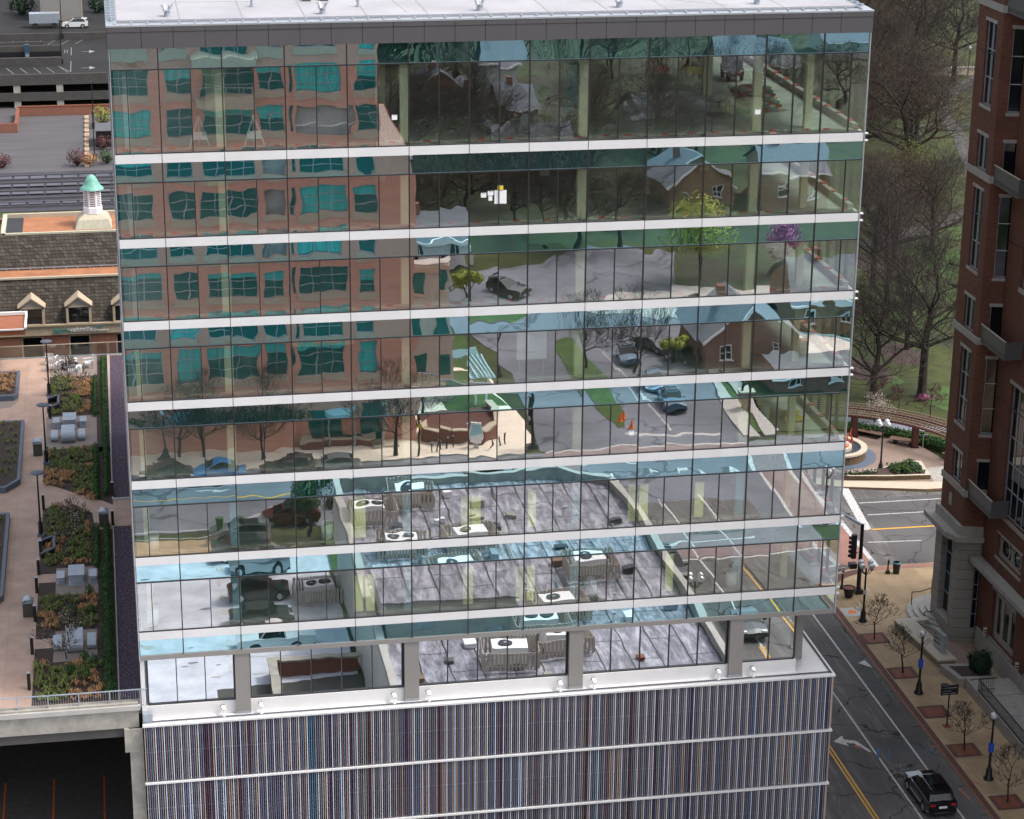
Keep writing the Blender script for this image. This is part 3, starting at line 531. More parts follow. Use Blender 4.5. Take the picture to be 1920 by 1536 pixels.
# long worn resurfacing strips, patches
s = MB(); s.sheet([(46.95, -30), (48.0, -30), (48.0, 38), (46.95, 38)], GZ-.014, 'road2'); s.sheet([(45.0, 12.3), (47.4, 12.3), (47.4, 15.9), (45.0, 15.9)], GZ-.0138, 'road2'); s.sheet([(56.6, 43.2), (120, 43.2), (120, 57), (57.4, 57)], GZ-.014, 'road2'); 
for i in range(26):
    x = R.choice((37.5, 39.2, 42.6, 43.6, 45.4, 46.2))+R.uniform(-.3, .3); y = R.uniform(-8, 34); l_ = R.uniform(1.5, 6); w_ = R.uniform(.08, .35); s.sheet([(x+w_*math.sin(k*1.9+i)*.4+(w_ if k < 6 else -w_)*.5, y+l_*(k if k < 6 else 11-k)/5) for k in range(12)], GZ-.0142+.00004*i, R.choice(('oil', 'oil', 'road2')))
for i in range(9):
    p = Vector((R.uniform(37, 47), R.uniform(-4, 34), GZ-.0128+.00005*i)); d_ = Vector((R.uniform(-1, 1), R.uniform(-.6, 1), 0)).normalized()
    for k in range(9): q = p+Vector((d_.x*.7+R.gauss(0, .28), d_.y*.8+R.gauss(0, .28), 0)); n2 = Vector((-(q-p).y, (q-p).x, 0)).normalized()*.035; s.face([p-n2, q-n2, q+n2, p+n2], 'seal'); p = q
struct('road_patches', s)
L = MB()
for x in (41.42, 41.66): line(L, (x, -30), (x, 22), .12, 'yellow_line')
line(L, (44.3, -30), (44.3, 26), .12); line(L, (46.85, -30), (46.85, 38), .13)
line(L, (57.3, 59.7), (56.2, 50.4), .75); line(L, (57.4, 56.15), (130, 55.0), .14); line(L, (57.3, 53.5), (130, 52.4), .14)
line(L, (56.4, 50.45), (130, 49.2), .22, 'yellow_line'); line(L, (55.4, 47.9), (59.8, 47.6), .14)
line(L, (54.7, 56.4), (54.5, 43.2), .4); line(L, (50.9, 49), (51.6, 43.9), .4); line(L, (47.5, 42.9), (51.6, 43.9), .35)
def poly(mb, pts, m='white_line', z=GZ-.0105): mb.face([(x, y, z) for x, y in pts], m)
poly(L, [(47.5, 26.9), (48.1, 27.3), (48.25, 26.0)])
poly(L, [(42.1, 15.9), (42.9, 16.6), (42.85, 16.1), (43.6, 15.7), (44.1, 14.2), (43.95, 14.1), (43.35, 15.4), (42.85, 15.6), (42.9, 15.1)])
for a, b, w_, c in (((44.2, 13.2), (44.7, 14.6), .2, 'bluem'), ((44.9, 12.9), (45.3, 14.2), .14, 'bluem'), ((47.5, 13.8), (48.3, 13.5), .1, 'bluem'), ((48.8, 12.6), (49.9, 12.4), .1, 'bluem'), ((47.9, 8.6), (48.1, 7.2), .16, 'orangem'), ((43.3, 15.1), (43.6, 14.8), .3, 'orangem'), ((48.1, 14.3), (48.5, 14.2), .12, 'orangem'), ((49, 9.2), (49.4, 8.4), .12, 'orangem'), ((50.6, 10.6), (50.6, 9.9), .12, 'orangem')): line(L, a, b, w_, c, GZ-.008 if a[0] < 48.4 else GZ+.135)
# reflected streets: crosswalks, stop lines, arrows
for x0, x1 in ((33.0, 33.8), (36.2, 36.9), (51.3, 51.2), (54.3, 54.1)): line(L, (x0, -70), (x1, -52), .35)
line(L, (36.5, -68.7), (51.3, -68.4), .25); line(L, (34, -72.2), (52, -71.8), .3); line(L, (42, -75.2), (50.5, -74.2), .55); line(L, (46.5, -76), (44.8, -100), .14)
line(L, (-60, -66.4), (11, -65.5), .16, 'yellow_line'); line(L, (-60, -69.6), (30, -68.6), .12); line(L, (-60, -59.6), (8, -58.8), .14); line(L, (-60, -58.4), (8, -57.3), .12)
poly(L, [(3.2, -67.9), (4.6, -67.4), (4.4, -67.0), (6.0, -67.6), (4.7, -68.2), (4.7, -67.8), (3.2, -68.2)])
for i in range(4): line(L, (5.4, -60.2+i*.7), (8.2, -58.9-i*.1-.5), .13)
line(L, (5.2, -59.5), (9.2, -63.2), .16); line(L, (9.3, -63.3), (9.9, -60), .16)
for x in (41.3, 44.6): line(L, (x, -60), (x+.4, -15), .14)
line(L, (44.45, -46), (44.6, -5), .13, 'yellow_line'); line(L, (44.75, -46), (44.9, -5), .13, 'yellow_line'); line(L, (38.9, -44), (38.5, -20), .2); line(L, (36, -50), (47, -50.4), .2); line(L, (35, -46.5), (52, -47.2), .25)
for i, x in enumerate((41.5, 44.2, 46.4, 48.8)): poly(L, [(x, -66.2), (x+.9, -66.0), (x+.9, -65.6), (x+.2, -65.7), (x, -65.2), (x-.1, -65.2)])
for i in range(9): line(L, (4.3, -31-i*2.7), (9.6, -31.2-i*2.7), .12); L.box(4.0, -32.6-i*2.7, GZ-.02, 4.35, -31.5-i*2.7, GZ-.009, 'white_line')
struct('road_markings', L)
s = MB(); s.sheet([(33.8, -69.5), (36.2, -69.5), (36.9, -52), (34.2, -52)], GZ-.0145, 'crossdark'); s.sheet([(51.3, -69.5), (54.2, -69.5), (54, -52), (51.1, -52)], GZ-.0145, 'crossdark'); s.sheet([(34, -72.1), (52, -71.8), (52, -69.2), (34, -69.4)], GZ-.0146, 'crossdark'); s.sheet([(50.9, 56), (54.6, 56), (54.6, 43.2), (51.6, 44)], GZ-.0145, 'crossbrick'); s.sheet([(35.2, -52), (52, -52), (52, -47.4), (35.2, -47)], GZ-.0147, 'crossdark'); struct('crosswalk', s)
# pavements (kerb height .14)
arc = [(53.6+5.2*math.cos(math.radians(a)), 37.7+5.2*math.sin(math.radians(a))) for a in range(178, 95, -9)]
sw = MB(); sw.prism([(48.4, -40), (57, -40), (57, 29), (62, 34), (62, 42.9), (56, 42.9)]+arc[::-1]+[(48.4, 36)], GZ-.05, GZ+.13, 'paveTan', 'concl'); struct('pavement', sw)
s = MB(); s.prism([(48.55, -40), (48.95, -40), (48.95, 36), (48.55, 36)], GZ+.1, GZ+.136, 'paveRed'); pts = [(53.6+4.9*math.cos(math.radians(a)), 37.7+4.9*math.sin(math.radians(a))) for a in range(178, 95, -9)]; p2 = [(53.6+4.1*math.cos(math.radians(a)), 37.7+4.1*math.sin(math.radians(a))) for a in range(178, 95, -9)]
for i in range(len(pts)-1): s.face([(p2[i][0], p2[i][1], GZ+.136), (pts[i][0], pts[i][1], GZ+.136), (pts[i+1][0], pts[i+1][1], GZ+.136), (p2[i+1][0], p2[i+1][1], GZ+.136)], 'paveRed')
s.prism([(53.2, 42.1), (62, 42.1), (62, 42.8), (53.2, 42.8)], GZ+.1, GZ+.137, 'crossbrick'); s.sheet([(48.4, -40), (48.52, -40), (48.52, 36), (48.4, 36)], GZ+.138, 'grate')
for x, y in ((49.85, 30.3), (49.95, 24.6), (50.0, 18.6), (50.0, 13.1), (50.15, 6.2), (50.2, 0)): s.sheet([(x-.95, y-.9), (x+.95, y-.9), (x+.95, y+.9), (x-.95, y+.9)], GZ+.14, 'paveRed'); s.sheet([(x-.65, y-.65), (x+.65, y-.65), (x+.65, y+.65), (x-.65, y+.65)], GZ+.145, 'grate')
s.sheet([(49.0, 34.2), (50.5, 34.2), (50.5, 35.7), (49.0, 35.7)], GZ+.142, 'concl'); s.cyl((49.75, 34.95, GZ+.142), (49.75, 34.95, GZ+.15), .32, n=16, m='orange'); struct('paver_bands', s)
sw = MB(); sw.prism([(36, 62), (50, 63), (57, 59.7), (64, 58), (300, 57.9), (300, 59.6), (65, 59.6), (58, 60.9), (50, 64.6), (36, 64)], GZ-.05, GZ+.12, 'cap', 'crossbrick'); sw.prism([(30, 64.5), (50, 64.6), (58, 60.9), (65, 59.6), (90, 59.6), (90, 66), (68.5, 63), (67.3, 68), (65.5, 71), (62, 74.5), (52, 78), (30, 78)], GZ-.05, GZ+.10, 'plaza'); sw.prism([(65.3, 59.7), (90, 59.7), (90, 65.5), (68.3, 63.2), (65.8, 62.8)], GZ, GZ+.115, 'plazaG'); struct('plaza', sw)
sw = MB(); sw.prism([(-200, -72), (31.5, -72), (33.3, -73.2), (33.5, -76), (32.5, -95), (30, -97), (24, -97), (24, -80), (-200, -80)], GZ-.05, GZ+.12, 'paveT2', 'concl'); sw.prism([(-60, -57.2), (8, -56.6), (9.5, -54), (12.5, -54), (12.5, -53.4), (-60, -53.4)], GZ-.05, GZ+.12, 'paveTan', 'concl')
sw.prism([(52.3, -73.5), (54, -73.5), (54.6, -88), (58, -112), (57, -112), (53.4, -88)], GZ-.05, GZ+.1, 'concl'); sw.prism([(54.6, -74), (55.7, -74), (56.6, -92), (55.5, -92)], GZ-.04, GZ+.1, 'concl'); sw.prism([(46, -112), (60, -109), (75, -112), (90, -112), (90, -118), (60, -121), (50, -120)], GZ-.04, GZ-.0, 'concl'); sw.prism([(34.4, -50), (36.2, -50), (36.2, -2), (34.4, -2)], GZ-.05, GZ+.12, 'concl'); struct('front_pavement', sw)
sw = MB(); sw.sheet([(-40, -53.4), (12.6, -53.4), (12.6, -30), (2.9, -29), (2.9, -1), (-40, -1)], GZ-.03, 'lot'); sw.sheet([(2.9, -29), (12.8, -30), (12.8, -1), (2.9, -1)], GZ-.028, 'concd'); 
for i in range(34): x, y = R.uniform(-3, 9), R.uniform(-52, -31); r = R.uniform(.08, .35); sw.sheet([(x+r*1.6*R.uniform(.7, 1.1)*math.cos(k*.7), y+r*.6*R.uniform(.7, 1.1)*math.sin(k*.7)) for k in range(9)], GZ-.026+.0003*i, R.choice(('concl', 'concl', 'greyroof')))
struct('parking_lot_surface', sw)
sw = MB(); sw.prism([(41.7, -76.8), (42.4, -77), (43.1, -82), (43.6, -92), (42.9, -104), (41.2, -104), (40.6, -92), (41.2, -82)], GZ-.05, GZ+.13, 'lawn', 'cap'); sw.prism([(53.6, -75), (54.6, -75), (55.3, -92), (54.2, -92)], GZ-.05, GZ+.05, 'lawn'); sw.prism([(30, -112.5), (38, -111), (40.5, -113), (38, -115.2), (30, -115.5)], GZ-.05, GZ+.1, 'lawn', 'cap'); sw.prism([(55.8, -74), (80, -74), (80, -90), (56.8, -91)], GZ-.05, GZ+.05, 'grass'); sw.prism([(12.6, -58.5), (22, -58.2), (22, -49.2), (12.6, -49.2)], GZ-.05, GZ+.14, 'lawn', 'concl'); sw.prism([(26, -96), (32, -96), (33, -84), (27, -84)], GZ+.0, GZ+.16, 'lawn'); struct('lawn', sw)
s = MB(); pa = [(60, 79), (68, 75.5), (74, 74), (90, 78)]
def ribbon(mb, pts, w, m, z):
    for a, b in zip(pts, pts[1:]):
        a = Vector((*a, z)); b = Vector((*b, z)); d = (b-a).normalized(); n = Vector((-d.y, d.x, 0))*w/2; mb.face([a-n, b-n, b+n, a+n], m)
ribbon(s, [(50, 80), (63.5, 76.2), (68, 73.2), (76, 71)], 1.4, 'roadR', GZ-.02)
ribbon(s, [(85, 135), (97, 143), (106, 152), (112, 170), (118, 190), (124, 215), (136, 232), (160, 260)], 2.1, 'concd', GZ-.02); ribbon(s, [(60, 128), (75, 133), (85, 136), (97, 144)], 1.5, 'concd', GZ-.021); ribbon(s, [(100, 196), (118, 200), (140, 196)], .8, 'concd', GZ-.019)
for i in range(70):
    x = R.uniform(60, 105); y = R.uniform(78, 175); r = R.uniform(1, 4); s.sheet([(x+r*R.uniform(.6, 1.1)*math.cos(t*.785), y+r*R.uniform(.6, 1.1)*math.sin(t*.785)*1.5) for t in range(8)], GZ-.055+.0005*(i % 9), R.choice(('mulch', 'grass', 'mulch', 'lawn', 'lawn')) if i % 4 else 'lawn')
struct('park_path', s)
# ================================================================ vegetation
def limb(mb, p, d, L_, r, lev, rnd, tw, mat, spread=.55, n=3, up=.12):
    """recursive branching into mb; the last levels go to tw"""
    segs = 3 if lev > 3 else 2
    for i in range(segs):
        d2 = (d+Vector((rnd.gauss(0, .12), rnd.gauss(0, .12), rnd.gauss(0, .08)+up*.3))).normalized(); q = p+d2*L_/segs; r2 = r*(1-.32/segs*1.2)
        (mb if lev > 3 else tw).cyl(p, q, r, r2, 5 if lev > 4 else 3, mat, False)
        if lev > 0 and i < segs-1 and rnd.random() < .7:
            a = rnd.uniform(0, 6.28); s = Vector((math.cos(a), math.sin(a), rnd.uniform(-.1, .5))).normalized(); limb(mb, q, (d2*.5+s*.8).normalized(), L_*.6, r2*.55, lev-1-(lev > 4), rnd, tw, mat, spread, n, up)
        p, d, r = q, d2, r2
    if lev <= 0: return
    k = n if lev > 1 else 3; a0 = rnd.uniform(0, 6.28)
    for i in range(k):
        a = a0+6.283*i/k+rnd.gauss(0, .3); side = Vector((math.cos(a), math.sin(a), 0)); side = (side-d*side.dot(d)); side = side.normalized() if side.length > .05 else Vector((1, 0, 0))
        nd = (d*(1-spread*rnd.uniform(.4, 1))+side*spread*rnd.uniform(.7, 1.3)+Vector((0, 0, up))).normalized(); limb(mb, p, nd, L_*rnd.uniform(.66, .85), max(r*.66, .013), lev-1, rnd, tw, mat, spread, n, up)
def leaves(mb, pts, size, m, rnd, k=3):
    for p in pts:
        for _ in range(k):
            c = Vector(p)+Vector((rnd.gauss(0, size), rnd.gauss(0, size), rnd.gauss(0, size*.8))); a = Vector((rnd.gauss(0, 1), rnd.gauss(0, 1), rnd.gauss(0, .6))).normalized(); b = a.cross(Vector((rnd.gauss(0, 1), rnd.gauss(0, 1), rnd.gauss(0, 1)))).normalized(); s = size*rnd.uniform(.3, .6)
            mb.face([c-a*s, c+b*s*.6, c+a*s, c-b*s*.6], m)
def tree(seed, h, trunk, r, lev=6, mat='bark', tw='barkR', leaf=None, lsize=.15, lk=1, spread=.55, up=.12, lfrac=1, minr=.012, n=3):
    def f():
        rnd = random.Random(seed); t = thing('bare_tree' if not leaf else 'budding_tree', (0, 0, 0), '', ''); a = MB(); b = MB()
        a.cyl((0, 0, -.1), (0, 0, trunk*.15), r*1.35, r*1.02, 8, mat, False).cyl((0, 0, trunk*.15), (rnd.gauss(0, .1), rnd.gauss(0, .1), trunk), r, r*.8, 8, mat, False); k = 4 if lev > 4 else 3
        L_ = (h-trunk)*.30
        limb(a, Vector((0, 0, trunk)), Vector((0, 0, 1)), L_, r*.8, lev, rnd, b, mat, spread, n, up)
        for i in range(k):
            q = 6.283*i/k+rnd.uniform(-.4, .4); limb(a, Vector((0, 0, trunk*rnd.uniform(.75, .98))), Vector((math.cos(q), math.sin(q), .45)).normalized(), L_*1.05, r*.45, lev-1, rnd, b, mat, spread, n, up)
        a.build('trunk', t, False)
        if leaf:
            vs = b.v[::6]; rnd.shuffle(vs); leaves(b, vs[:int(len(vs)*lfrac)], lsize, leaf, rnd, lk)
        b.ms = [tw if q == mat else q for q in b.ms]; b.build('crown', t, False); return t
    return Kind(f)
def blob(mb, c, rx, ry, rz, m, n=260, s=.12, rnd=R):
    for _ in range(n):
        v = Vector((rnd.gauss(0, 1), rnd.gauss(0, 1), rnd.gauss(0, 1))).normalized(); q = rnd.uniform(.75, 1.05)*(1+.18*math.sin(v.x*7+c[0])+.15*math.sin(v.y*9+v.z*5)); p = Vector((c[0]+v.x*rx*q, c[1]+v.y*ry*q, c[2]+v.z*rz*q))
        a = (v.cross(Vector((rnd.gauss(0, 1), rnd.gauss(0, 1), rnd.gauss(0, 1))))).normalized()*s*rnd.uniform(.6, 1.3); b = (v+Vector((rnd.gauss(0, .5),)*3)).cross(a).normalized()*s*rnd.uniform(.5, 1); mb.face([p-a, p-b, p+a, p+b], m)
def tuft(mb, x, y, z, h, w, m, rnd=R):
    for i in range(9):
        a = rnd.uniform(0, 6.28); dx, dy = math.cos(a), math.sin(a); k = rnd.uniform(.5, 1); q = rnd.uniform(.7, 1.1)
        p0 = (x-dy*.03, y+dx*.03, z); p1 = (x+dy*.03, y-dx*.03, z); m0 = (x+dx*w*.5*k-dy*.03, y+dy*w*.5*k+dx*.03, z+h*q); m1 = (x+dx*w*.5*k+dy*.03, y+dy*w*.5*k-dx*.03, z+h*q); e = (x+dx*w*k, y+dy*w*k, z+h*q*.55); mb.face([p0, p1, m1, m0], m); mb.face([m0, m1, e], m)
# ================================================================ roof terrace at the left
DZ = -30.0
d = MB(); d.prism([(-45, .4), (-2.35, .4), (-2.35, 62.4), (-45, 62.4)], DZ-.5, DZ, 'deckpink', 'conc'); struct('terrace_deck', d)
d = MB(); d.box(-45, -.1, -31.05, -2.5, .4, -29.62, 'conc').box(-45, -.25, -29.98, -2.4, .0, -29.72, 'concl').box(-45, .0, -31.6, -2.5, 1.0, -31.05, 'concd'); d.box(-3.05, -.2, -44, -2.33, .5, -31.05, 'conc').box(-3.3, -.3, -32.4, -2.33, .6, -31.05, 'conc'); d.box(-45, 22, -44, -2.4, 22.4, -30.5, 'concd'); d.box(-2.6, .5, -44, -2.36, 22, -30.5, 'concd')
o = thing('parking_structure', (-20, 0, GZ), 'concrete parking structure with a dark open bay beneath the roof terrace', 'parking garage'); d.build('frame', o)
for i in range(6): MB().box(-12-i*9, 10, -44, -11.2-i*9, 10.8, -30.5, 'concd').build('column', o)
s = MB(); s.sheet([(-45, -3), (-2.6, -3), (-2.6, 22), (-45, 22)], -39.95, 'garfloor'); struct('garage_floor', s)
s = MB()
for x in (-13.2, -10.4, -7.6, -4.7): line(s, (x, 4.5), (x, 11.4), .1, 'orange', -39.94)
struct('garage_bay_lines', s)
b = MB(); b.sheet([(-7.85, 57.3), (-4.3, 57.3), (-4.3, 62.2), (-7.85, 62.2)], DZ+.004, 'patio'); b.sheet([(-8.0, 41.0), (-4.4, 41.2), (-4.4, 47.9), (-8, 47.9)], DZ+.004, 'patio'); b.sheet([(-7, 15.6), (-4.5, 15.6), (-4.5, 19.7), (-7, 19.7)], DZ+.012, 'patio'); b.sheet([(-7.05, 6.4), (-4.6, 6.4), (-4.6, 10.5), (-6.95, 10.5)], DZ+.012, 'patio'); b.sheet([(-8.1, 17.6), (-7, 17.6), (-7, 18.9), (-8.1, 18.9)], DZ+.012, 'deckpink'); b.sheet([(-8.2, 8.3), (-7, 8.3), (-7, 9.6), (-8.2, 9.6)], DZ+.012, 'deckpink'); b.sheet([(-16, 49.5), (-10.6, 50.5), (-10.1, 51.8), (-10.1, 57), (-16, 57)], DZ+.004, 'patio'); struct('patio_slabs', b)
b = MB(); b.sheet([(-7.9, 47.9), (-3.5, 47.9), (-3.5, 62.2), (-4.3, 62.2), (-4.3, 57.2), (-7.85, 57.2)], DZ+.006, 'mulch'); b.sheet([(-4.4, 40), (-3.5, 40), (-3.5, 47.9), (-4.4, 47.9)], DZ+.006, 'mulch'); b.sheet([(-8.05, 34.6), (-6, 32.4), (-4.1, 30.6), (-3.45, 29.8), (-3.45, 41), (-8, 41)], DZ+.006, 'mulch'); b.sheet([(-8.1, 1.2), (-3.5, 1.2), (-3.45, 25.6), (-4.6, 25.6), (-4.8, 28.6), (-5.8, 29.8), (-7.1, 30.4), (-7.95, 29.6)], DZ+.006, 'mulch'); tag(b.build('mulch_beds'), kind='structure')
b = MB(); b.sheet([(-3.45, 30.9), (-2.36, 30.9), (-2.36, 62), (-3.3, 62)], DZ+.006, 'purple'); b.sheet([(-3.5, 1.2), (-2.36, 1.2), (-2.36, 26), (-3.45, 26)], DZ+.006, 'purple'); b.box(-3.5, 30.7, DZ, -3.42, 62, DZ+.07, 'concl'); b.box(-3.52, 1.2, DZ, -3.45, 26, DZ+.07, 'concl'); b.box(-3.5, 30.62, DZ, -2.36, 30.85, DZ+.09, 'concl'); struct('gravel_strip', b)
b = MB(); rr = random.Random(3)
def inbed(x, y):
    if 48.2 < y < 56.8: return -7.7 < x < -4.75 and not (x < -6.9 and 49.3 < y < 51.8)
    if y > 34: return 34 < y < 40.8 and -7.9 < x < -4.7
    if y > 30.6: return x > -4.7-(y-30.6)*.8 and x < -4.6
    if 20 < y < 30: return -7.7 < x < -4.9 and y < 30-max(0, x+6.5)*.9
    if 10.8 < y < 15.3: return -7.9 < x < -4.6
    if 1.5 < y < 6.2: return -8 < x < -4.4
    return False
for _ in range(5200):
    x, y = rr.uniform(-8, -4.4), rr.uniform(1.5, 57)
    if not inbed(x, y): continue
    q = math.sin(x*1.3+y*.5)+math.sin(y*1.1-x)+ (.9 if y > 48 else 0)*(x+6.5)
    if rr.random() < .12+.25*(math.sin(x*2.1)*math.sin(y*.9) > .3): continue
    if rr.random() < .42: tuft(b, x, y, DZ, rr.uniform(.2, .42), rr.uniform(.25, .45), 'tuftB' if q > .35 else 'tuftG', rr)
tag(b.build('ornamental_grass'), 'green and tawny clumps of ornamental sedge covering the terrace beds', 'ornamental grass', kind='stuff')
def hedge(x, y0, y1, w, lb, n=1, gap=.46):
    t = thing('boxwood_hedge', (x, y0, DZ), lb, 'hedge', 'boxwood rows on the terrace'); mb = MB(); y = y0
    while y < y1: blob(mb, (x+R.gauss(0, .02), y, DZ+.26), w, .25, .28, 'leafD', 170, .05); y += gap
    mb.build('foliage', t); s_ = MB(); y = y0
    while y < y1: s_.cyl((x, y, DZ), (x, y, DZ+.25), .02, n=4, m='bark'); y += gap
    s_.build('stem', t)
hedge(-3.83, 31.6, 61, .21, 'long clipped boxwood row beside the purple gravel, far half of the terrace'); hedge(-4.48, 47.6, 56, .21, 'short boxwood row left of the gravel, behind the farthest tables'); hedge(-4.5, 30.9, 40.6, .21, 'short boxwood row between the diagonal path and the farthest tables'); hedge(-3.9, 20, 25.8, .22, 'boxwood row beside the gravel just before the diagonal path'); hedge(-4.55, 19.5, 25.8, .21, 'short boxwood row left of the bin by the diagonal path'); hedge(-4.0, 1.8, 19.5, .36, 'wide dark hedge beside the gravel at the front of the terrace', gap=.42)
for i, (x, y, lb) in enumerate(((-5.0, 15.2, 'at the corner of the nearer middle patio'), (-5.9, 12.6, 'in the middle of the sedge between the two front patios'), (-4.9, 12.4, 'near the dark hedge between the two front patios'), (-5.3, 6.2, 'at the right front corner of the front patio'), (-4.8, 5.6, 'beside the front hedge below the front patio'), (-6.1, 4.6, 'left of centre near the front railing'), (-5.2, 3.9, 'nearest the front railing'))):
    t = thing('round_shrub', (x, y, DZ), 'small dark green clipped shrub '+lb, 'shrub', 'small clipped shrubs on the terrace'); q = MB(); blob(q, (x, y, DZ+.38), .24, .24, .36, 'leafD', 260, .05); q.build('foliage', t); MB().cyl((x, y, DZ), (x, y, DZ+.3), .03, n=5, m='bark').build('stem', t)
mag = tree(21, 3.2, .5, .035, 4, 'bark', 'barkR', 'blossom', .07, 1, .45, .3, .5)
for x, y, lb in ((-6.4, 52.6, 'in the farthest sedge bed'), (-6.1, 23.5, 'in the bed just before the diagonal path'), (-6.3, 6.8, 'beside the front patio')): mag.put((x, y, DZ), 'slender pale-flowered multi-stem tree '+lb, 'tree', 'young flowering trees on the terrace', rz=x*y)
def table(w):
    def f():
        # a C-shaped slab: base plate, curved or straight back, top
        t = thing('concrete_table' if w > .7 else 'concrete_bench', (0, 0, 0), '', ''); L_, h, th = (1.9, .74, .07) if w > .7 else (1.35, .45, .06); b = MB(); pts = [(L_*.5, 0), (-L_*.34, 0)]+[(-L_*.34-h*.5*math.sin(q)*.75, h*.5-h*.5*math.cos(q)) for q in [i*math.pi/8 for i in range(1, 8)]]+[(-L_*.34, h), (L_*.5, h)]
        for (a, c), (e, g_) in zip(pts, pts[1:]):
            b.bar((0, a, c+(th/2 if c < h*.5 else -th/2)), (0, e, g_+(th/2 if g_ < h*.5 else -th/2)), w, th, 'steel', up=(0, .01, 1) if abs(e-a) > .02 else (0, 1, 0))
        b.build('slab', t, False); MB().box(-w*.4, L_*.1, th, w*.4, L_*.18, h-th, 'alum').build('support', t, False); return t
    return Kind(f)
KT = table(.95); KB = table(.48)
for x, y, rz, lb in ((-6.3, 45.9, math.pi, 'far one of the farthest pair, opening towards the front'), (-6.4, 43.0, 0, 'near one of the farthest pair, its curved back to the front'), (-5.75, 17.7, math.pi, 'on the middle patio'), (-5.85, 8.3, 0, 'on the front patio')):
    KT.put((x, y, DZ+.01), 'grey C-shaped concrete table '+lb, 'table', 'concrete terrace tables', rz)
    for s_, w_ in ((-.95, 'left'), (.95, 'right')): KB.put((x+s_, y+.1, DZ+.01), 'grey C-shaped concrete bench %s of the table %s' % (w_, lb.split(',')[0]), 'bench', 'concrete terrace benches', rz)
def tlamp():
    t = thing('path_lamp', (0, 0, 0), '', ''); MB().cyl((0, 0, 0), (0, 0, .95), .14, .14, 10, 'black').box(-.22, -.22, 0, .22, .22, .12, 'slate').build('base', t, False); MB().cyl((0, 0, .95), (0, 0, 4.1), .065, .045, 8, 'black').build('pole', t, False); MB().lathe([(0, 4.1), (.1, 4.12), (.42, 4.22), (.44, 4.26), (.3, 4.3), (0, 4.32)], n=18, m='slate').build('lamp_head', t, False, True); return t
K = Kind(tlamp)
for x, y, lb in ((-7.85, 52.8, 'farthest one, near the white chairs'), (-7.85, 38.3, 'middle one, beside the farthest tables'), (-8.0, 25.2, 'nearest one, beside the diagonal path')): K.put((x, y, DZ), 'tall black terrace lamp with a flat disc head, '+lb, 'lamp', 'disc-headed lamps on the terrace')
def tbin():
    t = thing('litter_bin', (0, 0, 0), '', ''); MB().box(-.3, -.3, .04, .3, .3, .9, 'concd').build('body', t, False); b = MB(); b.lathe([(.36, -.34), (.36, .34)], n=10, m='steel', a0=.4, a1=math.pi-.4)
    b.v = [(x, z, y-.36*math.sin(.4)+.82+.1) for x, y, z in b.v]; b.box(-.32, -.32, .88, .32, .32, .93, 'steel'); b.build('hood', t, False); return t
K = Kind(tbin)
for x, y, lb in ((-8.45, 40.1, 'beside the middle disc lamp'), (-4.05, 26.3, 'at the end of the diagonal path'), (-8.5, 13.0, 'at the edge of the front walkway')): K.put((x, y, DZ), 'dark grey litter bin with a curved steel hood '+lb, 'litter bin', 'hooded litter bins on the terrace')
def boll():
    t = thing('bollard_light', (0, 0, 0), '', ''); MB().box(-.09, -.09, 0, .09, .09, 1.0, 'black').build('post', t, False); MB().box(-.095, -.095, 1.0, .095, .095, 1.03, 'steel').build('cap', t, False); return t
K = Kind(boll)
for x, y, lb in ((-3.45, 31.3, 'at the far corner of the diagonal path'), (-3.5, 26.2, 'beside the bin at the end of the diagonal path'), (-7.9, 29.7, 'beside the nearest disc lamp'), (-7.7, 47.6, 'beside the slate seat wall, far end'), (-7.95, 21.9, 'first one along the front walkway edge from the path'), (-8.02, 18.9, 'second one along the front walkway edge'), (-8.08, 16.2, 'third one along the front walkway edge'), (-8.1, 12.1, 'fourth one along the front walkway edge, beside the bin'), (-8.18, 7.7, 'fifth one along the front walkway edge'), (-8.25, 3.2, 'nearest the front railing')): K.put((x, y, DZ), 'short black bollard '+lb, 'bollard', 'black bollards along the terrace path')
def seatwall(y, lb): put('seat_wall', (-7.9, y, DZ), lb, 'seat wall', [('coping', MB().bar((0, 1.4, .42), (.75, 2.0, .42), .16, .1, 'slate').bar((.75, -.1, .42), (.75, 2.07, .42), .16, .1, 'slate').bar((0, -.8, .42), (.75, 0, .42), .16, .1, 'slate')), ('wall', MB().bar((0, 1.4, .2), (.75, 2.0, .2), .12, .4, 'black').bar((.75, -.1, .2), (.75, 2.0, .2), .12, .4, 'black').bar((0, -.8, .2), (.75, 0, .2), .12, .4, 'black'))])
seatwall(49.6, 'angular slate seat wall jutting into the farthest sedge bed'); seatwall(22.0, 'angular slate seat wall jutting into the bed before the diagonal path')
def planter(y0, y1, x1, rr_, lb, m, nx=2):
    t = thing('raised_planter', (-13, y0, DZ), lb, 'planter', 'raised planters at the left edge'); b = MB(); b.prism([(-16, y0), (x1-rr_, y0), (x1, y0+rr_*1.6), (x1, y1), (-16, y1)], DZ, DZ+.4, 'slate'); b.prism([(-16, y0+.3), (x1-rr_-.1, y0+.3), (x1-.22, y0+rr_*1.6+.1), (x1-.22, y1-.3), (-16, y1-.3)], DZ+.38, DZ+.405, 'mulch'); b.build('wall', t); q = MB()
    for i in range(60): tuft(q, R.uniform(-12.5, x1-.4), R.uniform(y0+.8, y1-.6), DZ+.4, .3, .3, m)
    q.build('planting', t)
planter(52.0, 58, -10.1, .3, 'raised slate planter of tawny sedge at the left edge', 'tuftB'); planter(33, 46.5, -9.5, .9, 'curved slate planter with green shrubs at the left edge', 'tuftG'); planter(14, 28.5, -10.0, .8, 'long slate planter at the left edge beside the diagonal path', 'tuftG')
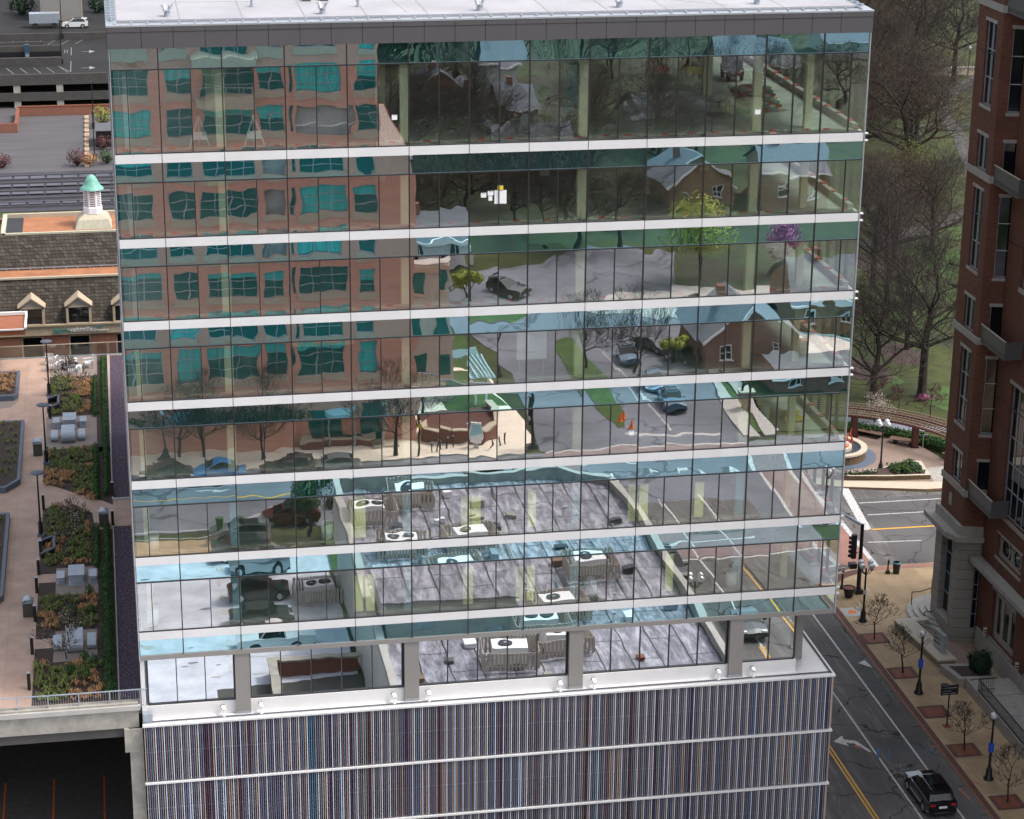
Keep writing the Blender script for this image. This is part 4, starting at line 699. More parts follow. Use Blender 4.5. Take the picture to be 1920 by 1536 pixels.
def chair_(rz, col='whitep'):
    def f():
        t = thing('terrace_armchair', (0, 0, 0), '', ''); b = MB()
        for i in range(5): b.box(-.32, -.3+i*.12, .4, .32, -.2+i*.12, .43, col)
        b.build('seat', t, False); b = MB()
        for i in range(5): b.bar((-.28+i*.14, .32, .42), (-.28+i*.14, .46, 1.0), .1, .02, col, up=(0, 1, 0))
        b.build('backrest', t, False); b = MB()
        for x in (-.38, .38): b.bar((x, -.32, .62), (x, .42, .66), .1, .03, col)
        b.build('armrest', t, False); b = MB()
        for x in (-.36, .36):
            for y in (-.28, .34): MB().box(x-.03, y-.03, 0, x+.03, y+.03, .62, 'steel').build('leg', t, False)
        return t
    return Kind(f)
K = chair_(0)
for x, y, rz, lb in ((-7.75, 60.6, 2.8, 'farther one by the far disc lamp'), (-7.7, 58.9, 2.9, 'nearer one by the far disc lamp'), (-5.0, 59.2, -1.5, 'right of the fire table'), (-6.2, 57.5, 3.1, 'in front of the fire table')): K.put((x, y, DZ), 'white slatted armchair '+lb, 'armchair', 'white chairs by the fire table', rz)
q = MB(); q.lathe([(.2, 0), (.62, .1), (.66, .35), (.62, .42), (.4, .42), (.3, .36), (0, .36)], n=14, m='black'); put('fire_table', (-6.35, 59.1, DZ), 'round black fire table between the white terrace chairs', 'fire table', [('bowl', q), ('stones', MB().cyl((0, 0, .36), (0, 0, .4), .36, n=10, m='darkfelt'))])
K = Kind(lambda: put('drum_stool', (0, 0, 0), 'x', 'x', [('body', MB().cyl((0, 0, 0), (0, 0, .46), .2, n=14, m='whitep')), ('top', MB().cyl((0, 0, .461), (0, 0, .49), .22, n=14, m='whitep'))]))
for x, y, lb in ((-5.65, 58.3, 'right front'), (-6.95, 59.8, 'left'), (-6.0, 60.1, 'behind')): K.put((x, y, DZ), 'small white drum stool on the %s side of the fire table' % lb, 'stool', 'white stools by the fire table')
t = thing('terrace_railing', (-20, .1, DZ+.3), 'grey metal railing along the front edge of the terrace', 'railing'); b = MB(); b.box(-45, .08, -28.95, -2.0, .14, -28.9, 'steel').box(-45, .09, -29.85, -2.2, .13, -29.81, 'steel'); b.build('rail', t); b = MB()
x = -45
while x < -2.2: b.box(x, .1, -29.85, x+.012, .12, -28.92, 'steel'); x += .13
b.build('balusters', t); b = MB()
for i in range(28): b.box(-2.4-i*1.6, .06, -29.98, -2.35-i*1.6, .16, -28.9, 'steel')
b.build('post', t)
t = thing('glass_balustrade', (-20, 62.2, DZ), 'clear glass balustrade along the far edge of the terrace', 'railing'); MB().box(-45, 62.22, -29.95, -2.3, 62.24, -29.0, 'clearglass').build('panel', t); MB().box(-45, 62.2, -29.0, -2.3, 62.26, -28.95, 'cap').box(-45, 62.15, -30, -2.3, 62.3, -29.93, 'steel').build('rail', t)
# ================================================================ mansard-roofed brick building
B = thing('mansard_brick_building', (-20, 70, GZ), 'brick building with shingled mansard roofs, gabled dormers and a white cupola', 'building')
fy = lambda y0: (lambda u, z, dd: (u, y0+dd, z))
mb = MB(); F = fy(66.0); wx = [-10.2+i*3.72 for i in range(-8, 3)]; holes = [(x, x+1.75, -31.9, -29.42) for x in wx]
wall(mb, F, -45, 8, -44, -29.35, holes, 'brickM', .3); mb.box(-45, 65.9, -29.33, 8, 66.5, -28.55, 'trim'); mb.box(-45, 65.78, -28.55, 8, 66.5, -28.42, 'trim'); mb.box(-45, 66.35, -44, 8, 82, -28.5, 'brickM'); mb.build('wall', B)
for h in holes: window(B, F, h, 1, 1, 'trim', 'darkglass', .2, .13)
mb = MB(); mb.face([(-45, 66.0, -28.42), (8, 66.0, -28.42), (8, 68.2, -25.15), (-45, 68.2, -25.15)], 'shingle'); mb.box(-45, 68.0, -25.2, 8, 68.25, -25.05, 'cap'); mb.face([(-45, 68.25, -25.25), (8, 68.25, -25.25), (8, 71.0, -25.25), (-45, 71, -25.25)], 'orangegravel')
mb.face([(-45, 71, -25.25), (8, 71, -25.25), (8, 73.2, -22.8), (-45, 73.2, -22.8)], 'shingle'); mb.box(-45, 70.85, -25.1, 8, 70.9, -25.02, 'steel')
for i in range(20): mb.box(-16+i*.95, 70.82, -25.23, -15.93+i*.95, 70.9, -25.1, 'steel')
mb.box(-11.55, 73.1, -22.85, 8, 73.35, -22.7, 'cupbase').box(-11.55, 79.2, -23.0, 8, 79.5, -22.6, 'cap').box(-11.6, 73.1, -22.9, -11.25, 79.5, -22.62, 'cupbase'); mb.sheet([(-11.3, 73.3), (-9.9, 73.3), (-9.9, 79.3), (-11.3, 79.3)], -22.94, 'darkfelt'); mb.sheet([(-9.9, 73.3), (8, 73.3), (8, 79.3), (-9.9, 79.3)], -22.95, 'orangegravel')
mb.box(-45, 79.5, -44, 8, 80, -23.1, 'brickM'); mb.sheet([(-45, 73.2), (-11.6, 73.2), (-11.6, 79.5), (-45, 79.5)], -23.5, 'orangegravel'); mb.build('roof', B)
for x in [-10.1+i*3.68 for i in range(-6, 3)]:
    d = MB(); x0, x1 = x-.05, x+1.75; zc = -26.95; y0 = 65.85
    d.box(x0-.1, y0, -28.5, x0+.1, 68, zc, 'trim').box(x1-.1, y0, -28.5, x1+.1, 68, zc, 'trim').box(x0-.1, y0, zc-.12, x1+.1, 67.6, zc, 'trim').box(x0-.1, y0-.05, -28.52, x1+.1, 66.4, -28.38, 'trim')
    xm = (x0+x1)/2; d.face([(x0-.1, y0+.02, zc), (x1+.1, y0+.02, zc), (xm, y0+.02, zc+.72)], 'stonep')
    d.bar((x0-.22, y0+.9, zc+.0), (xm, y0+.9, zc+.82), 2.1, .1, 'trim', up=(0, 1, 0)) if 0 else None
    for s_, e in ((x0-.2, x1+.2), (x1+.2, x0-.2)):
        d.face([(s_, y0-.12, zc), (xm, y0-.12, zc+.82), (xm, 68.3, zc+.82), (s_, 68.3, zc)], 'trim'); d.face([(s_, y0-.12, zc), (xm, y0-.12, zc+.82), (xm, y0-.12, zc+.70), (s_+(.14 if s_ < xm else -.14), y0-.12, zc)], 'trim')
    o = d.build('dormer', B); MB().face([(x0+.1, y0+.18, -28.4), (x1-.1, y0+.18, -28.4), (x1-.1, y0+.18, zc-.1), (x0+.1, y0+.18, zc-.1)], 'darkglass').build('pane', o)
t = MB(); cx, cy = -4.1, 76.0
t.face([(cx-1.5, cy-1.5, -22.94), (cx+1.5, cy-1.5, -22.94), (cx+1.25, cy-1.25, -22.2), (cx-1.25, cy-1.25, -22.2)], 'cupbase'); t.face([(cx+1.5, cy-1.5, -22.94), (cx+1.5, cy+1.5, -22.94), (cx+1.25, cy+1.25, -22.2), (cx+1.25, cy-1.25, -22.2)], 'cupbase'); t.face([(cx-1.5, cy+1.5, -22.94), (cx-1.5, cy-1.5, -22.94), (cx-1.25, cy-1.25, -22.2), (cx-1.25, cy+1.25, -22.2)], 'cupbase'); t.lathe([(1.75, -22.2), (.85, -21.75)], (cx, cy), 4, 'cap', a0=math.pi/4, a1=math.pi/4+2*math.pi); cb = t.build('cupola', B)
t = MB(); t.lathe([(.86, -21.85), (.84, -21.35), (.78, -21.3), (.78, -19.85), (.84, -19.8)], (cx, cy), 8, 'cupwhite', a0=math.pi/8, a1=math.pi/8+2*math.pi)
for i in range(8):
    a = math.pi/4*i; n_ = Vector((math.cos(a), math.sin(a), 0)); tt = Vector((-math.sin(a), math.cos(a), 0)); r0 = .78*math.cos(math.pi/8)+.006
    for j in range(9): z = -21.2+j*.148; p = Vector((cx, cy, z))+n_*r0; t.face([p-tt*.2, p+tt*.2, p+tt*.2+Vector((0, 0, .07)), p-tt*.2+Vector((0, 0, .07))], 'fascia')
t.build('louvred_drum', cb); t = MB(); t.lathe([(1.0, -19.84), (.97, -19.76), (.76, -19.58), (.6, -19.35), (.5, -19.1), (.4, -18.88), (.25, -18.72), (.07, -18.64), (0, -18.62)], (cx, cy), 16, 'copper'); t.build('copper_dome', cb, smooth=True)
def text(body, loc, size, m, rot, name, parent, ext=.03):
    c = bpy.data.curves.new(name, 'FONT'); c.body = body; c.size = size; c.extrude = ext; o = bpy.data.objects.new('tmp', c); S.collection.objects.link(o); dg = bpy.context.evaluated_depsgraph_get(); me = bpy.data.meshes.new_from_object(o.evaluated_get(dg)); bpy.data.objects.remove(o)
    me.materials.clear(); me.materials.append(M[m]); q = bpy.data.objects.new(name, me); S.collection.objects.link(q); q.parent = parent; q.location = Vector(loc)-parent.location; q.rotation_euler = rot; return q
SG = thing('fascia_sign', (-5.5, 65.85, -29.1), 'teal and white company name in letters above the ground floor windows', 'sign'); up = (math.pi/2, 0, 0)
text('barry', (-7.62, 65.84, -29.12), .62, 'tealp', up, 'lettering', SG); text('wehmiller', (-6.52, 65.84, -29.08), .56, 'whitep', up, 'lettering', SG); text('|', (-4.62, 65.84, -29.1), .6, 'trim', up, 'divider', SG); text('BETTER', (-4.45, 65.84, -28.85), .2, 'tealp', up, 'small_lettering', SG); text('BETTER WORLD', (-4.45, 65.84, -29.1), .16, 'whitep', up, 'small_lettering', SG)
C_ = thing('entrance_canopy', (-14, 60, DZ), 'flat cedar-lined canopy with a white edge at the left border', 'canopy'); MB().box(-20, 57.6, -26.45, -9.55, 61.4, -26.2, 'plank').build('soffit', C_); MB().box(-20, 57.5, -26.62, -9.5, 57.62, -26.15, 'plank').build('fascia', C_); MB().box(-20, 61.3, -26.15, -9.4, 61.5, -25.9, 'whitep').box(-9.56, 57.4, -26.2, -9.4, 61.4, -25.98, 'whitep').box(-20, 57.4, -26.2, -9.4, 57.5, -26.1, 'whitep').build('white_trim', C_); MB().box(-12.3, 58.2, -30, -12.1, 58.4, -26.6, 'steel').box(-12.3, 60.8, -30, -12.1, 61, -26.6, 'steel').build('post', C_)
# ================================================================ far left: tracks, car parks
t = thing('railway_track', (-20, 177, GZ), 'bank of dark parallel railway tracks behind the cupola building', 'railway track'); b = MB(); b.box(-60, 166, GZ-.05, 10, 187, GZ, 'rail'); b.build('track_bed', t)
b = MB()
for i in range(9):
    y = 168+i*2.1; b.box(-60, y, GZ, 10, y+.12, GZ+.22, 'fascia')
for y in (169.2, 174.3, 178.5, 183.0): 
    for j in range(34): b.box(-59+j*2.1, y, GZ+.02, -57.2+j*2.1, y+1.5, GZ+.14, 'railtop')
b.build('rails', t)
s = MB(); s.sheet([(-80, 187.2), (-2, 187.2), (0, 232), (-80, 232)], GZ-.03, 'lotTL'); s.sheet([(-3.3, 187), (10, 187), (10, 225), (-3.0, 225)], GZ-.028, 'lotTL'); s.sheet([(-80, 272), (20, 272), (20, 420), (-80, 420)], GZ-.03, 'lotg'); struct('car_park_surface', s)
t = thing('brick_parapet_wall', (-10, 225.5, GZ), 'low red brick parapet wall around the pale car park', 'wall'); MB().box(-15.3, 224, GZ, 4, 224.4, GZ+1.3, 'brickM').box(-15.6, 213, GZ, -15.2, 224.4, GZ+1.3, 'brickM').box(-60, 212.6, GZ, -15.2, 213, GZ+1.3, 'brickM').build('wall', t); MB().box(-15.4, 223.95, GZ+1.3, 4, 224.45, GZ+1.42, 'grate').build('coping', t)
G_ = thing('far_parking_garage', (-10, 245, GZ), 'weathered open parking garage with ramps behind the pale car park', 'parking garage')
b = MB()
for z0, z1 in ((-40.6, -39.0), (-43.0, -41.75), (-45.6, -44.2)): b.box(-60, 230, z0, 6, 230.4, z1, 'concd')
for x in (-33, -24.6, -15.6, -9.3, 3): b.box(x-.5, 230.1, -46, x+.5, 231, -39.2, 'conc')
b.box(-60, 233, -46, 6, 262, -44.2, 'concd'); b.build('facade', G_)
b = MB(); b.sheet([(-60, 230.4), (6, 230.4), (6, 262), (-60, 262)], -39.3, 'lotg'); b.sheet([(-60, 230.4), (6, 230.4), (6, 262), (-60, 262)], -41.9, 'lotg'); b.build('deck', G_)
b = MB(); b.box(-60, 239.5, -39.3, -9.0, 240, -38.2, 'concd').box(-60, 246.6, -39.3, -9.0, 247, -37.6, 'concd').box(-60, 246.4, -39.2, -9, 246.6, -38.5, 'black').box(-60, 262, -44, 6, 262.4, -38.3, 'concd').box(-60, 256, -39.3, -12, 256.3, -38.6, 'concd'); b.build('ramp_parapet', G_)
b = MB()
for i in range(6): line(b, (-18+i*2, 232.5), (-19.2+i*2, 237), .1, 'colgrey', -39.285); line(b, (-18+i*2.2, 257), (-16.8+i*2.2, 261), .1, 'colgrey', -39.285)
for i in range(5): line(b, (-17+i*2.1, 249), (-17+i*2.1, 252), .09, 'colgrey', -39.285); line(b, (-16.6+i*2.1, 249), (-16.6+i*2.1, 252), .09, 'colgrey', -39.285)
for x, y in ((-5.2, 236), (-5.2, 250)): line(b, (x-.8, y), (x+.6, y), .2, 'colgrey', -39.285); b.face([(x+.4, y-1.3, -39.284), (x+1.3, y, -39.284), (x+.4, y+1.3, -39.284)], 'colgrey')
line(b, (-7.6, 233), (-7.6, 242), .1, 'colgrey', -39.285); line(b, (-7.6, 233), (-9.5, 238), .1, 'colgrey', -39.285); line(b, (-7.6, 247), (-7.6, 254), .1, 'colgrey', -39.285); b.build('deck_markings', G_)
b = MB(); b.box(-14.6, 246.0, -39.2, -14.0, 246.3, -37.3, 'steel').box(-14.7, 245.9, -38.6, -13.9, 246.2, -37.3, 'carblue'); tag(b.build('sign_panel'), 'small blue sign on the parapet of the far garage', 'sign')
put('grey_warehouse', (-9.6, 309, GZ), 'plain pale grey shed wall at the top left edge', 'shed', [('wall', MB().box(-3.9, 0, 0, 3.4, 9, 8, 'railtop').box(-3.92, -.05, 0, 3.42, .0, 8.0, 'colgrey')), ('roof', MB().box(-4, -.1, 8, 3.5, 9, 8.3, 'concd')), ('downpipe', MB().box(3.42, -.1, 0, 3.6, .1, 8, 'trim'))])
put('steel_container', (-12.4, 301, GZ), 'long pale trailer parked behind the far garage', 'trailer', [('box', MB().box(-3, 0, .9, 2.3, 2.4, 2.6, 'steel')), ('wheel', MB().cyl((-2, -.1, .5), (-2, 2.5, .5), .5, n=12, m='rubber')), ('wheel', MB().cyl((1.4, -.1, .5), (1.4, 2.5, .5), .5, n=12, m='rubber'))])
for x, y, w_, lb in ((-17, 318, 2.2, 'dark leafless bush left of the grey shed'), (-3, 318, 2, 'dark bush right of the grey shed')):
    t = thing('bush', (x, y, GZ), lb, 'bush'); q = MB(); blob(q, (x, y, GZ+1.6), w_, 2, 1.7, 'evergreen', 700, .22); q.build('foliage', t); MB().cyl((x, y, GZ), (x, y, GZ+1), .12, n=5, m='bark').build('stem', t)
def plamp():
    t = thing('car_park_lamp', (0, 0, 0), '', ''); MB().box(-.25, -.25, 0, .25, .25, .8, 'black').build('base', t, False); MB().cyl((0, 0, .8), (0, 0, 6.6), .09, .07, 6, 'black').build('pole', t, False); MB().box(-.12, -.3, 6.6, .12, .3, 6.75, 'black').build('lamp_head', t, False); return t
K = Kind(plamp)
for x, y, z, lb in ((-4.45, 193.5, GZ, 'nearer one beside the pale car park'), (-4.5, 214, GZ, 'farther one beside the pale car park'), (-9.0, 240, -39.3, 'nearer one on the far garage deck'), (-9.1, 262, -39.3, 'farther one behind the far garage ramps')): K.put((x, y, z), 'thin dark lamp post, '+lb, 'lamp post', 'car park lamp posts')
put('black_container', (-2.6, 204, GZ), 'black box container beside the pale car park', 'container', [('box', MB().box(-1.6, -2.6, 0, 1.6, 2.6, 2.2, 'black')), ('lid', MB().box(-1.7, -2.7, 2.2, 1.7, 2.7, 2.3, 'fascia'))])
def rb():
    t = thing('wheel_stop', (0, 0, 0), '', ''); MB().box(-.3, -.8, 0, .3, .8, .3, 'trim').build('block', t, False); MB().box(-.2, -.1, .3, .2, .1, .36, 'orange').build('cap', t, False); return t
K = Kind(rb)
for i in range(11): K.put((-5.5, 190+i*3.1, GZ), 'tan kerb block in the row along the right edge of the pale car park', 'kerb block', 'kerb blocks of the pale car park')
for x, y, r, m, lb in ((-6.8, 190.3, 1.6, 'leafR', 'reddish brown twiggy shrub at the front of the pale car park'), (-5.2, 190, 1.2, 'tuftB', 'brown shrub right of the reddish one'), (-2.8, 191, 1.5, 'leafG', 'dark green shrub at the tower edge below the lamp'), (-3.2, 216, 2.0, 'leafY', 'yellow green shrub at the tower edge by the container'), (-16.6, 190.5, 1.3, 'leafR', 'brown twiggy shrub at the left border'), (-3.3, 200, 1.4, 'leafR', 'reddish shrub between the container and the green shrub')):
    t = thing('shrub', (x, y, GZ), lb, 'shrub'); q = MB(); rnd = random.Random(int(x*10))
    for _ in range(60): a = rnd.uniform(0, 6.28); e = rnd.uniform(.4, 1.3); q.cyl((x, y, GZ), (x+math.cos(a)*r*math.cos(e), y+math.sin(a)*r*math.cos(e), GZ+r*1.3*math.sin(e)), .03, .01, 3, 'barkB', False)
    q.build('stems', t); q = MB(); blob(q, (x, y, GZ+r*.75), r*.9, r*.9, r*.65, m, 420, .11); q.build('foliage', t)
# ================================================================ cars
def car(kind, paint):
    """x = length (nose +x), z up; body side profile with shaped shoulder and tumblehome"""
    if kind == 'suv': Lh, W, Ht = 2.33, .93, 1.68; low = [(-2.33, .42), (-2.33, .95), (-2.22, 1.05), (-1.3, 1.08), (.75, 1.06), (1.2, 1.04), (1.95, .95), (2.26, .82), (2.33, .6), (2.3, .38)]; roof = [(-2.12, 1.08), (-1.85, 1.58), (-1.3, 1.67), (-.2, 1.7), (.35, 1.62), (1.12, 1.07)]
    elif kind == 'sedan': Lh, W, Ht = 2.4, .91, 1.45; low = [(-2.4, .42), (-2.4, .85), (-2.25, .98), (-1.7, 1.0), (.8, .95), (1.2, .93), (2.0, .82), (2.35, .68), (2.4, .5), (2.35, .34)]; roof = [(-1.75, 1.0), (-1.05, 1.38), (-.5, 1.45), (.1, 1.45), (.5, 1.36), (1.2, .95)]
    else: Lh, W, Ht = 2.7, .97, 1.85; low = [(-2.8, .5), (-2.8, 1.0), (-2.75, 1.05), (-1.0, 1.08), (.75, 1.08), (1.3, 1.1), (2.3, 1.05), (2.65, .9), (2.7, .6), (2.65, .42)]; roof = [(-.75, 1.08), (-.65, 1.7), (-.4, 1.8), (.1, 1.82), (.6, 1.7), (1.2, 1.1)]
    def f():
        t = thing('parked_car', (0, 0, 0), '', ''); b = MB(); r = .36; wx = (-1.38, 1.42)
        arch = []
        for cx in (wx[1], wx[0]): arch += [(cx+.42*math.cos(a), .34+.42*math.sin(a)) for a in [math.pi*i/8 for i in range(9)]]
        prof = low+[(2.2, .28)]+arch[:9]+arch[9:]+[(-2.2, .3)]
        prof = low+[(wx[1]+.45, .26)]+arch[:9]+[(wx[1]-.45, .24), (wx[0]+.45, .24)]+arch[9:]+[(wx[0]-.45, .28)]
        def ring(w, k): return [(x*(1-.012*k), w*(1-.10*max(0, abs(x)-1.7)**2/.4*.35), z) for x, z in prof]
        rings = []
        for w_, k, dz in ((W*.8, 1.5, 0), (W*.97, .5, 0), (W, 0, 0)):
            rings.append([(x, y, z+(0 if z < .9 else (.02 if w_ < W*.9 else 0))) for x, y, z in ring(w_, k)])
        for sgn in (1, -1):
            b.face([(x, sgn*y, z) for x, y, z in (rings[2] if sgn < 0 else rings[2][::-1])], paint)
        n = len(prof)
        for i in range(n):
            j = (i+1) % n; a, c = rings[2][i], rings[2][j]; mtl = paint if prof[i][1] > .3 or prof[j][1] > .3 else 'black'
            b.face([(a[0], -a[1], a[2]), (a[0]*1.0, 0, a[2]+(.05 if a[2] > .8 else 0)), (c[0], 0, c[2]+(.05 if c[2] > .8 else 0)), (c[0], -c[1], c[2])], mtl); b.face([(a[0], 0, a[2]+(.05 if a[2] > .8 else 0)), (a[0], a[1], a[2]), (c[0], c[1], c[2]), (c[0], 0, c[2]+(.05 if c[2] > .8 else 0))], mtl)
        b.box(-Lh+.02, -W*.9, .25, -Lh+.2, W*.9, .5, 'black'); b.box(-Lh-.02, -.5, .34, -Lh+.1, .5, .38, 'chrome')
        body = b.build('body', t, False)
        g = MB(); wt = [W*.9]+[W*.76]*(len(roof)-2)+[W*.9]; m_ = len(roof)
        for i in range(m_-1):
            (x0, z0), (x1, z1) = roof[i], roof[i+1]; a, c = wt[i], wt[i+1]; gl = i in (0, m_-2) or (kind == 'suv' and i == 3)
            g.face([(x0, -a, z0), (x1, -c, z1), (x1, c, z1), (x0, a, z0)], 'darkglass' if i in (0, m_-2) else paint)
        for s_ in (-1, 1):
            pts = [(x, s_*w_, z) for (x, z), w_ in zip(roof, wt)]; g.face(pts if s_ < 0 else pts[::-1], paint)
            # side glass just proud of the pillar sheet
            c0 = Vector((sum(p[0] for p in pts)/m_, 0, sum(p[2] for p in pts)/m_)); ins = []
            for x, y, z in pts: q = Vector((x, y, z)); q = q+(Vector((c0.x, q.y, c0.z))-q)*.13; ins.append((q.x, q.y+s_*.012*(1+abs(q.z-1.2)), q.z))
            g.face(ins if s_ < 0 else ins[::-1], 'darkglass')
            g.bar((-.25, s_*(W*.83+.02), 1.08), (-.28, s_*(W*.765+.02), Ht*.94), .02, .06, paint)
        if kind == 'suv':
            for y in (-.62, .62): g.bar((-1.75, y, 1.73), (.2, y, 1.74), .05, .04, 'chrome')
            g.box(-2.2, -.62, 1.6, -1.85, .62, 1.64, paint); g.face([(-1.2, -.55, 1.712), (.1, -.55, 1.735), (.1, .55, 1.735), (-1.2, .55, 1.712)], 'darkglass')
        g.build('cabin', t, False)
        for x in wx:
            for y in (-W+.1, W-.1):
                o = MB().cyl((x, y-.11, r-.02), (x, y+.11, r-.02), r, n=18, m='rubber').build('wheel', t, False); h = MB().cyl((x, y-.118, r-.02), (x, y+.118, r-.02), r*.62, n=10, m='alum'); h.build('rim', o, False)
        for s_ in (-1, 1):
            MB().box(-Lh-.015, s_*W*.55, .70 if kind == 'sedan' else .84, -Lh+.12, s_*W*.9, .82 if kind == 'sedan' else .98, 'tail').build('tail_light', t, False); MB().box(Lh-.35, s_*W*.55, .66, Lh-.06, s_*W*.93, .82, 'head').build('headlight', t, False); MB().box(.85, s_*(W+.0), 1.02, 1.05, s_*(W+.18), 1.16, paint).build('mirror', t, False)
        MB().box(-Lh-.02, -.26, .68, -Lh+.02, .26, .82, 'whitep').build('number_plate', t, False); return t
    return Kind(f)
CK = {}
def putcar(kind, paint, x, y, deg, lb, grp=None, z=GZ-.01):
    k = CK.setdefault((kind, paint), car(kind, paint)); k.put((x, y, z), lb, 'car' if kind != 'pickup' else 'pickup truck', grp, math.radians(deg))
putcar('suv', 'carblack', 45.55, 7.55, 90, 'black SUV driving away up the street at the bottom right'); putcar('suv', 'carwhite', -7.4, 301.5, 180, 'white van in the yard beyond the far parking garage')
# ================================================================ street furniture on the right
def globe(mb, lamp, x, y, z, s=1):
    mb.cyl((x, y, z-.12*s), (x, y, z), .09*s, .13*s, 8, 'black'); mb.lathe([(.21*s, z+.32*s), (.12*s, z+.40*s), (.03*s, z+.45*s), (0, z+.52*s)], (x, y), 12, 'globe' if s < 0 else 'alum'); lamp.lathe([(.12*s, z), (.2*s, z+.1*s), (.23*s, z+.26*s), (.21*s, z+.33*s)], (x, y), 12, 'globe')
    for a in range(4): q = a*1.5708; mb.bar((x+.13*s*math.cos(q), y+.13*s*math.sin(q), z), (x+.235*s*math.cos(q), y+.235*s*math.sin(q), z+.32*s), .02, .02, 'black')
def streetlamp(n, blue):
    def f():
        t = thing('street_lamp', (0, 0, 0), '', ''); MB().lathe([(.32, 0), (.32, .12), (.22, .2), (.19, .7), (.12, .85), (.1, 1.0)], n=14, m='black').build('base', t, False, True); top = 4.15 if n == 1 else 4.2; p = MB().cyl((0, 0, .95), (0, 0, top), .085, .065, 10, 'black')
        h = MB(); l_ = MB()
        if n == 1: globe(h, l_, 0, 0, top+.1)
        else:
            for i in range(n):
                a = i*6.283/n+.6; ex, ey = .5*math.cos(a), .5*math.sin(a); p.bar((0, 0, top-.5), (ex*.6, ey*.6, top-.32), .05, .05, 'black').bar((ex*.6, ey*.6, top-.32), (ex, ey, top), .05, .05, 'black'); globe(h, l_, ex, ey, top+.1)
        p.build('post', t, False); o = h.build('lantern_cage', t, False); l_.build('globe', o, False, True)
        if blue == 1: MB().box(-.13, -.13, 1.95, .13, .13, 2.55, 'blue').build('blue_wrap', t, False)
        if blue == 2: MB().box(-.1, -.12, 2.2, .1, -.09, 2.5, 'whitep').build('small_notice', t, False)
        return t
    return Kind(f)
K1 = streetlamp(1, 1); K4 = streetlamp(4, 2); K4b = streetlamp(4, 0)
K1.put((49.95, 21.45, GZ+.13), 'single-globe black street lamp with a blue band, opposite the stone sign wall', 'street lamp', 'single-globe street lamps'); K1.put((50.1, 9.2, GZ+.13), 'single-globe black street lamp with a blue band, nearest the black SUV', 'street lamp', 'single-globe street lamps')
K4.put((50.0, 33.3, GZ+.13), 'four-globe black street lamp on the tan pavement by the big planter pot', 'street lamp', 'four-globe street lamps'); K4b.put((61.5, 62.5, GZ+.1), 'four-globe black lamp standing in the plaza between flower bed and fountain', 'street lamp', 'four-globe street lamps'); K4b.put((60.6, 42.6, GZ+.1), 'four-globe lamp half hidden by the corner of the stone and brick tower', 'street lamp', 'four-globe street lamps', rz=1.2)
K4b.put((35.3, -53.2, GZ+.1), 'four-globe street lamp seen only in the glass beside the crosswalk', 'street lamp', 'four-globe street lamps'); K4b.put((53.3, -52.4, GZ+.1), 'four-globe street lamp seen only in the glass at the right corner', 'street lamp', 'four-globe street lamps', .8); K4b.put((37.2, -33, GZ+.1), 'four-globe street lamp seen only in the glass near the dark parked SUV', 'street lamp', 'four-globe street lamps', .4)
for x, y, lb in ((.7, -75.0, 'left of the bare trees'), (34.1, -93.6, 'at the corner of the side road')): streetlamp(1, 0).put((x, y, GZ+.1), 'single-globe lamp seen only in the glass, '+lb, 'street lamp', 'single-globe street lamps')
st1 = tree(5, 4.3, 1.5, .06, 4, 'bark', 'barkR', None, spread=.5, up=.18, n=3); st2 = tree(8, 4.6, 1.6, .065, 4, 'bark', 'barkR', None, spread=.48, up=.2, n=3)
for i, (x, y, lb) in enumerate(((49.85, 30.3, 'beside the four-globe lamp'), (49.95, 24.6, 'between four-globe and blue-banded lamps'), (50.0, 13.1, 'right of the black sign post'), (50.15, 6.2, 'nearest the bottom right corner'))): (st1 if i % 2 == 0 else st2).put((x, y, GZ+.15), 'young leafless street tree in a rusty grate, '+lb, 'tree', 'young street trees along the kerb', rz=i*2.1, sc=.92)
def signal(big=True):
    def f():
        t = thing('traffic_signal', (0, 0, 0), '', ''); MB().box(-.3, -.3, 0, .3, .3, .35, 'black').cyl((0, 0, .35), (0, 0, 5.6), .17, .13, 12, 'black').build('pole', t, False); MB().cyl((0, 0, 5.5), (-4.0, 9.5, 6.3), .12, .06, 10, 'steel').build('mast_arm', t, False)
        b = MB().box(-.75, -.18, 2.9, -.4, .18, 4.8, 'black')
        for i in range(5): b.cyl((-.75, 0, 3.1+i*.36), (-.95, 0, 3.1+i*.36), .13, n=10, m='black', caps=False)
        o = b.build('signal_head', t, False); MB().box(-.9, -.02, 3.3, -.2, .02, 3.36, 'black').build('bracket', o, False); MB().box(-.85, -.25, 2.1, -.3, .25, 2.5, 'black').build('pedestrian_signal', t, False)
        g_ = MB(); a = Vector((-2.2, 5.2, 5.7)); g_.bar(a, a+Vector((-.85, 2.0, .1)), .05, .6, 'green'); g_.build('street_name_plate', t, False); return t
    return Kind(f)
KS = signal(); KS.put((51.3, 38.2, GZ+.13), 'tall black traffic signal pole with a long grey mast arm at the street corner', 'traffic signal', 'traffic signals'); KS.put((33.0, -73.0, GZ+.1), 'traffic signal seen only in the glass by the curved brick wall', 'traffic signal', 'traffic signals', rz=1.5)
def tl(name, loc, body, parts, rz=0): return put(name, loc, *body, parts, rz=rz)
put('pedestrian_button_post', (50.35, 39.2, GZ+.13), 'short black crossing button post with a striped notice beside the signal pole', 'post', [('post', MB().cyl((0, 0, 0), (0, 0, 1.25), .1, .07, 8, 'black').lathe([(.22, 0), (.22, .1), (.12, .25)], n=10, m='black')), ('notice', MB().box(-.12, -.1, 1.25, .12, -.06, 1.75, 'whitep').box(-.1, -.108, 1.4, .1, -.101, 1.5, 'blue').box(-.1, -.108, 1.6, .1, -.101, 1.68, 'red'))])
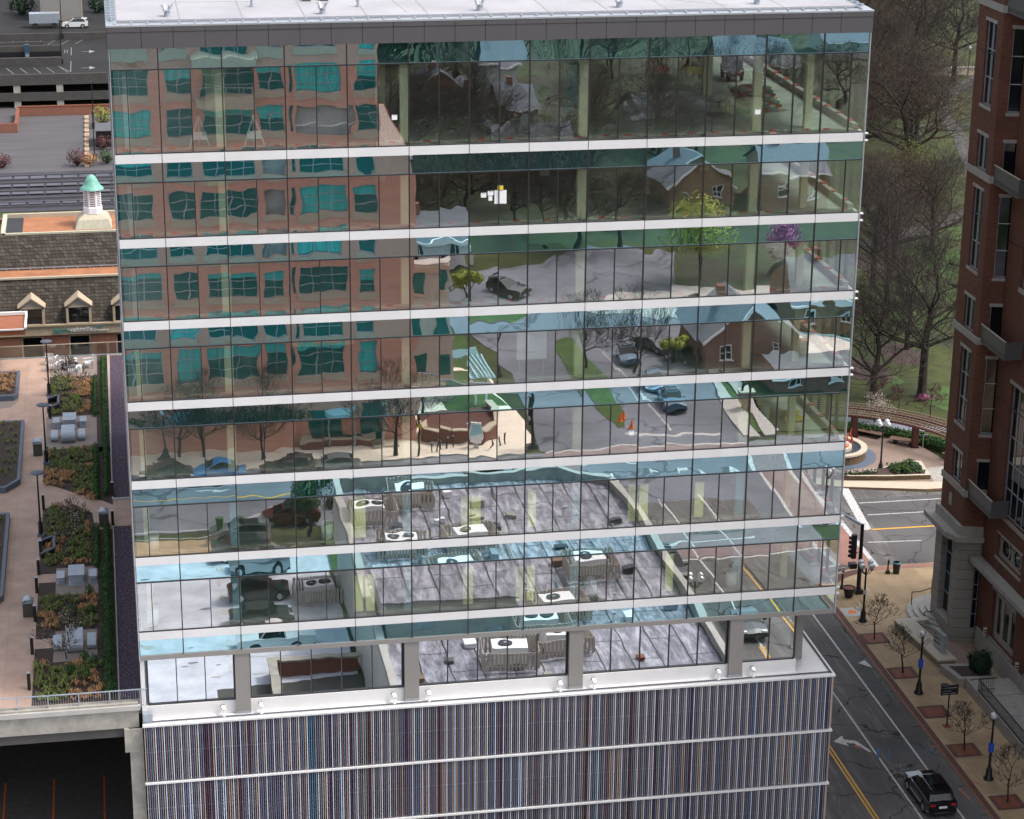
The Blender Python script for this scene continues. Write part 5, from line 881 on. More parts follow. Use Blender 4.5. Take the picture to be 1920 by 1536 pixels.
q = MB(); q.lathe([(.28, 0), (.46, .75), (.5, .8), (.44, .82), (.42, .74), (0, .74)], n=20, m='black'); put('planter_pot', (50.35, 37.6, GZ+.13), 'large round black planter pot filled with brown soil at the corner', 'planter', [('pot', q), ('soil', MB().cyl((0, 0, .7), (0, 0, .77), .4, n=16, m='grate'))])
q = MB(); q.lathe([(.24, 0), (.3, .8), (.33, .88), (.2, .95), (.2, .8), (0, .8)], n=14, m='black'); put('litter_bin', (55.4, 41.3, GZ+.13), 'round black litter bin at the edge of the corner pavement', 'litter bin', [('drum', q), ('rim', MB().lathe([(.31, .86), (.34, .9), (.3, .93)], n=14, m='tealp'))])
put('crossing_post', (54.75, 41.4, GZ+.13), 'short black push button post left of the round litter bin', 'post', [('base', MB().lathe([(.18, 0), (.18, .2), (.08, .3)], n=10, m='black')), ('post', MB().cyl((0, 0, .3), (0, 0, 1.15), .06, n=8, m='black').box(-.08, -.1, .8, .08, -.05, 1.1, 'black'))])
b = MB()
for i, m_ in enumerate(('grate', 'cap', 'concl', 'cap', 'grate')): b.cyl((0, 0, .25*i), (0, 0, .25*i+.24), .16, n=10, m=m_)
put('banded_post', (59.2, 38.5, GZ+.13), 'small tan and brown banded post by the tower corner', 'post', [('shaft', b)])
b = MB(); b.box(-.6, -.03, 2.3, .6, .03, 3.0, 'black').cyl((-.35, 0, 3.0), (-.35, .0, 3.05), .3, n=12, m='black')
o = put('hanging_sign', (50.1, 16.5, GZ+.13), 'black rectangular sign board with small pale lettering on a thin post', 'sign', [('board', b), ('post', MB().cyl((0, 0, 0), (0, 0, 2.3), .05, n=8, m='black').box(-.25, -.25, 0, .25, .25, .03, 'grate'))])
for i, (tx, z) in enumerate((('RESERVED PARKING', 2.78), ('7 AM - 6 PM', 2.56), ('MONDAY - FRIDAY', 2.38))): text(tx, (49.6, 16.46, GZ+.13+z), .11, 'fin_w', up, 'lettering', o, .004)
# stone bench wall, monument sign, planters, steps, ramp
W_ = thing('stone_bench_wall', (53, 29, GZ), 'long low limestone wall between the pavement and the tower steps', 'wall'); b = MB(); b.prism([(51.9, 31.9), (53.3, 31.9), (53.9, 25.0), (52.7, 25.0)], GZ, GZ+.6, 'stone'); b.build('wall', W_); b = MB(); b.prism([(51.85, 31.95), (54.4, 32.1), (54.4, 31.5), (53.35, 31.4), (54.0, 24.9), (52.6, 24.9)], GZ+.6, GZ+.75, 'cap'); b.build('coping', W_)
sg = put('monument_sign', (53.3, 26.5, GZ+.75), 'pale grey standing sign slab with dark lettering on the limestone wall', 'sign', [('slab', MB().box(-.75, -.12, .05, .75, .12, 1.35, 'steel').box(-.76, -.13, 1.35, .76, .13, 1.4, 'alum').box(-.6, -.1, 0, .6, .1, .05, 'black'))], rz=-1.45)
for i, (tx, z, s_) in enumerate((('8182', 1.05, .16), ('FORSYTH', .75, .2), ('PARKING', .45, .2))): 
    c_ = text(tx, sg.location+Vector((-.66, -.127, z)), s_, 'black', up, 'lettering', sg, .004)
b = MB(); b.sheet([(53.4, 31.4), (57, 32), (57, 28.5), (54.8, 23.8), (53.9, 24.8)], GZ+.16, 'plaza'); struct('entrance_terrace', b)
S_ = thing('curved_steps', (57, 35.5, GZ), 'rounded grey stone steps at the tower corner', 'steps'); b = MB()
for i in range(5):
    r = 3.6-i*.45; b.lathe([(r, GZ+.13+i*.14), (r, GZ+.27+i*.14), (0, GZ+.27+i*.14)], (57.2, 33.4), 24, 'plazaG')
b.build('treads', S_)
def hrail(pts):
    b = MB()
    for a, c in zip(pts, pts[1:]): b.cyl(a, c, .035, n=6, m='black')
    return b
for i, (pts, lb) in enumerate((([(56.6, 36.9, -43.7), (56.6, 36.9, -42.5), (57.3, 36.8, -42.5), (59.2, 36.6, -42.0), (60.2, 36.5, -42.0), (60.2, 36.4, -43.3)], 'farthest black handrail on the rounded steps'), ([(54.4, 35.2, -43.8), (54.4, 35.2, -42.7), (55.0, 35.2, -42.7), (56.5, 35.2, -42.3), (57.3, 35.1, -42.3), (57.3, 35, -43.4)], 'middle black handrail on the rounded steps'), ([(54.3, 32.2, -43.8), (54.3, 32.3, -43.0), (54.9, 32.3, -43.0), (56.2, 32.4, -42.6), (56.8, 32.4, -42.6), (56.8, 32.4, -43.4)], 'nearest black handrail beside the limestone wall'))):
    t = thing('handrail', (pts[0][0], pts[0][1], GZ), lb, 'handrail', 'handrails of the rounded steps'); hrail(pts).build('tube', t)
b = MB(); b.prism([(52.5, 24.3), (55.6, 24.0), (55.6, 21.6), (53.0, 21.8)], GZ, GZ+.75, 'stonep'); b.prism([(53.0, 23.9), (55.4, 23.6), (55.4, 22.0), (53.3, 22.2)], GZ+.74, GZ+.756, 'mulch')
t = thing('stone_planter', (54, 23, GZ), 'low square limestone planter holding a round dark shrub', 'planter'); b.build('box', t)
t = thing('topiary_shrub', (54.9, 22.9, GZ+.7), 'large dome-shaped dark evergreen in the limestone planter', 'shrub'); b = MB(); blob(b, (54.9, 22.9, GZ+1.35), .85, .85, .85, 'evergreen', 2200, .07); blob(b, (54.9, 22.9, GZ+1.2), .75, .75, .8, 'evergreen', 900, .1); b.build('foliage', t); MB().cyl((54.9, 22.9, GZ+.7), (54.9, 22.9, GZ+1.3), .08, n=6, m='bark').build('stem', t)
b = MB(); b.prism([(53.5, 21.5), (56.6, 21.5), (56.6, -20), (53.5, -20)], GZ, GZ+.75, 'plazaG', 'stonep'); b.box(53.3, -20, GZ, 53.5, 21.6, GZ+.95, 'stonep')
for i in range(9): b.box(53.5, 19-i*3, GZ+.753, 56.5, 19.03-i*3, GZ+.757, 'concd')
t = thing('raised_walkway', (55, 0, GZ), 'pale raised concrete walkway along the foot of the brick tower', 'walkway'); b.build('slab', t)
t = thing('iron_railing', (53.4, 10, GZ+.95), 'black iron railing along the raised walkway', 'railing'); b = MB(); b.box(53.37, -20, GZ+1.85, 53.43, 19.5, GZ+1.9, 'black').box(53.38, -20, GZ+1.05, 53.42, 19.5, GZ+1.08, 'black').box(53.4, 19.47, GZ+1.85, 54.6, 19.53, GZ+1.9, 'black').box(53.4, 19.48, GZ+1.05, 54.6, 19.52, GZ+1.08, 'black'); b.build('rail', t); b = MB(); y = 19.5
while y > -6: b.box(53.39, y, GZ+.95, 53.41, y+.02, GZ+1.85, 'black'); y -= .13
for i in range(9): b.box(53.45+i*.13, 19.49, GZ+.8, 53.47+i*.13, 19.51, GZ+1.85, 'black')
b.build('balusters', t)
# ================================================================ brick tower on the right
BT = thing('brick_tower', (62, 15, GZ), 'dark red brick tower with limestone base, tall narrow windows and balconies at the right edge', 'building')
FW = lambda x: (lambda u, z, dd: (x+dd, u, z)); 
mb = MB(); F1 = FW(55.2); ZT = 14
rows = [(-5.3, .26), (-9.66, -7.32), (-16.6, -11.0), (-20.95, -18.63), (-27.85, -22.37), (-32.1, -29.9), (3.1, 8.6), (9.9, 12.4)]
holes = [(29.75, 31.5, a, c) for a, c in rows]; wall(mb, F1, 28.75, 33.0, -34.9, ZT, holes, 'brickD', .22)
F2 = lambda u, z, dd: (55.2+(u-0)*.93+dd*.2, 28.75-(u)*.25+dd, z)
holes2 = [(.75, 1.75, a-.1, c-.1) for a, c in rows]; wall(mb, F2, 0, 2.3, -34.9, ZT, holes2, 'brickD', .22)
F3 = FW(56.6); m_ry = [(-32.7, -23.3), (-16.6, -7.5), (1, 10)]
h3 = []
for c0 in (23.65, 17.4, 11.2, 5, -1.2, -7.4):
    for a, c in m_ry: h3.append((c0-2.05, c0+2.05, a, c))
    h3.append((c0-2.2, c0+1.8, -36.35, -34.3)) if 0 else h3.append((c0-2.1, c0+2.1, -35.9, -34.2))
    h3.append((c0-2.0, c0+2.0, -42.0, -38.4))
wall(mb, F3, -20, 28.2, -43.2, ZT, h3, 'brickD', .3); mb.face([(56.6, 28.2, -43.2), (59, 28.2, -43.2), (59, 28.2, ZT), (56.6, 28.2, ZT)], 'brickD')
mb.face([(55.2, 33.0, -34.9), (75, 33.0, -34.9), (75, 33.0, ZT), (55.2, 33.0, ZT)], 'brickD'); mb.box(57.2, 26, -44, 75, 32.9, ZT-.1, 'brickD'); mb.box(59, -20, -44, 75, 26, ZT-.1, 'brickD'); mb.build('wall', BT)
for r_w in holes: window(BT, F1, r_w, 2, 3 if r_w[3]-r_w[2] > 3 else 1, 'steel', 'darkglass', .2, .07, ('stonep', .22), ('stonep', .22), cols=[30.55, 30.7])
for r_w in holes2: window(BT, F2, r_w, 1, 3 if r_w[3]-r_w[2] > 3 else 1, 'steel', 'darkglass', .2, .06, ('stonep', .22), ('stonep', .22))
for r_w in h3:
    if r_w[2] > -34: window(BT, F3, r_w, 4, 5, 'steel', 'darkglass', .28, .07, ('stonep', .3), ('stonep', .25))
    elif r_w[2] > -37: window(BT, F3, r_w, 2, 1, 'stonep', 'darkglass', .28, .3, ('stonep', .2), ('stonep', .12))
    else: window(BT, F3, r_w, 3, 1, 'stonep', 'darkglass', .28, .45, ('stonep', .2), ('stonep', .15))
b = MB()
for c0 in (23.65, 17.4, 11.2):
    for s_ in (-1.0, 1.0):
        b.lathe([(.62, 0), (.72, 0), (.72, .06), (.62, .06)], n=20, m='stonep'); k = len(b.v)-80
        for v in range(k, len(b.v)): x_, y_, z_ = b.v[v]; b.v[v] = (56.78+z_, c0+s_+x_, -35.05+y_)
b.build('round_grille', BT)
mb = MB()
for z in (-9.95, -21.2, -32.4, 1.4): mb.box(55.1, 28.7, z-.25, 55.3, 33.1, z+.22, 'stonep'); mb.bar((55.17, 28.72, z), (55.75, 28.56, z), .2, .46, 'stonep')
for z in (-3.0, -14, -25, -37): 
    mb.box(56.585, -20, z, 56.62, 28.2, z+.05, 'black'); mb.box(55.185, 28.75, z+1.2, 55.22, 33.0, z+1.25, 'black') if z > -34 else None
mb.build('stone_band', BT)
# limestone base pavilion
mb = MB(); hS = [(29.75, 31.9, -42.6, -36.4)]; F1b = FW(55.05); wall(mb, F1b, 28.9, 33.1, -44, -35.9, hS, 'stone', .5); F2b = lambda u, z, dd: (55.05+u*.95+dd*.2, 28.9-u*.2+dd, z); hS2 = [(1.35, 2.15, -42.9, -37.2)]; wall(mb, F2b, 0, 2.3, -44, -35.9, hS2, 'stone', .3)
mb.face([(55.05, 33.1, -44), (75, 33.1, -44), (75, 33.1, -35.9), (55.05, 33.1, -35.9)], 'stone'); mb.prism([(54.3, 33.9), (54.3, 29.6), (54.75, 28.4), (57.0, 27.9), (57.2, 33.9)], -35.95, -35.55, 'stonep'); mb.prism([(54.95, 33.3), (54.95, 28.85), (55.3, 28.6), (57.2, 28.2), (57.3, 33.3)], -35.55, -34.85, 'stonep')
mb.prism([(55.75, 28.3), (57.0, 28.3), (57.0, -20), (55.75, -20)], -37.35, -37.0, 'stonep'); mb.prism([(56.45, -20), (56.62, -20), (56.62, 27.9), (56.45, 27.9)], -44, -42.3, 'stonep'); mb.build('limestone_base', BT)
window(BT, F1b, hS[0], 2, 4, 'steel', 'darkglass', .45, .08, ('stonep', .25)); window(BT, F2b, hS2[0], 2, 5, 'steel', 'darkglass', .28, .06, ('stonep', .25))
for z in (-10.2, -21.25, -32.6, 1.2):
    mb = MB(); mb.box(55.35, 24.4, z, 56.6, 28.75, z+.12, 'fascia'); mb.box(55.35, 24.4, z+.12, 55.4, 28.75, z+1.25, 'fascia'); mb.box(55.33, 24.4, z+1.25, 55.42, 28.75, z+1.3, 'cap'); mb.box(55.4, 24.4, z+.12, 56.6, 24.45, z+1.25, 'fascia')
    for i in range(12): mb.box(55.335, 24.55+i*.35, z+.12, 55.349, 24.65+i*.35, z+.4, 'black')
    mb.build('balcony', BT)
mb = MB(); mb.box(55.1, 28.2, ZT, 75, 33.1, ZT+.4, 'stonep').box(56.5, -20, ZT, 75, 28.2, ZT+.3, 'stonep'); mb.build('roof', BT)
mb = MB(); mb.box(55.17, 31.0, -34.2, 55.199, 31.5, -33.3, 'stonep'); mb.build('stone_plaque', BT)
sg = thing('tower_sign', (56.5, 24, -37.4), 'white company letters with a small green leaf mark above the ground floor window', 'sign'); text('MONETA', (56.56, 25.0, -37.95), .5, 'fin_w', (math.pi/2, 0, -math.pi/2), 'lettering', sg, .03); b = MB()
for i in range(3): b.face([(56.54, 25.3+i*.13, -37.5-.15*i), (56.54, 25.45+i*.13, -37.35-.15*i), (56.54, 25.6+i*.13, -37.5-.15*i), (56.54, 25.45+i*.13, -37.68-.15*i)], 'fin_g' if i % 2 else 'tealp')
b.build('logo', sg)
for y, lb in ((25.9, 'nearest the planter shrub'), (20.2, 'along the raised walkway')):
    put('wall_lantern', (56.35, y, -42.0), 'small pale wall lantern on a brick pier, '+lb, 'lantern', [('bands', MB().box(-.12, -.12, 0, .1, .12, .1, 'cap').box(-.12, -.12, .2, .1, .12, .3, 'cap').box(-.12, -.12, .4, .1, .12, .5, 'cap')), ('body', MB().box(-.08, -.08, .1, .1, .08, .4, 'black'))])
# ================================================================ plaza: fountain, bed, pergola, benches
FT = thing('plaza_fountain', (58.9, 67.2, GZ), 'round stone-walled fountain with orange glass flames at the tower edge', 'fountain'); c0 = (58.9, 67.2); b = MB(); b.lathe([(2.75, GZ+.1), (2.75, GZ+.85)], c0, 32, 'rockwall'); b.lathe([(2.85, GZ+.85), (2.85, GZ+1.0), (2.3, GZ+1.0), (2.3, GZ+.75)], c0, 32, 'cap'); b.build('basin_wall', FT); MB().lathe([(2.32, GZ+.82), (0, GZ+.82)], c0, 28, 'water').build('water', FT); MB().lathe([(1.5, GZ+.8), (1.5, GZ+1.1), (1.25, GZ+1.1), (1.25, GZ+.9)], c0, 24, 'cap').build('inner_ring', FT)
b = MB()
for i, (dx, dy, h) in enumerate(((.7, -.3, 1.8), (1.0, .2, 1.3), (1.5, .3, 1.5), (.4, .3, 1.1))):
    p = Vector((c0[0]+dx, c0[1]+dy, GZ+.95))
    for j in range(6): q = p+Vector((.14*math.sin(j*1.2+i), .1*math.cos(j+i), h/6)); b.cyl(p, q, .13*(1-j/7), .13*(1-(j+1)/7), 7, 'orange' if i != 2 else 'red'); p = q
b.lathe([(0, GZ+.9), (.3, GZ+1.0), (.33, GZ+1.25), (.2, GZ+1.45), (0, GZ+1.5)], (c0[0]+.75, c0[1]-.6), 12, 'orange'); b.build('glass_sculpture', FT)
b = MB(); b.lathe([(3.7, GZ+.106), (2.7, GZ+.106)], c0, 30, 'slate'); struct('fountain_apron', b)
FB = thing('flower_bed', (62, 61.6, GZ), 'long stone-edged flower bed curving along the far pavement', 'flower bed'); pl = [(56.5, 61.6), (58.5, 61.0), (61.5, 60.5), (65.2, 60.2), (65.6, 63.6), (64.2, 64.1), (61.8, 62.6), (58.5, 62.3)]; b = MB(); b.prism(pl, GZ+.1, GZ+.5, 'cap', 'rockwall'); b.build('wall', FB); cc = Vector((61.6, 61.8)); pin = [(cc.x+(x-cc.x)*.9, cc.y+(y-cc.y)*.8) for x, y in pl]; MB().prism(pin, GZ+.45, GZ+.505, 'mulch').build('soil', FB)
b = MB()
for _ in range(130): x = R.uniform(57.2, 60.8); tuft(b, x, 61.5+R.uniform(-.3, .4), GZ+.5, .2, .2, 'leafG'); blob(b, (x, 61.5+R.uniform(-.3, .4), GZ+.72), .05, .05, .05, 'blossom' if R.random() < .8 else 'leafP', 5, .04)
b.build('flowers', FB); b = MB()
for _ in range(90): tuft(b, R.uniform(62.2, 65), R.uniform(60.8, 63), GZ+.5, .25, .25, 'leafG')
b.build('ground_foliage', FB)
for i, (x, y, r) in enumerate(((63.0, 61.6, .42), (63.9, 61.5, .42), (63.5, 62.3, .42), (64.4, 62.0, .38), (63.3, 61.0, .36), (64.2, 62.8, .36), (62.5, 61.2, .36))):
    t = thing('ball_shrub', (x, y, GZ+.5), 'rounded green shrub in the group at the wide end of the flower bed', 'shrub', 'ball shrubs in the flower bed'); q = MB(); blob(q, (x, y, GZ+.8), r, r, r*.8, 'leafG' if i % 2 else 'lawn', 260, .07); q.build('foliage', t); MB().cyl((x, y, GZ+.5), (x, y, GZ+.7), .03, n=4, m='bark').build('stem', t)
# pergola: arc around the plaza
PG = thing('curved_pergola', (66, 69, GZ), 'long curved rust-brown pergola with pale battens around the plaza', 'pergola'); ctr = Vector((55.8, 58.8)); ang = lambda a: Vector((math.cos(math.radians(a)), math.sin(math.radians(a))))
zp = GZ+2.25; b = MB()
for r, m_, w_ in ((13.6, 'pergola', .14), (15.6, 'pergola', .14)):
    for i in range(44):
        a0, a1 = 15+i*2, 17+i*2; p = ctr+ang(a0)*r; q = ctr+ang(a1)*r; b.bar((p.x, p.y, zp), (q.x, q.y, zp), w_, .18, m_)
    b.build('beam', PG); b = MB()
for i in range(6):
    r = 13.0+i*.62
    for j in range(44): a0, a1 = 15+j*2, 17.05+j*2; p = ctr+ang(a0)*r; q = ctr+ang(a1)*r; b.bar((p.x, p.y, zp+.36), (q.x, q.y, zp+.36), .045, .06, 'pergtop')
for j in range(60): a = 15+j*1.47; p = ctr+ang(a)*12.8; q = ctr+ang(a)*16.4; b.bar((p.x, p.y, zp+.22), (q.x, q.y, zp+.22), .05, .1, 'pergola')
b.build('batten', PG)
for a in (22, 40.5, 63.5, 85): p = ctr+ang(a)*14.2; MB().box(p.x-.25, p.y-.25, GZ+.1, p.x+.25, p.y+.25, zp-.1, 'pergola').box(p.x-.32, p.y-.32, GZ+.1, p.x+.32, p.y+.32, GZ+.22, 'black').build('post', PG)
def bench():
    t = thing('park_bench', (0, 0, 0), '', ''); b = MB()
    for i in range(6): b.box(-1.25, -.42+i*.145, .42, 1.25, -.29+i*.145, .47, 'wood')
    b.build('seat', t, False)
    for x in (-.75, .75): MB().box(x-.14, -.32, 0, x+.14, .32, .42, 'black').build('leg', t, False)
    return t
K = Kind(bench)
for x, y, a, lb in ((63.6, 71.4, -.95, 'left one under the pergola'), (65.9, 68.9, -.85, 'right one under the pergola'), (69.0, 64.2, -1.2, 'half hidden behind the brick tower')): K.put((x, y, GZ+.1), 'backless brown slatted bench, '+lb, 'bench', 'benches of the plaza', a+.2)
t = thing('low_hedge', (66.5, 71.5, GZ), 'dark green hedge behind the plaza benches', 'hedge'); b = MB()
for i in range(34): a = 24+i*1.55; p = ctr+ang(a)*15.6; blob(b, (p.x, p.y, GZ+.45), .7, .7, .5, 'leafD', 140, .12)
b.build('foliage', t); b = MB()
for i in range(12): a = 26+i*4; p = ctr+ang(a)*15.6; b.cyl((p.x, p.y, GZ), (p.x, p.y, GZ+.5), .04, n=4, m='bark')
b.build('stem', t)
put('drinking_post', (67.3, 67.8, GZ+.1), 'slim grey hooked post beside the dark hedge', 'post', [('post', MB().cyl((0, 0, 0), (0, 0, 1.2), .05, n=8, m='steel').bar((0, 0, 1.2), (.5, 0, 1.2), .08, .08, 'steel'))])
# ================================================================ park trees
PT = [tree(11, 15.5, 3.2, .42, 6, 'bark', 'barkR', None, spread=.52, up=.1), tree(12, 17.5, 5.5, .45, 6, 'bark', 'barkR', None, spread=.45, up=.14), tree(13, 15, 3, .4, 6, 'bark', 'barkB', None, spread=.6, up=.08)]
PB = tree(14, 14, 3, .36, 6, 'bark', 'barkB', 'leafO', .1, 1, .55, .1, .2)
for i, (k, x, y, s, lb) in enumerate(((0, 67.4, 81.4, .92, 'nearest one, rising behind the left end of the pergola'), (1, 72.2, 81.4, .98, 'tall straight one behind the right end of the pergola'), (2, 86, 128, 1.0, 'in the dense group left of the forsythia'), (0, 92, 132, .9, 'right of the forsythia'), (2, 102.2, 168.7, 1.45, 'huge spreading one in the middle distance'), (0, 110, 205, 1.2, 'behind the huge spreading one, left'), (1, 122, 222, 1.2, 'behind the huge spreading one, right'), (2, 128, 262, 1.3, 'far one at the top edge near the tower roof'), (0, 144, 275, 1.2, 'far one at the top edge beside the brick tower'), (1, 78, 108, .75, 'thin one behind the nearest pair'), (0, 95, 182, 1.1, 'at the tower edge behind the yellow shrub'), (2, 140, 305, 1.4, 'farthest one at the top of the park'))):
    PT[k].put((x, y, GZ-.1), 'large leafless park tree, '+lb, 'tree', 'bare trees of the park', rz=i*1.3, sc=s)
for i, (x, y, s, lb) in enumerate(((80, 118, .8, 'low in the thicket beside the tower edge'), (88, 140, .85, 'in the thicket left of the yellow shrub'), (106, 178, 1.0, 'right behind the huge spreading one'), (97, 196, 1.1, 'hard against the tower edge, middle height'), (104, 222, 1.2, 'hard against the tower edge, upper part'), (118, 245, 1.2, 'hard against the tower edge, near the roof'), (133, 232, 1.0, 'beside the pale low wall'), (136, 290, 1.4, 'on the skyline right of the tower roof'), (112, 192, 1.0, 'on the left side of the path bend'), (108, 240, 1.2, 'deep in the dark wood'), (84, 150, .8, 'thin one behind the tower corner'), (76, 96, .7, 'young one between the nearest pair and the thicket'))):
    PT[(i+1) % 3].put((x, y, GZ-.1), 'leafless brown park tree, '+lb, 'tree', 'bare trees of the park', rz=i*2.3, sc=s)
for x, y, s, lb in ((98, 176, 1.15, 'left of the huge bare tree'), (113, 213, 1.3, 'upper right of the park'), (126, 250, 1.3, 'at the top of the park')): PB.put((x, y, GZ-.1), 'park tree in olive and bronze bud, '+lb, 'tree', 'budding trees of the park', rz=x, sc=s)
fs = tree(15, 6, .6, .12, 5, 'bark', 'barkB', 'leafY', .14, 2, .5, .2, .3); fs.put((98.6, 157.5, GZ), 'yellow-green flowering shrub tree in front of the huge bare tree', 'tree', sc=1.25); fs.put((93.5, 156, GZ), 'smaller yellow-green shrub at the left of the yellow tree', 'tree', rz=2, sc=.8)
rm = tree(16, 4, 1.3, .06, 4, 'bark', 'barkB', 'leafR', .1, 2, .55, .1, .6)
for x, y, s, lb in ((70.9, 75.6, .95, 'right one on the lawn behind the pergola'), (68.3, 76.9, .8, 'small low one behind the pergola'), (67.0, 78.4, .9, 'thin one between the two trunks')): rm.put((x, y, GZ), 'small red-budded ornamental tree, '+lb, 'tree', 'red-budded trees on the lawn', rz=x, sc=s)
tree(17, 3.4, .7, .07, 4, 'bark', 'barkB', 'blossom', .1, 2, .6, .12, .6).put((65.4, 75.2, GZ), 'pale pink magnolia behind the left end of the pergola', 'tree')
t = thing('azalea_patch', (72, 80.6, GZ), 'low magenta flowering patch at the foot of the tall straight tree', 'flowers'); b = MB(); blob(b, (72.2, 80.4, GZ+.3), 1.0, .5, .3, 'leafP', 220, .1); b.build('flowers', t); MB().cyl((72.2, 80.4, GZ), (72.2, 80.4, GZ+.3), .04, n=4, m='bark').build('stem', t)
put('low_park_wall', (135, 236, GZ), 'pale low wall by the path at the top of the park', 'wall', [('wall', MB().box(-5, 0, 0, 3, .5, 1.2, 'cap')), ('coping', MB().box(-5.1, -.1, 1.2, 3.1, .6, 1.35, 'stonep'))])
K = Kind(lambda: put('path_lamp_post', (0, 0, 0), 'x', 'x', [('post', MB().cyl((0, 0, 0), (0, 0, 4.2), .07, n=6, m='black')), ('lantern', MB().lathe([(.1, 4.2), (.26, 4.5), (.16, 4.8), (0, 4.9)], n=10, m='globe'))]))
for x, y, lb in ((104, 152, 'beside the lower bend'), (137, 236, 'by the pale low wall')): K.put((x, y, GZ), 'thin park path lamp '+lb, 'lamp post', 'lamps along the park path')
# ================================================================ the place facing the glass (seen in its reflection)
AP = thing('brick_apartment_tower', (5, -88, GZ), 'brown brick apartment tower with teal windows, mirrored across the left half of the glass', 'building')
FA = lambda u, z, dd: (u, -77-dd, z)
cols = [(-17, -13.4), (-10.5, -7), (-2.6, 1.0), (2.3, 4.3), (5.2, 9.4), (10.1, 12.1), (13.2, 16.9), (18.1, 19.6)]; nar = [(-4.4, -3.9), (4.85, 5.0), (12.55, 12.9), (17.35, 17.8)]
sills = [-8.75-3.55*i for i in range(8)]+[-37.5]; hol = []
for si, s in enumerate(sills):
    hh = 2.3 if si < 8 else 3.0
    for ci, (a, b) in enumerate(cols):
        if ci == 7 and s > -18 and 0: continue
        if ci == 4 and si < 2: hol.append((a, b, s-.3, s+hh, 'door')); continue
        if ci == 5 and 3 <= si <= 5: hol.append((a, b, s, s+hh, 'recess')); continue
        if ci == 6 and si == 2: hol.append((a, b+1.0, s-.2, s+hh, 'recess2')); continue
        hol.append((a, b, s, s+hh, 'win'))
    for a, b in (nar[0], nar[2]):
        if ci and not (si == 2 and a > 17): hol.append((a, b, s, s+hh, 'nar'))
mb = MB(); wall(mb, FA, -24, 19.8, -39.2, -4.0, [h for h in hol if h[1] < 19.8 and h[2] > -39], 'brickT', .25)
wall(mb, FA, 19.8, 23.2, -39.2, -18.3, [], 'brickT', .25); mb.box(-24, -77.2, -44, 23.2, -76.8, -39.2, 'brickT')
mb.face([(23.2, -77, -44), (23.2, -100, -44), (23.2, -100, -18.3), (23.2, -77, -18.3)], 'brickT'); mb.face([(19.8, -77, -18.3), (19.8, -100, -18.3), (19.8, -100, -4), (19.8, -77, -4)], 'brickT'); mb.box(-24, -100, -44, -23.8, -77.3, -4.2, 'brickT'); mb.box(-24, -100.2, -44, 23.2, -100, -18.4, 'brickT'); mb.box(19.9, -100, -18.6, 23.1, -77.3, -18.4, 'patio'); mb.box(-23.8, -78.2, -39, 19.7, -77.9, -4.2, 'intceil')
mb.build('wall', AP)
for a, b, c, d, k in hol:
    if b > 19.8 and c < 0: b = min(b, 19.75) if a < 19.5 else b
    nx = max(1, round((b-a)/1.15)); cu = R.choice((None, None, .5, .66, .05, .8))
    if k == 'nar': window(AP, FA, (a, b, c, d), 1, 3, 'alum', 'tealglass', .18, .06)
    elif k == 'recess':
        m_ = MB(); m_.box(a, -78.6, c, b, -78.5, d, 'colgrey'); m_.build('balcony_recess', AP); m_ = MB(); m_.box(a, -77.25, c+.9, b, -77.2, c+.97, 'alum')
        for i in range(8): m_.box(a+i*.27, -77.24, c, a+i*.27+.04, -77.2, c+.9, 'alum')
        m_.box(a-.2, -77.3, c-.5, b+.2, -76.93, c-.02, 'tantrim'); m_.build('balcony_rail', AP)
    elif k == 'recess2':
        m_ = MB(); m_.box(a, -80, c, b, -79.9, d, 'trim').box(a+.3, -79.88, c, a+1.2, -79.85, d-.3, 'grate').box(b-2, -79.88, c, b-1, -79.85, d-.3, 'grate').box(a+1.5, -79.88, c+.3, a+2.6, -79.85, d-1, 'tealglass'); m_.box(a, -77.3, c+.8, b, -77.24, c+.9, 'whitep'); m_.build('balcony_recess', AP)
    else: window(AP, FA, (a, b, c, d), nx, 3, 'alum', 'tealglass', .16, .07, ('tantrim', .62), None, curt=cu if cu else None)
for c in (-8.9, -12.45):
    m_ = MB(); m_.box(4.6, -77, c-1.0, 10.0, -75.3, c-.1, 'tantrim').box(4.6, -75.35, c+.75, 10, -75.3, c+.82, 'alum')
    for i in range(5): m_.box(4.65+i*1.3, -75.35, c-.1, 4.7+i*1.3, -75.3, c+.8, 'alum')
    m_.build('balcony', AP)
mb = MB(); mb.box(-24.1, -100, -4.0, 19.9, -76.8, -3.7, 'tantrim').box(-24, -76.95, -39.4, 23.2, -76.7, -39.1, 'tantrim'); mb.box(19.8, -77.2, -18.3, 23.4, -76.85, -18.0, 'tantrim'); mb.build('cornice', AP)
mb = MB(); mb.box(14, -76.9, -43.9, 16.4, -76.7, -40.5, 'tealglass').box(18.5, -76.9, -43.9, 20, -76.7, -40.2, 'tealglass').box(7, -76.85, -43.9, 9.2, -76.7, -40.9, 'darkglass').box(1.2, -76.85, -42, 3.4, -76.7, -40.3, 'cyanfilm'); mb.build('entrance_window', AP)
def simple(name, lb, cat, parts, loc, grp=None):
    t = thing(name, loc, lb, cat, grp)
    for n_, q in parts: q.build(n_, t)
    return t
simple('tower_canopy', 'half round teal canopy seen only in the glass, over the apartment entrance', 'canopy', [('canopy', MB().lathe([(0, -40.2), (1.4, -40.5), (1.4, -40.8)], (16.5, -76.6), 14, 'cyanfilm', a0=0, a1=math.pi)), ('post', MB().box(15.3, -75.5, -44, 15.4, -75.4, -40.7, 'steel').box(17.6, -75.5, -44, 17.7, -75.4, -40.7, 'steel'))], (16.5, -76, GZ))
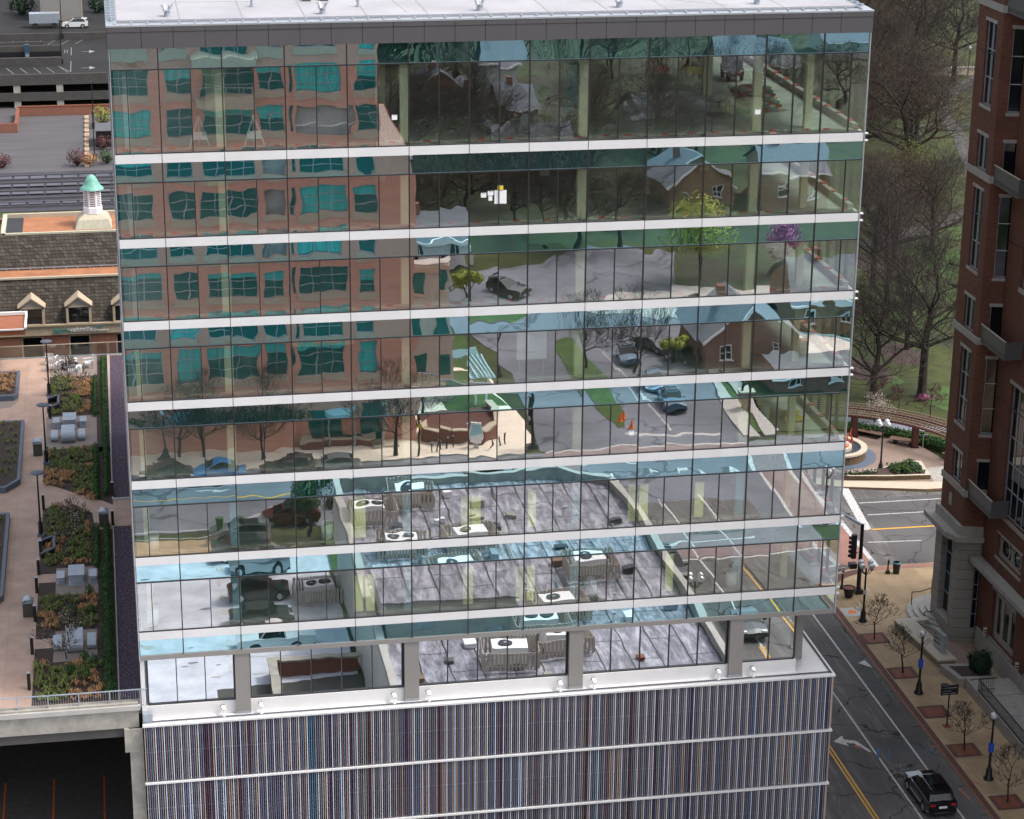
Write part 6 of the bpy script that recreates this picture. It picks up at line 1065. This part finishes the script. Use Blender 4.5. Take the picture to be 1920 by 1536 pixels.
b = MB(); b.box(13.3, -77.0, GZ, 19.2, -75.6, GZ+.75, 'brickM').box(13.2, -77.1, GZ+.75, 19.3, -75.5, GZ+.9, 'cap').box(14, -76.6, GZ+.9, 18.5, -76, GZ+.91, 'mulch').box(19.3, -76.6, GZ, 21.4, -74.9, GZ+.3, 'cap'); simple('stone_planter', 'long brick planter with pale coping, seen only in the glass', 'planter', [('box', b)], (16, -76, GZ))
q = MB(); q.cyl((20.2, -75.7, GZ+.3), (20.2, -75.7, -40.0), .36, n=14, m='colgrey'); simple('entrance_column', 'thick grey round column, seen only in the glass beside the brick planter', 'column', [('shaft', q), ('base', MB().cyl((20.2, -75.7, GZ+.3), (20.2, -75.7, GZ+.5), .5, n=14, m='cap'))], (20.2, -75.7, GZ))
pth = [(24.2, -79), (24.0, -76.6), (26.2, -75.2), (28.6, -75.2), (30.3, -77), (31.0, -80), (30.9, -83.5)]; b = MB(); c_ = MB(); 
for p, q in zip(pth, pth[1:]): b.bar((*p, GZ+.6), (*q, GZ+.6), .5, 1.2, 'brickM'); c_.bar((*p, GZ+1.28), (*q, GZ+1.28), .75, .14, 'cap')
simple('curved_brick_wall', 'curved brick garden wall with pale coping, seen only in the glass at the street corner', 'wall', [('wall', b), ('coping', c_), ('paving', MB().prism([(24.4, -79), (26.2, -75.6), (28.4, -75.6), (30, -77.2), (30.6, -83), (24.4, -83)], GZ+.13, GZ+.5, 'paveRed'))], (28, -78, GZ))
b = MB(); b.box(23.4, -88, GZ, 27.9, -86.5, -31, 'beige').box(23.4, -88.1, -31, 28.0, -86.3, -30.4, 'cap')
for z in (-33, -37, -41):
    for x in (24.2, 26.5): b.box(x, -86.52, z, x+1.1, -86.44, z+1.9, 'tealglass'); b.box(x-.1, -86.5, z-.3, x+1.2, -86.3, z, 'tantrim')
simple('tan_annex', 'narrow tan building wing with green windows, seen only in the glass', 'building', [('wall', b), ('roof', MB().box(23.4, -88, -30.4, 27.9, -86.4, -30.2, 'concl'))], (26, -85, GZ))
b = MB()
for i in range(22): b.box(23.6+i*.36, -93.2, -41.1, 23.68+i*.36, -91.2, -41.0, 'cyanfilm')
for i in range(6): b.box(23.6, -93.2+i*.38, -41.0, 31.4, -93.1+i*.38, -40.9, 'cyanfilm')
for i in range(14): b.box(29.6, -91.2+i*.5, -41.1, 31.6, -91.1+i*.5, -41.0, 'cyanfilm')
for i in range(6): b.box(29.6+i*.38, -91.2, -41.0, 29.7+i*.38, -84.4, -40.9, 'cyanfilm')
c_ = MB()
for x, y in ((24, -93), (31, -93), (31, -85), (29.8, -85), (27, -91.3)): c_.box(x-.1, y-.1, GZ, x+.1, y+.1, -41.1, 'whitep')
simple('white_trellis', 'pale blue lattice trellis around a small garden, seen only in the glass', 'trellis', [('lattice', b), ('post', c_)], (28, -90, GZ))
# flat roofed building with rooftop coolers
FR = thing('flat_roofed_building', (23, -26, GZ), 'low building with a seamed lavender roof and screened rooftop coolers, seen only in the glass', 'building'); z = -37.0; b = MB()
b.prism([(12.9, -48.5), (30, -48.5), (33.8, -46), (34.3, -40), (34.3, -11.5), (12.9, -11.5)], GZ, z-.05, 'roofing', 'beige'); b.build('roof', FR); b = MB(); pr = [(12.9, -48.5), (30, -48.5), (33.8, -46), (34.3, -40), (34.3, -11.5), (12.9, -11.5), (12.9, -48.5)]
for p, q in zip(pr, pr[1:]): b.bar((*p, z+.2), (*q, z+.2), .4, .7, 'conc'); b.bar((*p, z+.58), (*q, z+.58), .5, .06, 'concl')
b.build('parapet', FR); b = MB(); b.box(13.4, -27, z-.05, 21.8, -21.3, -34.6, 'beige').box(13.2, -27.2, -34.6, 22, -21.1, -34.45, 'roofing').box(15, -21.32, -36.4, 16.6, -21.24, -35.4, 'steel').box(18.5, -21.3, -36.4, 20, -21.24, -35.6, 'concl'); b.build('penthouse', FR)
for i in range(9):
    x = 15+i*2.1+R.uniform(-.5, .5); y0_ = R.uniform(-44, -24); MB().cyl((x, y0_, z+.12), (x+R.uniform(-.5, .5), y0_+R.uniform(5, 12), z+.12), .05, n=5, m=R.choice(('steel', 'copper', 'concl'))).build('roof_conduit', FR)
for i in range(9):
    x, y = R.uniform(15, 31), R.uniform(-44, -13); q = MB(); q.cyl((x, y, z), (x, y, z+.5), .09, n=7, m='hvac'); q.cyl((x, y, z+.5), (x, y, z+.58), .15, n=7, m='steel'); q.build('roof_vent', FR)
for i in range(44): x, y = R.uniform(14, 33), R.uniform(-46, -12.5); MB().box(x, y, z, x+R.uniform(.4, 1), y+R.uniform(.4, 1), z+R.uniform(.15, .5), R.choice(('hvac', 'fascia', 'conc', 'fascia', 'steel', 'grate', 'wood', 'black'))).build('roof_hatch', FR)
def cooler(n):
    def f():
        t = thing('rooftop_cooler', (0, 0, 0), '', ''); b = MB().box(-1.1, -.7, .2, 1.1, .7, 1.35, 'hvac').box(-1.08, -.72, .3, -.1, -.7, 1.2, 'fascia').box(-1.0, -.6, 0, -.8, .6, .2, 'concd').box(.8, -.6, 0, 1.0, .6, .2, 'concd'); b.build('casing', t, False)
        for i in range(n): x = (-.5+i) if n > 1 else -.3; MB().cyl((x, 0, 1.35), (x, 0, 1.42), .42, n=16, m='black').cyl((x, 0, 1.42), (x, 0, 1.44), .12, n=8, m='steel').build('fan', t, False)
        s = MB()
        for x in [-1.7+i*.24 for i in range(15)]: s.box(x, -1.35, .1, x+.15, -1.3, 1.3, 'slat'); s.box(x, 1.3, .1, x+.15, 1.35, 1.3, 'slat')
        for y in [-1.3+i*.24 for i in range(11)]: s.box(-1.75, y, .1, -1.7, y+.15, 1.3, 'slat'); s.box(1.85, y, .1, 1.9, y+.15, 1.3, 'slat')
        for zz in (.3, 1.1): s.box(-1.7, -1.3, zz, 1.85, -1.27, zz+.08, 'slat').box(-1.7, 1.27, zz, 1.85, 1.3, zz+.08, 'slat')
        s.build('slatted_screen', t, False); return t
    return Kind(f)
K1c, K2c = cooler(1), cooler(2)
for i, (x, y, n, lb) in enumerate(((19.4, -30.3, 1, 'in front of the yellow sheet'), (23.3, -20.4, 2, 'behind the lowest glass strip'), (20.6, -15.8, 1, 'nearest the lobby glass, left'), (24.2, -17.2, 1, 'nearest the lobby glass, right'), (28.6, -29.5, 1, 'right part of the roof'), (18.0, -44.6, 1, 'at the far edge of the roof'), (21.2, -35.6, 1, 'in mid roof'), (14.9, -41.5, 2, 'far left roof corner'), (16.3, -35.2, 2, 'left of mid roof'), (25.0, -23.2, 1, 'right of the penthouse'))): (K2c if n == 2 else K1c).put((x, y, z+.0), 'rooftop cooler in a slatted screen in the reflection, '+lb, 'cooler', 'screened rooftop coolers', rz=.1*((i % 3)-1), sc=1.0)
K2c.put((11.2, -43.8, GZ), 'cooler unit on the ground beside the parking lot, seen only in the glass', 'cooler')
b = MB().box(6.4, -30.8, GZ, 12.7, -30.4, GZ+1.1, 'brickM').box(6.4, -30.8, GZ, 6.8, -3, GZ+1.1, 'brickM'); simple('courtyard_wall', 'low brick wall round a dark courtyard, seen only in the lobby glass', 'wall', [('wall', b), ('coping', MB().box(6.3, -30.9, GZ+1.1, 12.8, -30.3, GZ+1.25, 'conc').box(6.3, -30.3, GZ+1.1, 6.9, -3, GZ+1.25, 'conc'))], (9, -20, GZ))
simple('alley_box', 'long grey utility box beside the alley, seen only in the glass', 'utility box', [('box', MB().box(34.6, -30, GZ+.12, 35.8, -26, GZ+1.6, 'beige')), ('lid', MB().box(34.5, -30.1, GZ+1.6, 35.9, -25.9, GZ+1.7, 'conc'))], (35, -28, GZ))
# houses
def house(x0, x1, y0, y1, h, rh, wm, rm_, lb, axis='x', z=GZ):
    t = thing('gabled_house', ((x0+x1)/2, (y0+y1)/2, z), lb, 'house', 'houses seen in the glass'); b = MB(); b.box(x0, y0, z, x1, y1, z+h, wm); o = .5
    r = MB(); xm, ym = (x0+x1)/2, (y0+y1)/2
    if axis == 'x':
        b.face([(x0, y0, z+h), (x0, y1, z+h), (x0, ym, z+h+rh)], wm); b.face([(x1, y0, z+h), (x1, y1, z+h), (x1, ym, z+h+rh)], wm)
        r.face([(x0-o, y1+o, z+h-.2), (x1+o, y1+o, z+h-.2), (x1+o, ym, z+h+rh+.1), (x0-o, ym, z+h+rh+.1)], rm_); r.face([(x1+o, y0-o, z+h-.2), (x0-o, y0-o, z+h-.2), (x0-o, ym, z+h+rh+.1), (x1+o, ym, z+h+rh+.1)], rm_); r.bar((x0-o, y1+o, z+h-.25), (x1+o, y1+o, z+h-.25), .12, .2, 'whitep')
    else:
        b.face([(x0, y1, z+h), (x1, y1, z+h), (xm, y1, z+h+rh)], wm); r.face([(x0-o, y0-o, z+h-.2), (x0-o, y1+o, z+h-.2), (xm, y1+o, z+h+rh+.1), (xm, y0-o, z+h+rh+.1)], rm_); r.face([(x1+o, y1+o, z+h-.2), (x1+o, y0-o, z+h-.2), (xm, y0-o, z+h+rh+.1), (xm, y1+o, z+h+rh+.1)], rm_)
        for s in (x0-o, x1+o): r.bar((s, y1+o, z+h-.2), (xm, y1+o, z+h+rh+.1), .1, .25, 'whitep')
    b.build('wall', t); r.build('roof', t); MB().box(x0+(x1-x0)*.25, ym-.5, z+h, x0+(x1-x0)*.25+.9, ym+.5, z+h+rh+1.2, 'brickH').build('chimney', t)
    n = max(2, int((x1-x0)/3.2)); fm = lambda u, zz_, dd: (u, y1-dd+.14, zz_)
    for i in range(n): u = x0+(x1-x0)*(i+.5)/n; window(t, fm, (u-.55, u+.55, z+h*.35, z+h*.35+1.5), 2, 2, 'whitep', 'darkglass', .1, .07, ('whitep', .1))
house(53.6, 63, -101, -92, 3.2, 3.2, 'brickH', 'greyroof', 'brick house with a wide blue-grey roof close to the parked cars', 'y'); house(58.5, 71, -90, -84.5, 2.0, 1.0, 'brickH', 'greyroof', 'long low house with a blue-grey roof behind the trolley reflections'); house(66, 79, -112, -102, 3.4, 3.6, 'bricktan', 'greyroof', 'house behind the pale round patch')
house(66, 74.5, -165, -156, 3.0, 3.4, 'bricktan', 'greyroof', 'house with a large grey gable left of the tan one', 'y'); house(78, 86.5, -164, -153.5, 4.6, 2.6, 'bricktan', 'greyroof', 'tan brick house with white windows at the right of the second floor'); house(44, 51, -227, -221, 3.4, 3, 'brickH', 'greyroof', 'dark roofed house at the top floor, left', 'y'); house(53, 58, -224, -218, 7, 2.5, 'beige', 'greyroof', 'white house with a portico at the top floor'); house(53, 59.5, -212, -205, 3, 3, 'bricktan', 'greyroof', 'small house below the white one'); house(72, 82, -206, -198, 2.8, 2.5, 'beige', 'greyroof', 'pale low house at the top floor, right of the cable reels'); house(48, 58, -185, -176, 3, 3, 'brickH', 'greyroof', 'house behind bare trees at the second floor'); house(118, 132, -262, -252, 3.5, 3, 'beige', 'greyroof', 'wide roofed house at the top right corner of the glass'); house(92, 104, -236, -226, 4, 4, 'brickH', 'greyroof', 'brick house behind the scissor lifts')
house(29, 37, -140, -133, 3, 3, 'whitep', 'greyroof', 'small white garage house beside the dark cars')
t = thing('round_terrace', (66.8, -97.5, GZ), 'pale circular gravel terrace with a low rim, seen only in the glass', 'terrace'); MB().cyl((66.8, -97.5, GZ), (66.8, -97.5, GZ+.35), 3.6, n=32, m='whiteround').build('gravel', t); MB().lathe([(3.6, GZ), (3.8, GZ+.5), (3.6, GZ+.5), (3.55, GZ+.35)], (66.8, -97.5), 32, 'cyanfilm').build('rim', t)
g = MB(); g.sheet([(24, -96.5), (33, -96.5), (31.5, -111), (24, -111)], GZ-.03, 'lawn'); g.sheet([(20, -141), (150, -141), (210, -360), (20, -360)], GZ-.034, 'gardens'); g.sheet([(56, -96), (140, -96), (150, -141), (62.5, -141)], GZ-.036, 'gardens'); struct('gardens', g)
# vegetation in the reflected place
def leafy(seed, h, m, n=7, r=2.0):
    def f():
        rnd = random.Random(seed); t = thing('leafy_tree', (0, 0, 0), '', ''); a = MB(); a.cyl((0, 0, 0), (0, 0, h*.45), .16, .1, 7, 'bark', False); b = MB()
        for i in range(n): q = rnd.uniform(0, 6.28); d = rnd.uniform(0, r); c = (d*math.cos(q), d*math.sin(q), h*rnd.uniform(.45, .9)); a.cyl((0, 0, h*.35), c, .06, .02, 4, 'bark', False); blob(b, c, r*.55, r*.55, r*.42, m, 420, .12, rnd)
        a.build('trunk', t, False); b.build('crown', t, False); return t
    return Kind(f)
KL = leafy(3, 6.5, 'leafG')
for i, (x, y, s, lb) in enumerate(((11.6, -56.6, .8, 'overhanging the maroon SUV'), (14.4, -56.2, .7, 'left of the flat roof corner'), (17.6, -56.4, .72, 'behind the flat roof parapet'), (20.6, -56.6, .66, 'rightmost of the green strip'))): KL.put((x, y, GZ), 'bright green leafy tree seen only in the glass, '+lb, 'tree', 'leafy trees along the front road', rz=i, sc=s)
bt = tree(31, 8.5, 2.2, .13, 5, 'bark', 'barkR', None, spread=.42, up=.22)
for i, (x, y, s, lb) in enumerate(((4.1, -75, .9, 'left of three before the apartments'), (9.6, -74.2, .95, 'middle of three before the apartments'), (20.9, -72.8, 1, 'right of three before the apartments'), (46.9, -92.5, 1.0, 'beside the parked blue cars'), (42.4, -95, .9, 'on the grass median'), (2.5, -75.6, .8, 'by the round-headed lamp'), (24.5, -94.5, .7, 'in the trellised garden'))): bt.put((x, y, GZ+.1), 'leafless street tree seen only in the glass, '+lb, 'tree', 'street trees opposite the tower', rz=i*1.7, sc=s)
leafy(9, 9.5, 'leafY', 20, 3.6).put((61.4, -124, GZ), 'broad yellow-green tree seen in the third floor glass at right', 'tree'); leafy(10, 6, 'leafP', 7, 2.4).put((71.2, -124, GZ), 'magenta blossoming tree seen in the third floor glass', 'tree'); leafy(12, 3, 'leafY', 5, 1.2).put((51.3, -95, GZ), 'small yellow shrub tree between the parked cars, seen only in the glass', 'tree'); leafy(14, 3.4, 'leafY', 5, 1.3).put((34.5, -119.5, GZ), 'small pale green tree in the road island, seen only in the glass', 'tree'); leafy(15, 5, 'lawn', 6, 2).put((73, -185, GZ), 'bright green clipped tree seen in the second floor glass', 'tree')
rnd = random.Random(77); n_ = 0; spots = []
while n_ < 62:
    y = -rnd.choice((rnd.uniform(136, 200), rnd.uniform(136, 320))); x = rnd.uniform(28+(-y-124)*.03, 62+(-y-124)*.52)
    if y > -150 and x > 62: continue
    if any((x-a)**2+(y-b)**2 < 24 for a, b in spots): continue
    if 62 < x < 90 and -170 < y < -140: continue
    spots.append((x, y)); n_ += 1
for i, (x, y) in enumerate(spots):
    k = PT[i % 3] if i % 6 else PB
    k.put((x, y, GZ-.1), 'distant bare tree of the wooded gardens mirrored in the upper floors', 'tree', 'distant trees seen in the glass', rz=i*.9, sc=rnd.uniform(.55, .9))
for i, (x, y) in enumerate(((40, -260), (60, -300), (85, -320), (110, -320), (135, -300), (52, -330), (75, -350), (100, -345), (130, -340), (45, -300))):
    t = thing('wood_belt', (x, y, GZ), 'dark evergreen clump closing the view at the top of the glass', 'trees', 'evergreen clumps seen in the glass'); b = MB(); blob(b, (x, y, GZ+5), 12, 6, 6, 'evergreen', 1500, .8); b.build('crown', t); MB().cyl((x, y, GZ), (x, y, GZ+5), .5, n=6, m='bark').build('trunk', t)
t = thing('clipped_hedge', (2, -76, GZ), 'bright green hedge at the foot of the apartment tower, seen only in the glass', 'hedge'); b = MB()
for i in range(26): blob(b, (-6+i*.62+(4 if i > 8 else 0), -76.6, GZ+3.2), .5, .35, .5, 'lawn', 90, .1)
b.build('foliage', t); MB().box(-8, -76.9, GZ, 12.8, -76.3, GZ+2.8, 'brickT').box(-8.1, -77, GZ+2.8, 12.9, -76.2, GZ+2.9, 'conc').build('planter_wall', t)
# cars opposite
for k, p, x, y, a, lb in (('suv', 'cargrey', 6.0, -53.0, 180, 'silver-green SUV in the farthest parking bay'), ('suv', 'carsilver', 7.2, -50.2, 180, 'silver SUV in the second parking bay'), ('suv', 'carblack', 6.9, -44.9, 0, 'black SUV in the middle parking bay'), ('sedan', 'cargrey', 6.7, -40.4, 0, 'dark sedan in the fourth parking bay'), ('pickup', 'carwhite', 7.3, -36.2, 180, 'white pickup truck in the nearest parking bay'), ('suv', 'carmaroon', 10.2, -59.6, 178, 'maroon SUV on the near side of the front road'), ('sedan', 'cargrey', .9, -70.6, 182, 'dark sedan under the street lamp'), ('sedan', 'carbright', 5.3, -70.2, 182, 'white and blue car across the front road'), ('suv', 'cargrey', 11.2, -70, 182, 'grey wagon on the far side of the front road'), ('sedan', 'carsilver', 15.2, -69.9, 182, 'pale sedan behind the grey wagon'), ('sedan', 'cargrey', 28, -66.5, 4, 'dark green car at the crosswalk'), ('suv', 'carblue', 48.2, -82.5, 94, 'blue SUV first in the queue on the side road'), ('sedan', 'carblue', 47.6, -88.8, 94, 'blue sedan behind the blue SUV'), ('suv', 'carblue', 46.8, -96.5, 95, 'dark blue car farther up the side road'), ('suv', 'cargrey', 52.6, -95.5, 60, 'grey SUV with yellow tape in the driveway'), ('suv', 'carblack', 39.2, -122, 40, 'black SUV turning at the road island'), ('sedan', 'carblack', 32.5, -130, 20, 'black sedan beside the small white garage'), ('suv', 'carwhite', 71, -107.5, 5, 'white SUV behind the pale round terrace'), ('sedan', 'carsilver', 65.5, -108.5, 5, 'silver car behind the blue-grey roof'), ('suv', 'carblack', 38.2, -44.5, 88, 'dark SUV with red tail lights near the crosswalk'), ('sedan', 'carblack', 37.7, -38.5, 92, 'black car parked behind the dark SUV'), ('sedan', 'cargrey', 41.3, -33.0, 90, 'black sedan driving away past the fourth lobby pillar'), ('suv', 'carsilver', 6.3, -56.2, 180, 'silver wagon at the lot entrance'), ('sedan', 'carblack', 59, -112.5, 8, 'black sedan on the pale drive'), ('suv', 'carblue', 62.8, -114, 10, 'blue SUV on the pale drive'), ('sedan', 'cargrey', 50.4, -100, 60, 'grey sedan nosed into the driveway'), ('suv', 'carwhite', 74.5, -104, 5, 'white SUV right of the round terrace'), ('sedan', 'carblue', 35.6, -36, 90, 'dark blue car by the alley parapet'), ('sedan', 'carwhite', 36.9, -28, 90, 'white car behind the alley box')):
    putcar(k, p, x, y, a, lb+', seen only in the glass', 'cars seen only in the glass')
K = Kind(lambda: put('traffic_cone', (0, 0, 0), 'x', 'x', [('cone', MB().cyl((0, 0, .05), (0, 0, .8), .2, .04, 10, 'orange')), ('base', MB().box(-.25, -.25, 0, .25, .25, .05, 'orange')), ('collar', MB().cyl((0, 0, .4), (0, 0, .55), .125, .09, 10, 'whitep'))]))
for x, y, lb in ((42.2, -78.4, 'on the tip of the grass median'), (42.6, -79.0, 'beside the white bucket on the median'), (42.9, -76.6, 'on the road at the tip of the median'), (31.5, -95, 'at the garden corner')): K.put((x, y, GZ+.12 if y < -77 else GZ-.01), 'orange traffic cone seen in the glass '+lb, 'cone', 'traffic cones')
K = Kind(lambda: put('dark_bollard', (0, 0, 0), 'x', 'x', [('post', MB().cyl((0, 0, 0), (0, 0, .95), .07, n=8, m='black')), ('cap', MB().cyl((0, 0, .95), (0, 0, 1.0), .09, n=8, m='steel'))]))
for i, (x, y) in enumerate(((24.3, -73.2), (24.9, -73.5), (25.5, -73.8), (26.1, -74.1), (29.2, -74), (30.3, -74), (30.9, -74.6))): K.put((x, y, GZ+.12), 'dark bollard at the street corner opposite, seen only in the glass', 'bollard', 'corner bollards')
put('info_totem', (28.0, -74.1, GZ+.12), 'white and blue information totem at the corner opposite, seen only in the glass', 'sign', [('board', MB().box(-.5, -.1, .5, .5, .1, 2.3, 'whitep').box(-.4, .101, 1.2, .4, .105, 2.1, 'cyanfilm')), ('foot', MB().box(-.2, -.1, 0, .2, .1, .5, 'steel'))])
put('brick_pillar', (54.6, -80.6, GZ), 'small brick gate pillar with a lantern beside the side road, seen only in the glass', 'pillar', [('pillar', MB().box(-.45, -.45, 0, .45, .45, 1.8, 'brickH').box(-.5, -.5, 1.8, .5, .5, 1.9, 'cap')), ('lantern', MB().cyl((0, 0, 1.9), (0, 0, 2.3), .12, n=8, m='black'))])
put('corner_sign_post', (22.9, -72.6, GZ+.12), 'green pole with a yellow-green sign, seen only in the glass before the curved wall', 'sign post', [('post', MB().cyl((0, 0, 0), (0, 0, 6), .1, n=8, m='evergreen')), ('sign', MB().box(-.25, .1, 2.6, .25, .14, 3.1, 'yellow'))])
for i, (x, y) in enumerate(((6.2, -56.5), (4.6, -55.9))):
    put('potted_shrub', (x, y, GZ+.12), 'potted plant by the parking lot entrance, seen only in the glass, '+('nearer the road' if i else 'beside the hedge'), 'plant', [('pot', MB().cyl((0, 0, 0), (0, 0, .8), .3, .36, 12, 'whitep')), ('plant', MB().cyl((0, 0, .8), (0, 0, 1.9), .12, .3, 8, 'leafD'))])
